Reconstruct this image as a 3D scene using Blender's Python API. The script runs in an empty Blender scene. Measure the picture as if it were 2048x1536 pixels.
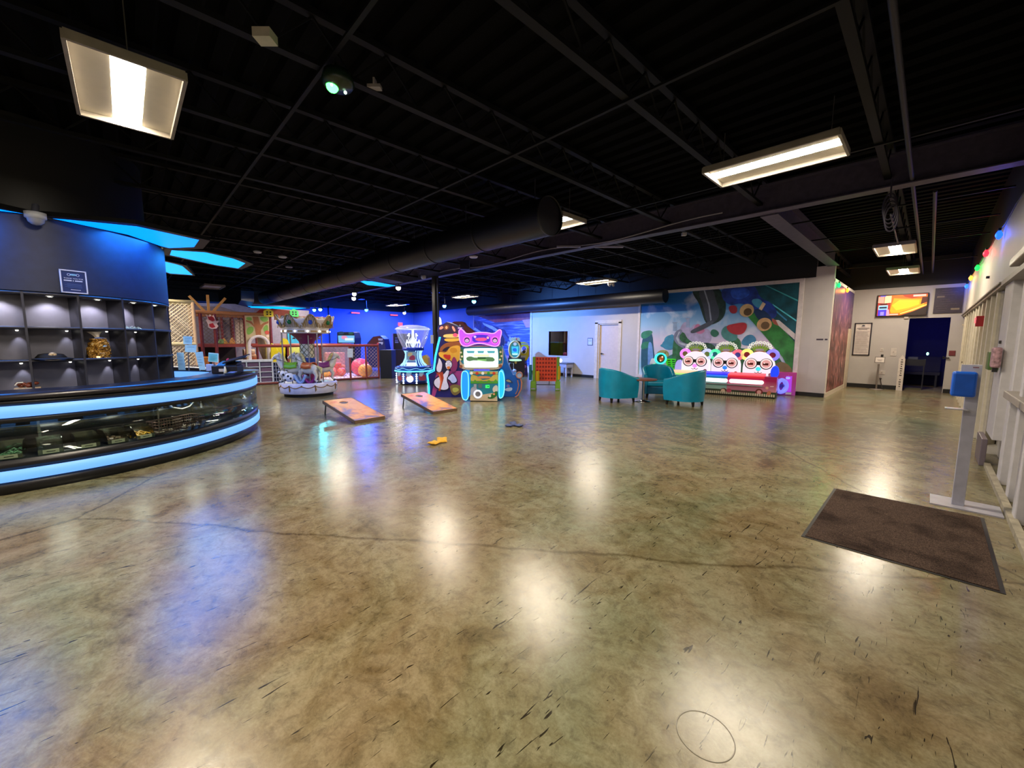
import bpy, math, random
from mathutils import Vector, Matrix
random.seed(7)
SC = bpy.context.scene
COL = SC.collection
PI = math.pi
R = math.radians

# ---------------------------------------------------------------- camera
EYE = 1.5
YAW = R(46.1)
PITCH = math.atan((768 - 680) / 800)
ROLL = R(0.25)
HEAD = Vector((-math.sin(YAW), math.cos(YAW), 0))
RIGHT = Vector((math.cos(YAW), math.sin(YAW), 0))
FWD = HEAD * math.cos(PITCH) - Vector((0, 0, 1)) * math.sin(PITCH)
UPV = HEAD * math.sin(PITCH) + Vector((0, 0, 1)) * math.cos(PITCH)
CR = RIGHT * math.cos(ROLL) + UPV * math.sin(ROLL)
CU = -RIGHT * math.sin(ROLL) + UPV * math.cos(ROLL)
cam_d = bpy.data.cameras.new('camera')
cam = bpy.data.objects.new('camera', cam_d)
COL.objects.link(cam)
m = Matrix.Identity(4)
for i in range(3):
    m[i][0] = CR[i]; m[i][1] = CU[i]; m[i][2] = -FWD[i]
m[2][3] = EYE
cam.matrix_world = m
cam_d.sensor_width = 36
cam_d.lens = 800 / 2048 * 36
cam_d.clip_start = 0.05
cam_d.clip_end = 200
SC.camera = cam
SC.view_settings.view_transform = 'Standard'
SC.view_settings.look = 'None'
SC.view_settings.gamma = 1
SC.view_settings.exposure = 0.35
SC.view_settings.use_curve_mapping = False


def ray(px, py):
    return FWD + CR * ((px - 1024) / 800) - CU * ((py - 768) / 800)


def G(px, py, z=0.0):
    "where a line of sight meets the level z (survey of the photograph)"
    r = ray(px, py)
    t = (z - EYE) / r.z
    return Vector((r.x * t, r.y * t, z))


class Fr:
    "an upright plane in the room: origin on the floor, local x to the right, local y away, z up"
    def __init__(s, X, Y, rot=YAW):
        s.o = Vector((X, Y, 0)); s.rot = rot
        s.dx = Vector((math.cos(rot), math.sin(rot), 0)); s.dy = Vector((-math.sin(rot), math.cos(rot), 0))

    def p(s, px, py, off=0.0):
        r = ray(px, py)
        t = (s.o + s.dy * off - Vector((0, 0, EYE))).dot(s.dy) / r.dot(s.dy)
        P = r * t + Vector((0, 0, EYE))
        return ((P - s.o).dot(s.dx), P.z)

    def poly(s, pts, off=0.0):
        return [s.p(a, b, off) for a, b in pts]

    def rect(s, x0, y0, x1, y1, off=0.0):
        a = s.p(x0, y0, off); b = s.p(x1, y1, off)
        return (min(a[0], b[0]), max(a[0], b[0]), min(a[1], b[1]), max(a[1], b[1]))


# ---------------------------------------------------------------- materials
def lin(h):
    h = h.lstrip('#')
    o = []
    for i in (0, 2, 4):
        v = int(h[i:i + 2], 16) / 255
        o.append(v / 12.92 if v <= .04045 else ((v + .055) / 1.055) ** 2.4)
    return (o[0], o[1], o[2], 1)


MC = {}


def mat(col, rough=0.5, metal=0.0, emit=0.0, noise=0.06, spec=0.5, scale=12, bump=0.0, ecol=None):
    key = (col, rough, metal, emit, noise, spec, scale, bump, ecol)
    if key in MC:
        return MC[key]
    m = bpy.data.materials.new('m_%s_%d' % (col.strip('#'), len(MC)))
    m.use_nodes = True
    nt = m.node_tree
    b = nt.nodes['Principled BSDF']
    c = lin(col)
    b.inputs['Base Color'].default_value = c
    b.inputs['Roughness'].default_value = rough
    b.inputs['Metallic'].default_value = metal
    b.inputs['Specular IOR Level'].default_value = spec
    if emit > 0:
        b.inputs['Emission Color'].default_value = lin(ecol) if ecol else c
        b.inputs['Emission Strength'].default_value = emit
        b.inputs['Base Color'].default_value = tuple(x * .3 for x in c[:3]) + (1,)
    elif noise > 0:
        tc = nt.nodes.new('ShaderNodeTexCoord')
        n = nt.nodes.new('ShaderNodeTexNoise')
        n.inputs['Scale'].default_value = scale
        n.inputs['Detail'].default_value = 4
        nt.links.new(tc.outputs['Object'], n.inputs['Vector'])
        r = nt.nodes.new('ShaderNodeValToRGB')
        r.color_ramp.elements[0].position = .3
        r.color_ramp.elements[1].position = .7
        r.color_ramp.elements[0].color = tuple(max(0, x * (1 - noise * 2)) for x in c[:3]) + (1,)
        r.color_ramp.elements[1].color = tuple(min(1, x * (1 + noise)) for x in c[:3]) + (1,)
        nt.links.new(n.outputs['Fac'], r.inputs['Fac'])
        nt.links.new(r.outputs['Color'], b.inputs['Base Color'])
        if bump > 0:
            bp = nt.nodes.new('ShaderNodeBump')
            bp.inputs['Strength'].default_value = bump
            nt.links.new(n.outputs['Fac'], bp.inputs['Height'])
            nt.links.new(bp.outputs['Normal'], b.inputs['Normal'])
    MC[key] = m
    return m


def glow(col, s=1.0):
    return mat(col, 0.5, 0, s * .8 if s <= 1.6 else s)


def glass(name, tint='#eef6f4', a=0.12, rough=0.03, k=0.8, milk=0.0):
    m = bpy.data.materials.new(name)
    m.use_nodes = True
    nt = m.node_tree
    for n in list(nt.nodes):
        nt.nodes.remove(n)
    out = nt.nodes.new('ShaderNodeOutputMaterial')
    mix = nt.nodes.new('ShaderNodeMixShader')
    tr = nt.nodes.new('ShaderNodeBsdfTransparent')
    gl = nt.nodes.new('ShaderNodeBsdfGlossy')
    fr = nt.nodes.new('ShaderNodeFresnel')
    mm = nt.nodes.new('ShaderNodeMath'); mm.operation = 'MULTIPLY_ADD'
    mm.inputs[1].default_value = k; mm.inputs[2].default_value = a * .4
    fr.inputs['IOR'].default_value = 1.45
    tr.inputs['Color'].default_value = lin(tint)
    gl.inputs['Roughness'].default_value = rough
    nt.links.new(fr.outputs[0], mm.inputs[0])
    nt.links.new(mm.outputs[0], mix.inputs[0])
    nt.links.new(tr.outputs[0], mix.inputs[1])
    nt.links.new(gl.outputs[0], mix.inputs[2])
    if milk > 0:
        m2 = nt.nodes.new('ShaderNodeMixShader'); df = nt.nodes.new('ShaderNodeBsdfDiffuse'); df.inputs[0].default_value = lin('#e8ecff')
        tl = nt.nodes.new('ShaderNodeBsdfTranslucent'); tl.inputs[0].default_value = lin('#e8ecff'); ad = nt.nodes.new('ShaderNodeMixShader'); ad.inputs[0].default_value = .5
        nt.links.new(df.outputs[0], ad.inputs[1]); nt.links.new(tl.outputs[0], ad.inputs[2])
        m2.inputs[0].default_value = milk
        nt.links.new(mix.outputs[0], m2.inputs[1]); nt.links.new(ad.outputs[0], m2.inputs[2]); nt.links.new(m2.outputs[0], out.inputs[0])
    else:
        nt.links.new(mix.outputs[0], out.inputs[0])
    return m


def node_mat(name):
    m = bpy.data.materials.new(name)
    m.use_nodes = True
    return m, m.node_tree, m.node_tree.nodes['Principled BSDF']


def ramp(nt, stops, interp='LINEAR'):
    r = nt.nodes.new('ShaderNodeValToRGB')
    r.color_ramp.interpolation = interp
    e = r.color_ramp.elements
    while len(e) < len(stops):
        e.new(0.5)
    for i, (p, c) in enumerate(stops):
        e[i].position = p
        e[i].color = lin(c) if isinstance(c, str) else c
    return r


def noise(nt, scale, detail=4, vec=None, dist=0.0, rough=0.5):
    n = nt.nodes.new('ShaderNodeTexNoise')
    n.inputs['Scale'].default_value = scale
    n.inputs['Detail'].default_value = detail
    n.inputs['Distortion'].default_value = dist
    n.inputs['Roughness'].default_value = rough
    if vec:
        nt.links.new(vec, n.inputs['Vector'])
    return n


def mixc(nt, mode, fac, a, b):
    n = nt.nodes.new('ShaderNodeMix')
    n.data_type = 'RGBA'; n.blend_type = mode
    if isinstance(fac, (int, float)):
        n.inputs[0].default_value = fac
    else:
        nt.links.new(fac, n.inputs[0])
    for i, v in ((6, a), (7, b)):
        if isinstance(v, str):
            n.inputs[i].default_value = lin(v)
        else:
            nt.links.new(v, n.inputs[i])
    return n.outputs[2]


# ---------------------------------------------------------------- mesh builder
class MB:
    def __init__(s):
        s.v = []; s.f = []; s.mi = []; s.sm = []; s.M = Matrix.Identity(4); s.k = 0

    def add(s, vs, fs, mi=None, smooth=False):
        n = len(s.v)
        for v in vs:
            s.v.append(tuple(s.M @ Vector(v)))
        for f in fs:
            s.f.append([i + n for i in f]); s.mi.append(s.k if mi is None else mi); s.sm.append(smooth)
        return s

    def box(s, x0, x1, y0, y1, z0, z1, mi=None):
        v = [(x, y, z) for x in (x0, x1) for y in (y0, y1) for z in (z0, z1)]
        return s.add(v, [(0, 1, 3, 2), (4, 6, 7, 5), (0, 4, 5, 1), (2, 3, 7, 6), (0, 2, 6, 4), (1, 5, 7, 3)], mi)

    def cbox(s, c, d, rot=(0, 0, 0), mi=None):
        M = s.M
        s.M = M @ Matrix.Translation(c) @ Matrix.Rotation(rot[2], 4, 'Z') @ Matrix.Rotation(rot[1], 4, 'Y') @ Matrix.Rotation(rot[0], 4, 'X')
        s.box(-d[0] / 2, d[0] / 2, -d[1] / 2, d[1] / 2, -d[2] / 2, d[2] / 2, mi)
        s.M = M
        return s

    def cyl(s, p0, p1, r0, r1=None, n=16, mi=None, caps=True):
        p0 = Vector(p0); p1 = Vector(p1); r1 = r0 if r1 is None else r1
        d = (p1 - p0).normalized()
        a = d.orthogonal().normalized(); b = d.cross(a)
        vs = []
        for (p, r) in ((p0, r0), (p1, r1)):
            for i in range(n):
                t = 2 * PI * i / n
                vs.append(p + a * (math.cos(t) * r) + b * (math.sin(t) * r))
        s.add(vs, [(i, (i + 1) % n, (i + 1) % n + n, i + n) for i in range(n)], mi, n > 6)
        if caps:
            s.add(vs[:n], [tuple(reversed(range(n)))], mi)
            s.add(vs[n:], [tuple(range(n))], mi)
        return s

    def tube(s, pts, r, n=8, mi=None, closed=False):
        P = [Vector(p) for p in pts]
        N = len(P)
        vs = []
        a = None
        for i in range(N):
            if closed:
                d = (P[(i + 1) % N] - P[i - 1])
            else:
                d = P[min(i + 1, N - 1)] - P[max(i - 1, 0)]
            d = d.normalized() if d.length > 1e-9 else Vector((0, 0, 1))
            if a is None:
                a = d.orthogonal().normalized()
            else:
                a = (a - d * a.dot(d))
                a = a.normalized() if a.length > 1e-6 else d.orthogonal().normalized()
            b = d.cross(a)
            rr = r[i] if isinstance(r, (list, tuple)) else r
            for k in range(n):
                t = 2 * PI * k / n
                vs.append(P[i] + a * (math.cos(t) * rr) + b * (math.sin(t) * rr))
        fs = []
        for i in range(N if closed else N - 1):
            j = (i + 1) % N
            for k in range(n):
                fs.append((i * n + k, i * n + (k + 1) % n, j * n + (k + 1) % n, j * n + k))
        s.add(vs, fs, mi, n > 4)
        if not closed:
            s.add(vs[:n], [tuple(reversed(range(n)))], mi)
            s.add(vs[-n:], [tuple(range(n))], mi)
        return s

    def lathe(s, prof, c=(0, 0, 0), n=32, a0=0, a1=None, mi=None, closed=False, smooth=True):
        full = a1 is None
        a1 = a0 + 2 * PI if full else a1
        cols = n if full else n + 1
        vs = []
        for i in range(cols):
            t = a0 + (a1 - a0) * i / n
            for (r, z) in prof:
                vs.append((c[0] + r * math.cos(t), c[1] + r * math.sin(t), c[2] + z))
        k = len(prof)
        fs = []
        for i in range(n):
            j = (i + 1) % cols
            for q in range(k if closed else k - 1):
                w = (q + 1) % k
                fs.append((i * k + q, j * k + q, j * k + w, i * k + w))
        s.add(vs, fs, mi, smooth)
        if closed and not full:
            s.add(vs[:k], [tuple(range(k))], mi)
            s.add(vs[-k:], [tuple(reversed(range(k)))], mi)
        return s

    def prism(s, poly, y0, y1, mi=None):
        "outline in local x,z pulled along y"
        n = len(poly)
        vs = [(x, y0, z) for x, z in poly] + [(x, y1, z) for x, z in poly]
        fs = [tuple(range(n)), tuple(reversed(range(n, 2 * n)))]
        fs += [(i, i + n, (i + 1) % n + n, (i + 1) % n) for i in range(n)]
        return s.add(vs, fs, mi)

    def prismz(s, poly, z0, z1, mi=None):
        n = len(poly)
        vs = [(x, y, z0) for x, y in poly] + [(x, y, z1) for x, y in poly]
        fs = [tuple(reversed(range(n))), tuple(range(n, 2 * n))]
        fs += [(i, (i + 1) % n, (i + 1) % n + n, i + n) for i in range(n)]
        return s.add(vs, fs, mi)

    def prismx(s, poly, x0, x1, mi=None):
        "outline in local y,z pulled along x"
        n = len(poly)
        vs = [(x0, y, z) for y, z in poly] + [(x1, y, z) for y, z in poly]
        fs = [tuple(reversed(range(n))), tuple(range(n, 2 * n))]
        fs += [(i, (i + 1) % n, (i + 1) % n + n, i + n) for i in range(n)]
        return s.add(vs, fs, mi)

    def ball(s, c, r, n=16, m=10, mi=None):
        if not isinstance(r, (tuple, list)):
            r = (r, r, r)
        vs = [(c[0], c[1], c[2] - r[2])]
        for j in range(1, m):
            t = -PI / 2 + PI * j / m
            for i in range(n):
                a = 2 * PI * i / n
                vs.append((c[0] + r[0] * math.cos(t) * math.cos(a), c[1] + r[1] * math.cos(t) * math.sin(a), c[2] + r[2] * math.sin(t)))
        vs.append((c[0], c[1], c[2] + r[2]))
        fs = [(0, 1 + (i + 1) % n, 1 + i) for i in range(n)]
        for j in range(m - 2):
            for i in range(n):
                a = 1 + j * n + i; b = 1 + j * n + (i + 1) % n
                fs.append((a, b, b + n, a + n))
        e = len(vs) - 1
        fs += [(e, 1 + (m - 2) * n + i, 1 + (m - 2) * n + (i + 1) % n) for i in range(n)]
        return s.add(vs, fs, mi, True)

    def grid(s, fn, nu, nv, mi=None, smooth=True, closed=False):
        vs = [fn(i / nu, j / nv) for i in range(nu + (0 if closed else 1)) for j in range(nv + 1)]
        fs = []
        for i in range(nu):
            i2 = (i + 1) % nu if closed else i + 1
            for j in range(nv):
                fs.append((i * (nv + 1) + j, i2 * (nv + 1) + j, i2 * (nv + 1) + j + 1, i * (nv + 1) + j + 1))
        return s.add(vs, fs, mi, smooth)

    def build(s, name, mats, parent=None, loc=None, rot=0, bevel=0, seg=2, solid=0):
        me = bpy.data.meshes.new(name)
        me.from_pydata(s.v, [], s.f)
        if not isinstance(mats, (list, tuple)):
            mats = [mats]
        for q in mats:
            me.materials.append(q)
        for i, p in enumerate(me.polygons):
            p.material_index = min(s.mi[i], len(mats) - 1)
            p.use_smooth = s.sm[i]
        me.update()
        o = bpy.data.objects.new(name, me)
        COL.objects.link(o)
        if parent:
            o.parent = parent
        if loc is not None:
            o.location = loc
        if rot:
            o.rotation_euler = (0, 0, rot)
        if solid:
            q = o.modifiers.new('thick', 'SOLIDIFY'); q.thickness = solid; q.offset = 0
        if bevel:
            q = o.modifiers.new('bevel', 'BEVEL'); q.width = bevel; q.segments = seg
            q.limit_method = 'ANGLE'; q.angle_limit = R(40)
        return o


def _each(s, name, mats, parent=None, **kw):
    "every separate piece becomes an object of its own"
    par = list(range(len(s.v)))
    def find(i):
        while par[i] != i:
            par[i] = par[par[i]]; i = par[i]
        return i
    for f in s.f:
        a = find(f[0])
        for i in f[1:]:
            par[find(i)] = a
    # caps share places with their tube: join by position too
    pos = {}
    for i, v in enumerate(s.v):
        k = (round(v[0], 5), round(v[1], 5), round(v[2], 5))
        if k in pos:
            par[find(i)] = find(pos[k])
        else:
            pos[k] = i
    groups = {}
    for j, f in enumerate(s.f):
        groups.setdefault(find(f[0]), []).append(j)
    out = []
    for g in groups.values():
        b = MB(); mp = {}
        for j in g:
            ff = []
            for i in s.f[j]:
                if i not in mp:
                    mp[i] = len(b.v); b.v.append(s.v[i])
                ff.append(mp[i])
            b.f.append(ff); b.mi.append(s.mi[j]); b.sm.append(s.sm[j])
        out.append(b.build(name, mats, parent, **kw))
    return out


MB.each = _each


def thing(name, label, cat, loc=(0, 0, 0), rot=0, group=None):
    o = bpy.data.objects.new(name, None)
    COL.objects.link(o)
    o.empty_display_size = .1
    o.location = loc; o.rotation_euler = (0, 0, rot)
    o['label'] = label; o['category'] = cat
    if group:
        o['group'] = group
    return o


def tag(o, label, cat, group=None, kind=None):
    o['label'] = label; o['category'] = cat
    if group:
        o['group'] = group
    if kind:
        o['kind'] = kind
    return o


def struct(o):
    o['kind'] = 'structure'
    return o


def dup(root, loc, rot=None, label=None, group=None):
    r = root.copy(); COL.objects.link(r); r.location = loc
    if rot is not None:
        r.rotation_euler = (0, 0, rot)
    if label:
        r['label'] = label
    if group:
        r['group'] = group
    for ch in list(root.children):
        c = ch.copy(); COL.objects.link(c); c.parent = r
        for g in ch.children:
            d = g.copy(); COL.objects.link(d); d.parent = c
    return r


def circ(cx, cz, r, n=24, rz=None, a0=0, a1=None):
    rz = r if rz is None else rz
    if a1 is None:
        return [(cx + r * math.cos(2 * PI * i / n), cz + rz * math.sin(2 * PI * i / n)) for i in range(n)]
    return [(cx + r * math.cos(a0 + (a1 - a0) * i / n), cz + rz * math.sin(a0 + (a1 - a0) * i / n)) for i in range(n + 1)]


def blob(pts, k=3):
    "round an outline off (Chaikin)"
    for _ in range(k):
        o = []
        for i in range(len(pts)):
            a = pts[i]; b = pts[(i + 1) % len(pts)]
            o.append((a[0] * .75 + b[0] * .25, a[1] * .75 + b[1] * .25))
            o.append((a[0] * .25 + b[0] * .75, a[1] * .25 + b[1] * .75))
        pts = o
    return pts


def soft(pts, f=.1, k=2):
    "ease the corners only"
    for _ in range(k):
        o = []
        for i in range(len(pts)):
            a = pts[i]; b = pts[(i + 1) % len(pts)]
            o.append((a[0] * (1 - f) + b[0] * f, a[1] * (1 - f) + b[1] * f))
            o.append((a[0] * f + b[0] * (1 - f), a[1] * f + b[1] * (1 - f)))
        pts = o; f = .25
    return pts


def art(name, parent, y, layers, t=.0015, mats=None):
    "a print: flat coloured shapes, each a hair in front of the last (local -y is the front)"
    mb = MB(); ms = []
    for i, (poly, mt) in enumerate(layers):
        if mt not in ms:
            ms.append(mt)
        mb.prism(poly, y - t * (i + 1), y - t * i, ms.index(mt))
    return mb.build(name, ms, parent)


def rectp(a, b, c, d):
    return [(a, c), (b, c), (b, d), (a, d)]


def text_mesh(txt, size, name, mt, parent=None, loc=(0, 0, 0), rot=(PI / 2, 0, 0), depth=.001, align='CENTER', sx=1.0):
    cu = bpy.data.curves.new('t', 'FONT')
    cu.body = txt; cu.size = size; cu.extrude = depth; cu.align_x = align; cu.align_y = 'CENTER'
    to = bpy.data.objects.new('t', cu)
    COL.objects.link(to)
    dg = bpy.context.evaluated_depsgraph_get(); dg.update()
    me = bpy.data.meshes.new_from_object(to.evaluated_get(dg))
    bpy.data.objects.remove(to)
    me.materials.clear(); me.materials.append(mt)
    o = bpy.data.objects.new(name, me)
    COL.objects.link(o)
    o.location = loc; o.rotation_euler = rot; o.scale = (sx, 1, 1)
    if parent:
        o.parent = parent
    return o


BLACK = mat('#0a0a0c', .55)
SATIN = mat('#111114', .3)
WHITE = mat('#d8d6d2', .45)
CHROME = mat('#b8b8bc', .18, 1.0)
GREYM = mat('#8a8a90', .35, .6)
# ================================================================ ROOM
CEIL = 4.0
# floor: polished, stained concrete
fm, nt, b = node_mat('polished_concrete')
tc = nt.nodes.new('ShaderNodeTexCoord'); ob = tc.outputs['Object']
mp = nt.nodes.new('ShaderNodeMapping'); mp.inputs['Rotation'].default_value = (0, 0, R(40)); mp.inputs['Scale'].default_value = (1, 1, 1)
nt.links.new(ob, mp.inputs['Vector'])
n1 = noise(nt, .55, 6, ob, .8, .6)
n2 = noise(nt, 2.6, 8, ob, 1.2, .68)
n3 = noise(nt, 14, 8, ob, .6, .75)
n4 = noise(nt, 70, 4, ob, 0, .7)
r1 = ramp(nt, [(.3, '#879177'), (.46, '#99967a'), (.58, '#9c8f72'), (.72, '#876f54')])
nt.links.new(n1.outputs['Fac'], r1.inputs['Fac'])
r2 = ramp(nt, [(.27, '#7c6a4a'), (.4, '#c0b496'), (.54, '#e6e2d8'), (.75, '#ffffff')])
nt.links.new(n2.outputs['Fac'], r2.inputs['Fac'])
c = mixc(nt, 'MULTIPLY', .8, r1.outputs['Color'], r2.outputs['Color'])
r3 = ramp(nt, [(.3, '#8d8878'), (.5, '#e4e2da'), (.72, '#ffffff')])
nt.links.new(n3.outputs['Fac'], r3.inputs['Fac'])
c = mixc(nt, 'MULTIPLY', .8, c, r3.outputs['Color'])
r4 = ramp(nt, [(.3, '#c9c5ba'), (.7, '#ffffff')])
nt.links.new(n4.outputs['Fac'], r4.inputs['Fac'])
c = mixc(nt, 'MULTIPLY', .6, c, r4.outputs['Color'])
# scuffs and small dark marks
for (sc_, rz, lo) in ((26, 55, .735), (34, -20, .74), (20, 100, .745)):
    mq = nt.nodes.new('ShaderNodeMapping'); mq.inputs['Rotation'].default_value = (0, 0, R(rz)); mq.inputs['Scale'].default_value = (1, .12, 1)
    nt.links.new(ob, mq.inputs['Vector'])
    ns = noise(nt, sc_ * 1.6, 2, mq.outputs[0], 1.5, .5)
    rs = ramp(nt, [(lo - .03, (0, 0, 0, 1)), (lo, (1, 1, 1, 1))])
    nt.links.new(ns.outputs['Fac'], rs.inputs['Fac'])
    c = mixc(nt, 'MULTIPLY', rs.outputs['Color'], c, '#5c5340')
# hairline cracks
vo = nt.nodes.new('ShaderNodeTexVoronoi'); vo.feature = 'DISTANCE_TO_EDGE'; vo.inputs['Scale'].default_value = .22
vm = nt.nodes.new('ShaderNodeMix'); vm.data_type = 'VECTOR'; vm.inputs[0].default_value = .16
nt.links.new(ob, vm.inputs[4]); nt.links.new(noise(nt, 1.6, 6, ob, 0, .6).outputs['Color'], vm.inputs[5])
nt.links.new(vm.outputs[1], vo.inputs['Vector'])
rc = ramp(nt, [(.0, (1, 1, 1, 1)), (.0004, (0, 0, 0, 1))])
nt.links.new(vo.outputs['Distance'], rc.inputs['Fac'])
c = mixc(nt, 'MULTIPLY', rc.outputs['Color'], c, '#bdb6a2')
nt.links.new(c, b.inputs['Base Color'])
rr = nt.nodes.new('ShaderNodeMapRange'); rr.inputs['To Min'].default_value = .17; rr.inputs['To Max'].default_value = .3
nt.links.new(n2.outputs['Fac'], rr.inputs['Value'])
nt.links.new(rr.outputs[0], b.inputs['Roughness'])
b.inputs['Specular IOR Level'].default_value = .45
bp = nt.nodes.new('ShaderNodeBump'); bp.inputs['Strength'].default_value = .05; bp.inputs['Distance'].default_value = .02
nt.links.new(n3.outputs['Fac'], bp.inputs['Height']); nt.links.new(bp.outputs['Normal'], b.inputs['Normal'])

mb = MB(); mb.box(-24, 2.2, -9, 21, -.12, 0)
struct(mb.build('floor', fm))
# round worn patch set into the concrete, seen at the bottom of the photograph
g = G(1410, 1470)
ringm = mat('#5d5642', .3, spec=.7)
mb = MB(); mb.lathe([(.099, 0), (.101, .0008), (.103, 0)], n=48)
tag(mb.build('floor_drain_ring', ringm, loc=(g.x, g.y, .0005)), 'thin round outline of an old floor cover, in the foreground concrete', 'floor cover')

# ceiling: black corrugated deck
cm, nt, b = node_mat('black_deck')
tc = nt.nodes.new('ShaderNodeTexCoord')
n1 = noise(nt, 3, 6, tc.outputs['Object'], 0, .6)
r1 = ramp(nt, [(.3, '#010101'), (.7, '#030304')])
nt.links.new(n1.outputs['Fac'], r1.inputs['Fac']); nt.links.new(r1.outputs['Color'], b.inputs['Base Color'])
b.inputs['Roughness'].default_value = .9; b.inputs['Specular IOR Level'].default_value = .1
mb = MB()
y = -9.0
pr = []
while y < 21:
    pr += [(y, CEIL), (y + .1, CEIL), (y + .13, CEIL + .05), (y + .21, CEIL + .05), (y + .24, CEIL)]
    y += .25
n = len(pr)
vs = [(-24, a, z) for a, z in pr] + [(2.2, a, z) for a, z in pr]
mb.add(vs, [(i, i + 1, i + 1 + n, i + n) for i in range(n - 1)])
mb.box(-24, 2.2, -9, 21, CEIL + .1, CEIL + .15)
struct(mb.build('ceiling', cm))

BW = mat('#040406', .65, noise=.1, spec=.25)
BEAM = mat('#4a4458', .5, noise=.12, spec=.3)
# bar joists (open web), running along Y, bottom chord at 3.6
tn = 1
def joist(x, y0, y1):
    mb = MB()
    for (z0, z1) in ((3.58, 3.62), (3.93, 3.98)):
        mb.box(x - .035, x + .035, y0, y1, z0, z1)
    y = y0 + .1; k = 0
    while y + .3 < y1:
        a, b2 = (3.62, 3.93) if k % 2 == 0 else (3.93, 3.62)
        mb.tube([(x, y, a), (x, y + .3, b2)], .011, 4)
        y += .3; k += 1
    return mb
jx = [.9 - 1.45 * k for k in range(17)]
for x in jx:
    struct(joist(x, -8.8, 20.8).build('trim_%d' % tn, BW)); tn += 1
# bridging rods across the joists
for y in (-3, -.9, 1.25, 3.3, 5.9, 8.7, 10.4, 12.0, 15, 18):
    mb = MB(); mb.box(-23.5, 2, y - .016, y + .016, 3.56, 3.58)
    struct(mb.build('trim_%d' % tn, BW)); tn += 1
# main girder (I beam) and the cross beam to the wall corner
mb = MB(); mb.box(-23, 2.1, 7.16, 7.36, 3.46, 3.475); mb.box(-23, 2.1, 7.25, 7.27, 3.475, 3.85); mb.box(-23, 2.1, 7.16, 7.36, 3.85, 3.865)
struct(mb.build('trim_%d' % tn, BEAM)); tn += 1
mb = MB(); mb.box(-2.02, -1.78, 7.36, 13.38, 3.44, 3.46); mb.box(-1.91, -1.89, 7.36, 13.38, 3.46, 3.8); mb.box(-2.0, -1.8, 7.36, 13.38, 3.8, 3.815)
struct(mb.build('trim_%d' % tn, BEAM)); tn += 1

# walls ------------------------------------------------------------
WP = mat('#b9b3b2', .6, noise=.03, scale=3, bump=.02)     # white paint
WPB = mat('#060608', .7)                                   # black paint high up
def wallmat(name, lo, hi, zsplit):
    m, nt, b = node_mat(name)
    tc = nt.nodes.new('ShaderNodeTexCoord'); sp = nt.nodes.new('ShaderNodeSeparateXYZ')
    nt.links.new(tc.outputs['Object'], sp.inputs[0])
    gt = nt.nodes.new('ShaderNodeMath'); gt.operation = 'GREATER_THAN'; gt.inputs[1].default_value = zsplit
    nt.links.new(sp.outputs['Z'], gt.inputs[0])
    n = noise(nt, 2.5, 4, tc.outputs['Object'])
    rr = ramp(nt, [(.3, tuple(x * .93 for x in lin(lo)[:3]) + (1,)), (.7, lo)])
    nt.links.new(n.outputs['Fac'], rr.inputs['Fac'])
    c = mixc(nt, 'MIX', gt.outputs[0], rr.outputs['Color'], hi)
    nt.links.new(c, b.inputs['Base Color'])
    b.inputs['Roughness'].default_value = .6
    return m
W1 = wallmat('white_wall_black_top', '#b9b3b2', '#0c0b0e', 3.2)
W2 = wallmat('blue_wall_black_top', '#3f66b8', '#050508', 3.2)
MW = 13.4      # the mural wall
mb = MB()
# door opening (X -9.08..-8.13, to 2.15), window opening (X -11.6..-10.56, z .84-1.88)
segs = [(-16.9, -11.6, 0, CEIL), (-11.6, -10.56, 0, .84), (-11.6, -10.56, 1.88, CEIL), (-10.56, -9.06, 0, CEIL), (-9.06, -8.16, 2.14, CEIL), (-8.16, -2.25, 0, CEIL)]
for a, b_, z0, z1 in segs:
    mb.box(a, b_, MW, MW + .14, z0, z1)
struct(mb.build('wall_back', W1))
mb = MB(); mb.box(-2.25, -1.86, MW, MW + .14, 0, 3.47)
struct(mb.build('wall_corner', mat('#b9b3b2', .6, noise=.03, scale=3)))
mb = MB(); mb.box(-23.1, -16.9, MW, MW + .14, 0, CEIL)
struct(mb.build('wall_back_left', W2))
mb = MB(); mb.box(-23.2, -23.06, -9, MW, 0, CEIL); mb.box(-23.06, -22.9, 8.15, 8.35, 0, 3.3)
struct(mb.build('wall_left', W2))
mb = MB(); mb.box(-1.98, -1.86, MW + .14, 16.6, 0, 3.13); mb.box(-1.98, -1.86, 16.6, 17.3, 1.9, 3.13)
struct(mb.build('wall_return', mat('#b9b3b2', .6, noise=.03, scale=3)))
W3 = wallmat('tv_wall', '#a9a3a0', '#08080a', 3.16)
mb = MB()
for a, b_, z0, z1 in [(-4.5, -.5, 0, CEIL), (-.5, .36, 2.21, CEIL), (.36, .9, 0, CEIL)]:
    mb.box(a, b_, 17.3, 17.44, z0, z1)
struct(mb.build('wall_far', W3))
# room behind the dark doorway
mb = MB(); mb.box(-1.5, 1.2, 20.2, 20.3, 0, 3); mb.box(-1.6, -1.5, 17.44, 20.3, 0, 3); mb.box(1.1, 1.2, 17.44, 20.3, 0, 3); mb.box(-1.6, 1.2, 17.44, 20.3, 2.9, 3)
struct(mb.build('wall_dark_room', mat('#1c1c50', .7)))
# room behind the window and door of the mural wall
mb = MB(); mb.box(-13, -7, 15.8, 15.9, 0, 3); mb.box(-13.1, -13, MW + .14, 15.9, 0, 3); mb.box(-7, -6.9, MW + .14, 15.9, 0, 3); mb.box(-13.1, -6.9, MW + .14, 15.9, 2.9, 3)
struct(mb.build('wall_office', mat('#3a403c', .7)))
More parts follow.
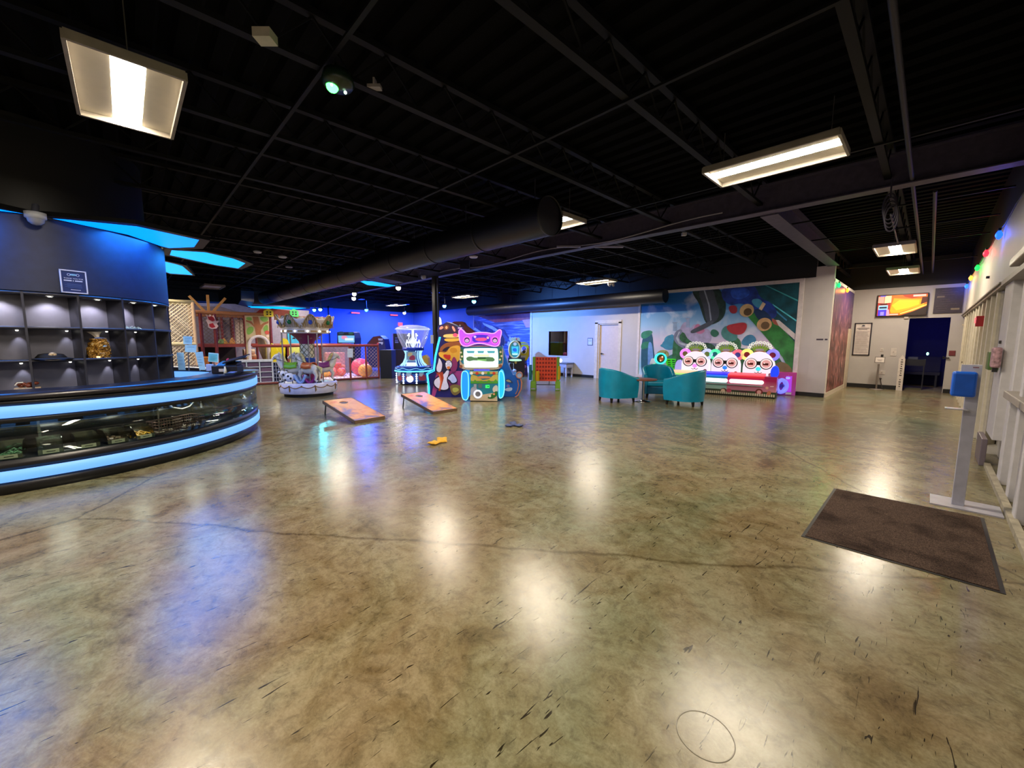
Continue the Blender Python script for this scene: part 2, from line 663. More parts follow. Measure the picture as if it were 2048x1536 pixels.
# right wall with window bays
RW = .62
RWM = wallmat('right_wall', '#c2bcb0', '#0a0a0c', 3.24)
mb = MB()
mb.box(RW, RW + .12, -9, 21, 2.24, CEIL)
mb.box(RW, RW + .12, 8.3, 17.3, 0, .1)
mb.box(RW + .12, RW + .2, -9, 21, 0, 2.24)
struct(mb.build('wall_right', RWM))
PIL = mat('#b9b6b8', .5, noise=.04)
PANW = mat('#b4ab97', .55, noise=.08)
k = 1
# pleated white sheet panels between posts, far bay
mb = MB()
prof = []
y = 8.35; i = 0
while y < 17.0:
    prof.append((y, RW + (.0 if i % 2 == 0 else .11))); y += .2; i += 1
vs = [(x_, y_, .1) for y_, x_ in prof] + [(x_, y_, 2.2) for y_, x_ in prof]
n = len(prof)
mb.add(vs, [(i, i + 1, i + 1 + n, i + n) for i in range(n - 1)])
struct(mb.build('trim_%d' % tn, PANW)); tn += 1
y_ = 8.75
while y_ < 16.9:
    mb = MB(); mb.box(RW - .03, RW + .12, y_, y_ + .1, 0, 2.2)
    struct(mb.build('trim_%d' % tn, mat('#cfc6b2', .5, noise=.04), bevel=.006)); tn += 1; y_ += .75
for (y0, y1, dx) in ((7.35, 8.05, -.02), (6.55, 6.75, 0), (5.9, 6.02, 0), (5.2, 5.36, -.02), (4.5, 4.62, 0), (3.6, 3.8, 0), (2.2, 2.4, 0), (.8, 1.0, 0), (-.6, -.4, 0)):
    mb = MB(); mb.box(RW + dx, RW + .12, y0, y1, 0 if y0 != 7.35 else .34, 2.24)
    struct(mb.build('trim_%d' % tn, PIL, bevel=.008)); tn += 1
# sill rail and low panels under the windows
mb = MB(); mb.box(RW - .05, RW + .12, -3, 6.55, .93, 1.0)
struct(mb.build('trim_%d' % tn, mat('#8c857c', .5), bevel=.008)); tn += 1
for y0 in (5.4, 4.66, 3.85, 2.5):
    mb = MB(); mb.box(RW + .06, RW + .12, y0, y0 + .5, .12, .9)
    struct(mb.build('trim_%d' % tn, mat('#c9c3ae', .5), bevel=.006)); tn += 1
wg = glass('dark_window', '#5a5c58', .3)
for i, (y0, y1) in enumerate(((5.36, 5.9), (4.62, 5.2), (3.8, 4.5), (2.4, 3.6))):
    f = MB(); f.box(RW + .04, RW + .1, y0, y1, 1.02, 1.06); f.box(RW + .04, RW + .1, y0, y1, 2.14, 2.2); f.box(RW + .04, RW + .1, y0, y0 + .04, 1.02, 2.2); f.box(RW + .04, RW + .1, y1 - .04, y1, 1.02, 2.2)
    o = struct(f.build('window_%d' % (k + 1), mat('#8f897c', .45), bevel=.004)); k += 1
    f = MB(); f.box(RW + .085, RW + .09, y0 + .04, y1 - .04, 1.06, 2.14); f.build('pane', mat('#2b2c2a', .12), o)
# head rail: runs along the far bay then turns into the recess
mb = MB(); mb.box(RW - .055, RW, 8.1, 17.25, 2.2, 2.25); mb.box(RW - .075, RW - .055, 8.05, 17.25, 2.24, 2.26)
struct(mb.build('trim_%d' % tn, mat('#77706a', .45, .3))); tn += 1
mb = MB(); mb.box(RW - .06, RW + .1, 3.0, 8.05, 2.2, 2.26)
struct(mb.build('trim_%d' % tn, mat('#8c857c', .5))); tn += 1
mb = MB(); mb.box(RW - .1, RW, 3.0, 6.9, 2.3, 2.38)
struct(mb.build('trim_%d' % tn, mat('#938c80', .4), bevel=.01)); tn += 1
# curb along the right wall
mb = MB(); mb.box(RW - .05, RW, 3, 7.4, 0, .05)
struct(mb.build('baseboard_right', mat('#9a927f', .6, noise=.2)))
# wall behind the camera
mb = MB(); mb.box(-23.1, 2.2, -9.1, -8.95, 0, CEIL)
struct(mb.build('wall_front', mat('#8c8888', .6)))

# baseboards
BB = mat('#0c0b0c', .4)
for nme, args in (('baseboard_back', (-12.6, -9.2, MW - .012, MW, 0, .11)), ('baseboard_corner', (-2.5, -1.86, MW - .012, MW, 0, .11)), ('baseboard_middle', (-8.0, -7.35, MW - .012, MW, 0, .11)), ('baseboard_far', (-1.86, -.52, 17.288, 17.3, 0, .13)), ('baseboard_far_right', (.37, .6, 17.288, 17.3, 0, .12))):
    mb = MB(); mb.box(*args); struct(mb.build(nme, BB))
mb = MB(); mb.box(-1.86, -1.83, MW, 16.65, 0, .12)
struct(mb.build('baseboard_return', mat('#cbbba6', .5)))
# return wall trims (white corner strip, top strip, low jamb)
TW = mat('#d9cfc6', .45)
mb = MB(); mb.box(-1.86, -1.845, MW + .02, MW + .12, .12, 3.1); mb.box(-1.86, -1.84, MW + .02, 17.28, 3.05, 3.13)
struct(mb.build('trim_%d' % tn, TW)); tn += 1
mb = MB(); mb.box(-1.87, -1.82, 16.6, 17.25, 0, 1.9)
struct(mb.build('trim_%d' % tn, mat('#c9b8a0', .5))); tn += 1

# door in the back wall
FB = Fr(0, MW, 0)
o = MB(); o.box(-9.2, -9.06, MW - .03, MW + .03, 0, 2.2); o.box(-8.16, -8.03, MW - .03, MW + .03, 0, 2.2); o.box(-9.2, -8.03, MW - .03, MW + .03, 2.14, 2.27)
o.box(-9.06, -9.0, MW, MW + .13, 0, 2.14); o.box(-9.06, -8.16, MW, MW + .13, 2.1, 2.14)
struct(o.build('trim_%d' % tn, mat('#cdbfb0', .45), bevel=.004)); tn += 1
o = MB(); o.box(-9.0, -8.17, MW + .06, MW + .11, .01, 2.1)
d = struct(o.build('door_1', mat('#cbb9ae', .45, noise=.03), bevel=.003))
o = MB(); o.cyl((-8.9, MW + .07, .98), (-8.9, MW - .0, .98), .028); o.tube([(-8.9, MW, .98), (-8.78, MW, .98)], .01); o.build('door_handle', mat('#3a342e', .3, .8), d)
# window in the back wall
o = MB()
a, b_, z0, z1 = -11.6, -10.56, .84, 1.88
o.box(a - .05, b_ + .05, MW - .015, MW + .1, z0 - .05, z0); o.box(a - .05, b_ + .05, MW - .015, MW + .1, z1, z1 + .05); o.box(a - .05, a, MW - .015, MW + .1, z0, z1); o.box(b_, b_ + .05, MW - .015, MW + .1, z0, z1)
w = struct(o.build('window_1', mat('#b9b4c0', .45), bevel=.004))
o = MB(); o.box(a, b_, MW + .05, MW + .056, z0, z1); o.build('pane', glass('window_pane', '#9fb0a8', .25), w)
# things seen dimly through it
t = thing('office_desk', 'dark desk seen through the square window in the white wall', 'desk', (-11.1, 14.6, 0))
o = MB(); o.box(-.7, .7, -.3, .3, .9, .96); o.box(-.68, -.62, -.28, .28, 0, .9); o.box(.62, .68, -.28, .28, 0, .9); o.build('desk_top', mat('#15161a', .5), t)
t = thing('hanging_curtain', 'dim grey green curtain behind the square window', 'curtain', (-11.3, 15.3, 0))
o = MB()
o.grid(lambda u, v: (-1.2 + 1.9 * u, .04 * math.sin(u * 60), .9 + 1.6 * v), 80, 2); o.build('cloth', mat('#5c6a58', .8), t)

# picture frames (trims) of the murals on the back wall
def frame_strip(x0, x1, z0, z1, w, y=MW, m_=TW):
    o = MB(); o.box(x0 - w, x0, y - .03, y, z0, z1); o.box(x1, x1 + w, y - .03, y, z0, z1); o.box(x0 - w, x1 + w, y - .03, y, z1, z1 + w)
    return o
# ================================================================ LIGHTS
LENS = glow('#fff0d8', 130)
TRW = mat('#d9d2c4', .5, noise=0.02)
FRM = mat('#8c8478', .4)
def make_troffer(label, on=True):
    t = thing('ceiling_light', label, 'light', (0, 0, 3.4), 0, 'two by four ceiling lights')
    L, W, h = .61, .305, .06
    o = MB()
    for s in (-1, 1):
        o.box(-L, L, s * W - .012, s * W + .012, 0, h)
        o.box(s * L - .012, s * L + .012, -W, W, 0, h)
    o.box(-L, L, -W, W, h, h + .01)
    o.build('frame', FRM, t)
    o = MB()
    for s in (-1, 1):
        y0, y1 = s * .095, s * .293
        o.add([(-L + .012, y0, h - .012), (L - .012, y0, h - .012), (L - .012, y1, h - .014), (-L + .012, y1, h - .014)], [(0, 1, 2, 3)])
    o.each('reflector', TRW, t)
    o = MB()
    o.lathe([(.001, 0)], n=3)
    o = MB()
    vs = []; K = 8
    for i in range(K + 1):
        a = PI * i / K
        vs += [(-L + .014, .092 * math.cos(a), h - .012 - .004 * math.sin(a)), (L - .014, .092 * math.cos(a), h - .012 - .004 * math.sin(a))]
    o.add(vs, [(2 * i, 2 * i + 1, 2 * i + 3, 2 * i + 2) for i in range(K)])
    o.build('diffuser', LENS if on else mat('#cfc6b4', .4), t)
    o = MB()
    for sx in (-.5, .5):
        o.tube([(sx, 0, h), (sx, 0, .5)], .004, 5)
    o.each('hanger_wire', mat('#55504a', .5), t)
    return t
T0 = make_troffer('large bright ceiling light at the upper left, above the curved counter')
T0.location = (-4.6, .16, 3.4)
def tr(x, y, rot, label):
    return dup(T0, (x, y, 3.4), rot, label)
tr(-1.35, 5.2, 0, 'long bright ceiling light at the upper right, nearest above the floor mat')
tr(-4.67, 5.27, 0, 'bright ceiling light half hidden by the long black duct, near the middle')
tr(-7.85, 11.4, 0, 'ceiling light in front of the white wall, above the door')
tr(-.67, 11.8, PI / 2, 'ceiling light in the right aisle, the nearer of two in line')
tr(-.67, 15.5, PI / 2, 'ceiling light in the right aisle, the farther of two, before the television wall')
tr(-14.6, 11.1, 0, 'ceiling light behind the black post, near the blue wall')
tr(-21.0, 11.1, 0, 'farthest lit ceiling light, small, above the clear domed machine')
for x in (-7.8, -11.0, -14.4, -17.6, -20.8):  # first three mirrored in the floor; last two added to brighten the play area
    tr(x, 5.25, 0, 'ceiling light hidden above the long duct, mirrored in the floor or added as fill')
for x in (-11.0, -13.6, -16.2):  # added out of sight as fill for the play area and carousel
    tr(x, .1, 0, 'added fill ceiling light beyond the curved shelving, out of sight')
for x, y in ((-1.35, .0), (-1.35, -3.4), (-4.6, -3.4), (-7.9, -4.6)):
    tr(x, y, 0, 'ceiling light behind the photographer')
T9 = make_troffer('unlit pale ceiling light strip above the play structure', False)
T9.location = (-18.8, 2.5, 3.4)

def area(loc, size, color, power, rot=(0, 0, 0), name='fill_light'):
    l = bpy.data.lights.new(name, 'AREA'); l.energy = power; l.color = color; l.size = size
    o = bpy.data.objects.new(name, l); COL.objects.link(o); o.location = loc; o.rotation_euler = rot
    return o
def spot(loc, aim, color, power, ang=60, blend=.5, rad=.05, parent=None):
    l = bpy.data.lights.new('spot_beam', 'SPOT'); l.energy = power; l.color = color; l.spot_size = R(ang); l.spot_blend = blend; l.shadow_soft_size = rad
    o = bpy.data.objects.new('spot_beam', l); COL.objects.link(o)
    d = Vector(aim) - Vector(loc)
    o.location = loc; o.rotation_euler = d.to_track_quat('-Z', 'Y').to_euler()
    return o

# ================================================================ BAR
BC = Vector((-8.6, -.95, 0))
AA0, AA1 = R(-75), R(150)
BLUE = glow('#6aa6ff', 1.3)
bar = thing('serving_counter', 'round black serving counter with two glowing blue bands and a glass display', 'counter', BC)
NB = 96
def ring(r0, r1, z0, z1, a0=AA0, a1=AA1, n=NB):
    return MB().lathe([(r0, z0), (r1, z0), (r1, z1), (r0, z1)], n=n, a0=a0, a1=a1, closed=True)
BLK = mat('#0b0a12', .35, noise=.05)
BLK2 = mat('#1c1820', .3, noise=.1)
ring(2.0, 2.58, 0, .13).build('plinth', BLK, bar)
ring(2.3, 2.615, .13, .235).build('light_band', BLUE, bar)
ring(2.0, 2.6, .235, .335).build('display_floor', BLK, bar)
ring(2.04, 2.06, .335, .69).build('display_back', mat('#17171c', .25), bar)
ring(2.585, 2.592, .335, .69).build('display_glass', glass('display_glass', '#e4ece8', .04, k=.35), bar)
ring(2.0, 2.6, .69, .745).build('rail', BLK, bar)
ring(2.3, 2.615, .745, .855).build('light_band', BLUE, bar)
ring(2.35, 2.6, .855, .915).build('fascia', BLK, bar)
ring(1.98, 2.63, .915, .96).build('counter_top', BLK2, bar)
for dg_ in (-8, 8, 24, 40, 56):  # area lamps added to brighten the inside of the display case
    a = R(dg_); area((BC.x + 2.33 * math.cos(a), BC.y + 2.33 * math.sin(a), .685), .16, (1, .95, .85), 1.6)
# struts inside the display
for a in (R(6), R(34), R(75)):
    o = MB(); o.cbox((2.1 * math.cos(a), 2.1 * math.sin(a), .51), (.05, .02, .35), (0, 0, a)); o.build('strut', CHROME, bar)
# teal lit inner gap
# back bar : lower ledge of the core
CORE = wallmat('core_paint', '#15182c', '#10142a', 2.0)
core = MB(); core.lathe([(1.5, 2.03), (1.5, 2.86)], n=96); core.lathe([(1.25, 0), (1.25, 2.03)], n=64)
core.lathe([(1.25, 2.03), (1.5, 2.03)], n=96)
o = struct(core.build('wall_round_core', mat('#1b2440', .55, noise=.1), loc=BC))
core = MB(); core.lathe([(1.3, 2.86), (1.3, 4.0)], n=64); struct(core.build('wall_round_upper', BLACK, loc=BC))
shelf = thing('display_shelving', 'curved black cubby shelving lit by small spotlights behind the counter', 'shelves', BC)
SHM = mat('#2a2a34', .45, noise=.1)
SHB = mat('#5a5a6a', .5, noise=.05)
MB().lathe([(1.262, .3), (1.262, 2.02)], n=96).build('back_panel', SHB, shelf)
for z in (.83, 1.22, 1.6, 1.99):
    MB().lathe([(1.25, z), (1.5, z), (1.5, z + .03), (1.25, z + .03)], n=96, closed=True).build('shelf', SHM, shelf)
divs = [-61.5, -44, -26.5, -11.5, 5.8, 22.5, 39.8, 57.8, 75.5, 93, 110]
for a in divs:
    a = R(a)
    o = MB(); o.cbox((1.38 * math.cos(a), 1.38 * math.sin(a), 1.42), (.24, .02, 1.2), (0, 0, a)); o.build('divider', SHM, shelf)
ring(1.15, 1.52, .3, .83, R(-80), R(140), 80).build('base_cabinet', mat('#0d0d12', .4), shelf)
# downlights in the top shelf and little spots below the others
for i in range(len(divs) - 1):
    a = R((divs[i] + divs[i + 1]) / 2)
    dl = thing('shelf_downlight', 'small round downlight over one top cubby of the curved shelving', 'light', BC + Vector((1.42 * math.cos(a), 1.42 * math.sin(a), 1.985)), 0, 'downlights in the curved shelving')
    MB().lathe([(0, -.004), (.032, -.004), (.032, 0)], n=20).build('lens', glow('#fffbe8', 14), dl)
    MB().lathe([(.032, 0), (.032, -.007), (.045, -.007), (.045, 0)], n=20, closed=True).build('bezel', CHROME, dl)
    if -30 < math.degrees(a) < 100:
        P = BC + Vector((1.41 * math.cos(a), 1.41 * math.sin(a), 1.97))
        spot(P, P + Vector((-.12 * math.cos(a), -.12 * math.sin(a), -.4)), (1, .95, 1), 11, 110, .6, .02)
        for z in (1.59, 1.21):
            a2 = a + R(5.5)
            P = BC + Vector((1.31 * math.cos(a2), 1.31 * math.sin(a2), z))
            s_ = thing('shelf_spotlight', 'tiny spotlight under a cubby shelf washing the back panel', 'light', P, 0, 'tiny spotlights under the cubby shelves')
            MB().lathe([(0, -.012), (.01, -.012), (.014, 0)], n=10).build('lens', glow('#fffaf0', 3), s_)
            spot(P + Vector((0, 0, -.02)), P + Vector((-.045 * math.cos(a), -.045 * math.sin(a), -.4)), (1, .97, 1), 2.2, 60, .5, .01)

# glowing blue ceiling petals round the core
BP = glow('#0078ff', 1.9)
BP2 = glow('#0090f4', 1.8)
PFR = mat('#2e2a33', .5)
def pol(r, a):
    return (r * math.cos(R(a)), r * math.sin(R(a)))
petals = [
    ('nearest', [(1.53, 9), (1.56, 4), (1.75, -8), (2.1, -20), (1.9, -30), (1.53, -34)], BP),
    ('largest', [(1.53, 17), (1.62, 20), (2.07, 34), (2.28, 52), (1.97, 66), (1.6, 74), (1.53, 70), (1.53, 45)], BP),
    ('second', [(1.6, 80), (2.03, 77), (2.4, 86), (2.64, 94), (2.8, 109), (2.4, 109), (1.6, 98)], BP2),
    ('third', [(1.7, 122), (2.1, 125), (2.3, 127), (3.35, 141), (3.2, 147), (2.0, 140)], BP2),
    ('hidden', [(1.53, -50), (1.9, -44), (2.3, -60), (2.6, -78), (2.2, -85), (1.53, -75)], BP)]
plabel = {'nearest': 'glowing blue ceiling panel at the left edge, above the dome camera',
          'largest': 'long glowing blue ceiling panel above the round sign wall, right of the dome camera',
          'second': 'glowing blue pointed ceiling panel beyond the end of the curved wall',
          'third': 'small glowing blue ceiling panel, farthest from the curved wall',
          'hidden': 'glowing blue ceiling panel beyond the left edge of the picture'}
for nme, pts, gm in petals:
    t = thing('glowing_ceiling_panel', plabel[nme], 'light', (BC.x, BC.y, 2.87))
    P = [pol(*q) for q in pts]
    cx = sum(p[0] for p in P) / len(P); cy = sum(p[1] for p in P) / len(P)
    Q = []
    for (x, y) in P:
        d = Vector((x - cx, y - cy)); d = d * (1 + .13 / max(d.length, .2))
        Q.append((cx + d.x, cy + d.y))
    MB().prismz(P, 0, .01).build('diffuser', gm, t)
    o = MB(); n = len(P)
    vs = [(x, y, 0.0) for x, y in P] + [(x, y, 0.0) for x, y in Q] + [(x, y, .05) for x, y in Q]
    o.add(vs, [(i, (i + 1) % n, (i + 1) % n + n, i + n) for i in range(n)] + [(i + n, (i + 1) % n + n, (i + 1) % n + 2 * n, i + 2 * n) for i in range(n)] + [tuple(range(2 * n, 3 * n))])
    for i_ in range(n, len(o.mi)): o.mi[i_] = 1
    o.build('frame', [PFR, mat('#08080a', .8, spec=.1)], t)
    area((BC.x + cx, BC.y + cy, 2.85), .7, (.02, .25, 1), 40)
# area lamps added under the petals to light wall and counter; extra cyan petal far away
t = thing('glowing_ceiling_panel', 'thin glowing cyan ceiling panel past the black duct, by the play area', 'light', (-17.5, 7.0, 3.1))
P = [(g_.x + 17.5, g_.y - 7.0) for g_ in [G(a_, b_, 3.1) for a_, b_ in ((718, 562), (745, 563.5), (790, 571.5), (776, 574), (735, 570))]]
MB().prismz(P, 0, .01).build('diffuser', BP2, t)
MB().prismz([(x * 1.12, y * 1.12) for x, y in P], .011, .09).build('frame', PFR, t)
t = thing('glowing_ceiling_panel', 'low glowing cyan ceiling panel above the tree mural of the play structure', 'light', (-17, 3.3, 2.95))
P = [(g_.x + 17, g_.y - 3.3) for g_ in [G(a_, b_, 2.95) for a_, b_ in ((496, 613), (560, 613.5), (612, 616.5), (590, 618.5), (500, 617))]]
MB().prismz(P, 0, .01).build('diffuser', BP2, t)
MB().prismz([(x * 1.1, y * 1.1) for x, y in P], .011, .09).build('frame', PFR, t)

# framed notice on the core
def on_core(px, py, rad=1.5):
    r = ray(px, py); dx, dy = r.x, r.y
    a = dx * dx + dy * dy; b2 = -2 * (dx * BC.x + dy * BC.y); c2 = BC.x ** 2 + BC.y ** 2 - rad * rad
    t_ = (-b2 - math.sqrt(max(0, b2 * b2 - 4 * a * c2))) / (2 * a)
    return Vector((dx * t_, dy * t_, EYE + r.z * t_))
P = on_core(147, 562, 1.52)
ang = math.atan2(P.y - BC.y, P.x - BC.x)
sg = thing('notice_frame', 'navy notice in a white frame, hung on the curved blue wall above the shelving', 'sign', (P.x, P.y, 2.17), ang + PI / 2)
o = MB()
w, h = .115, .135
o.box(-w, w, -.012, 0, h - .012, h); o.box(-w, w, -.012, 0, -h, -h + .012); o.box(-w, -w + .012, -.012, 0, -h, h); o.box(w - .012, w, -.012, 0, -h, h)
o.build('frame', mat('#cfd6f2', .4), sg)
NV = mat('#0c2a6c', .4); LW = mat('#c9d4ff', .5); CY = mat('#7fc0e8', .5)
art('poster', sg, -.004, [(rectp(-.105, .105, -.125, .125), NV)] + [(rectp(-.06 - .02 * (i % 2), .065, -.03 - i * .011, -.026 - i * .011), mat('#3c5aa0', .5)) for i in range(5)] + [(rectp(-.035, .05, -.098, -.092), LW)])
o = MB(); o.lathe([(.016, 0), (.016, .004), (.023, .004), (.023, 0)], n=20, closed=True)
for sx in (-1, 1):
    q = MB(); q.M = Matrix.Translation((sx * .038, -.008, .08)) @ Matrix.Rotation(PI / 2, 4, 'X'); q.lathe([(.011, 0), (.015, 0), (.015, .002), (.011, .002)], n=20, closed=True); q.build('emblem_ring', LW, sg)
MB().prism(blob([(-.03, .072), (.03, .072), (.03, .092), (-.03, .092)]), -.0095, -.008).build('emblem_band', CY, sg)
text_mesh('THANK YOU FOR', .021, 'lettering', LW, sg, (0, -.008, .036))
for a_, b_ in ((-.085, -.018), (-.008, .0), (.01, .075)):
    MB().box(a_, b_, -.009, -.008, .005, .017).build('lettering', LW, sg)

# ---- things on the shelving
def on_shelf(deg, r, z):
    a = R(deg); return (BC.x + r * math.cos(a), BC.y + r * math.sin(a), z), a + PI / 2
# prize bag in clear film
loc, ro = on_shelf(30, 1.4, 1.25)
t = thing('wrapped_gift_bag', 'gold gift basket wrapped in clear film with a white bow, on the middle shelf', 'gift', loc, ro)
gm, nt, b = node_mat('gold_film')
n = noise(nt, 9, 3, None, 1.5); rr = ramp(nt, [(.3, '#2b1d0c'), (.48, '#8a5f22'), (.6, '#c79a45'), (.75, '#f1dfae')]); nt.links.new(n.outputs['Fac'], rr.inputs['Fac']); nt.links.new(rr.outputs['Color'], b.inputs['Base Color'])
b.inputs['Roughness'].default_value = .15; b.inputs['Metallic'].default_value = .3
o = MB()
random.seed(3)
jit = [[random.uniform(-.012, .012) for _ in range(11)] for _ in range(21)]
o.grid(lambda u, v: ((.105 + .012 * math.sin(v * 5) + jit[int(u * 20) % 20][int(v * 10)]) * (1 if v < .9 else .8) * math.cos(u * 2 * PI), (.07 + jit[int(u * 20) % 20][int(v * 10)]) * math.sin(u * 2 * PI), .235 * v), 20, 10, closed=True, smooth=False)
o.prismz([(.085 * math.cos(i * PI / 8), .06 * math.sin(i * PI / 8)) for i in range(16)], .225, .245)
o.build('bag', gm, t)
o = MB()
o.grid(lambda u, v: ((.015 + .05 * v * v) * math.cos(u * 2 * PI) * (1 + .2 * math.sin(u * 30)) - .03 * v, (.012 + .03 * v) * math.sin(u * 2 * PI), .24 + .09 * v), 24, 5, closed=True)
o.build('film_top', mat('#d9d2c4', .25), t, solid=.002)
o = MB(); o.ball((0, -.02, .25), (.05, .02, .012)); o.build('ribbon', mat('#5a78c8', .3), t)
# small box of treats on the counter ledge
P = on_core(45, 785, 1.62)
t = thing('treat_box', 'pale box topped with wrapped brown treats, at the left end of the counter ledge', 'box', (P.x, P.y, .83 + .03), math.atan2(P.y - BC.y, P.x - BC.x) + PI / 2)
loc, ro = on_shelf(4, 1.4, .86)
t.location = (loc[0], loc[1], .86); t.rotation_euler[2] = ro
o = MB(); o.box(-.1, .1, -.06, .06, 0, .07); o.build('box', mat('#b9a58e', .6, noise=.15, scale=40), t, bevel=.004)
o = MB(); random.seed(5)
for i in range(8):
    o.ball((random.uniform(-.07, .07), random.uniform(-.035, .035), .085 + random.uniform(0, .03)), (.028, .025, .02), 8, 6)
o.build('treats', mat('#7a3a22', .25, noise=.3, scale=60), t)
o = MB(); o.tube([(-.09, -.02, .1), (-.07, -.03, .13), (-.03, -.02, .13)], .008, 6); o.build('ribbon', WHITE, t)
# dark cap
loc, ro = on_shelf(12.5, 1.39, 1.25)
t = thing('peaked_hat', 'black flat hat with a pale badge lying on the middle shelf', 'hat', loc, ro)
o = MB(); o.lathe([(.12, 0), (.13, .02), (.1, .06), (.0, .075)], n=28); o.box(-.12, .12, -.02, .02, 0, .01); o.build('crown', mat('#101014', .8), t)
o = MB(); o.grid(lambda u, v: (.12 * math.cos(PI + u * PI) * (1 + .45 * v), -.05 + .1 * math.sin(PI + u * PI) * (1 + .7 * v) , .016 - .01 * v), 16, 3); o.build('brim', mat('#16161a', .7), t, solid=.005)
o = MB(); o.ball((0, -.1, .055), (.035, .012, .028), 10, 8); o.build('badge', mat('#b9a27c', .4, noise=.4, scale=60), t)
# folded white cloth on the ledge
loc, ro = on_shelf(26.5, 1.42, .86)
random.seed(11)
def crumple(name, sx, sy, sz, mt, sd):
    random.seed(sd)
    ph = [random.uniform(0, 6) for _ in range(6)]
    o = MB()
    o.grid(lambda u, v: (sx * (u - .5), sy * (v - .5) + .2 * sy * math.sin(u * 7 + ph[0]), sz * (.35 + .3 * math.sin(u * 14 + ph[1]) + .3 * math.cos(v * 9 + u * 6 + ph[2])) * math.sin(PI * min(1, max(0, u))) + .004), 26, 10)
    return o
o = crumple('c', .17, .09, .025, WHITE, 2).build('folded_napkins', mat('#dcdce4', .5), loc=loc, rot=ro, solid=.006)
tag(o, 'crumpled white napkins lying on the counter ledge below the gift bag', 'napkins')
o = MB(); o.tube([(-.06, 0, .006), (-.02, .02, .008), (.02, 0, .006), (.07, .01, .006)], .004, 6)
loc, ro = on_shelf(17, 1.45, .86)
o = o.build('loose_cord', mat('#4b4741', .6), loc=loc, rot=ro); tag(o, 'thin brown cord lying on the dark counter ledge', 'cord')
loc, ro = on_shelf(47, 1.4, 1.63)
o = MB(); random.seed(9)
for i in range(40):
    x = random.uniform(-.13, .13); o.tube([(x, random.uniform(-.03, .03), .003), (x + random.uniform(-.02, .02), random.uniform(-.03, .03), random.uniform(.01, .035))], .004, 4)
o = o.build('tinsel_garland', mat('#b8e0d8', .3, noise=.6, scale=80), loc=loc, rot=ro); tag(o, 'pale tinsel garland lying on the top cubby shelf', 'garland')

# ---- inside the glass display
def on_bar(deg, r, z):
    a = R(deg); return (BC.x + r * math.cos(a), BC.y + r * math.sin(a), z), a + PI / 2
acr = glass('acrylic', '#e6efec', .5)
tagm = mat('#cfc8b0', .5)
def make_bin(label, cont, cm_):
    t = thing('acrylic_bin', label, 'bin', (0, 0, .335), 0, 'clear prize bins in the glass display')
    W, D, Hh = .085, .13, .15
    o = MB()
    side = [(-D, 0), (D, 0), (D, Hh), (-D * .1, Hh), (-D * .7, Hh * .62), (-D, .05)]
    for s in (-1, 1):
        o.prismx(side, s * W - .0015, s * W + .0015)
    o.box(-W, W, D - .003, D, 0, Hh); o.box(-W, W, -D, D, 0, .003); o.box(-W, W, -D, -D + .003, 0, .05)
    o.build('shell', acr, t)
    o = MB(); o.box(-.055, .055, -D - .004, -D - .001, .01, .048); o.build('price_tag', tagm, t)
    o = MB(); o.box(-.03, .03, -D - .006, -D - .004, .026, .032); o.build('tag_lettering', BLACK, t)
    if cont:
        random.seed(cont); o = MB()
        for i in range(16):
            x = random.uniform(-.065, .065); y = random.uniform(-.1, .09); z = random.uniform(.015, .06)
            if cont % 3 == 0:
                o.ball((x, y, z), (random.uniform(.01, .02),) * 3, 8, 6)
            elif cont % 3 == 1:
                o.tube([(x - .03, y, z), (x, y + .02, z + .02), (x + .03, y - .01, z)], .008, 6)
            else:
                o.cbox((x, y, z), (.04, .02, .018), (random.uniform(0, 3), 0, random.uniform(0, 3)))
        o.build('prizes', cm_, t)
    return t
bins = [(-9.5, 'clear bin of white prizes at the left edge of the display', 3, mat('#c9ccd0', .4, noise=.5, scale=40)),
        (-4.2, 'clear bin of silvery prizes, second from the left edge of the display', 9, mat('#8e96a0', .25, .5)),
        (1.4, 'clear bin full of green prizes in the glass display', 4, mat('#7fb58a', .5, noise=.5, scale=30)),
        (7.4, 'empty looking clear bin right of the green prizes', 0, None),
        (13.4, 'clear curved bin with one tag, middle of the display', 0, None),
        (18.6, 'clear curved bin holding a little red, left of the yellow prizes', 5, mat('#8a6a52', .5, noise=.4, scale=30)),
        (24.2, 'clear bin of yellow and orange prizes in the display', 7, mat('#e0a818', .4, noise=.3, scale=20))]
for dg_, lb, ct, cm_ in bins:
    loc, ro = on_bar(dg_, 2.42, .335)
    t = make_bin(lb, ct, cm_); t.location = loc; t.rotation_euler[2] = ro
def basket(label, deg):
    loc, ro = on_bar(deg, 2.38, .335)
    t = thing('wire_basket', label, 'basket', loc, ro, 'wire baskets in the glass display')
    o = MB(); W, D, Hh = .13, .1, .15; wm = mat('#6a4e48', .35, .6)
    for z in (0.004, .04, .08, .115, Hh):
        o.tube([(-W, -D, z * (1 if z < Hh else 1)), (W, -D, z), (W, D, z), (-W, D, z)], .0035 if z < Hh else .005, 5, closed=True)
    for i in range(9):
        x = -W + 2 * W * i / 8
        o.tube([(x, -D, 0), (x, -D, Hh)], .0025, 4); o.tube([(x, D, 0), (x, D, Hh)], .0025, 4); o.tube([(x, -D, .003), (x, D, .003)], .0025, 4)
    o.build('wires', wm, t)
    o = MB(); random.seed(int(deg))
    for i in range(14):
        o.cbox((random.uniform(-.1, .1), random.uniform(-.07, .07), .012 + random.uniform(0, .012)), (.05, .03, .005), (0, 0, random.uniform(0, 3)))
    o.build('cards', mat('#b9a796', .5, noise=.3, scale=30), t)
basket('brown wire basket beside the yellow prizes in the display', 31)
basket('brown wire basket nearest the dark middle of the display', 38.5)
o = MB()
def ob_(deg, r, z):
    l, _ = on_bar(deg, r, z); return l
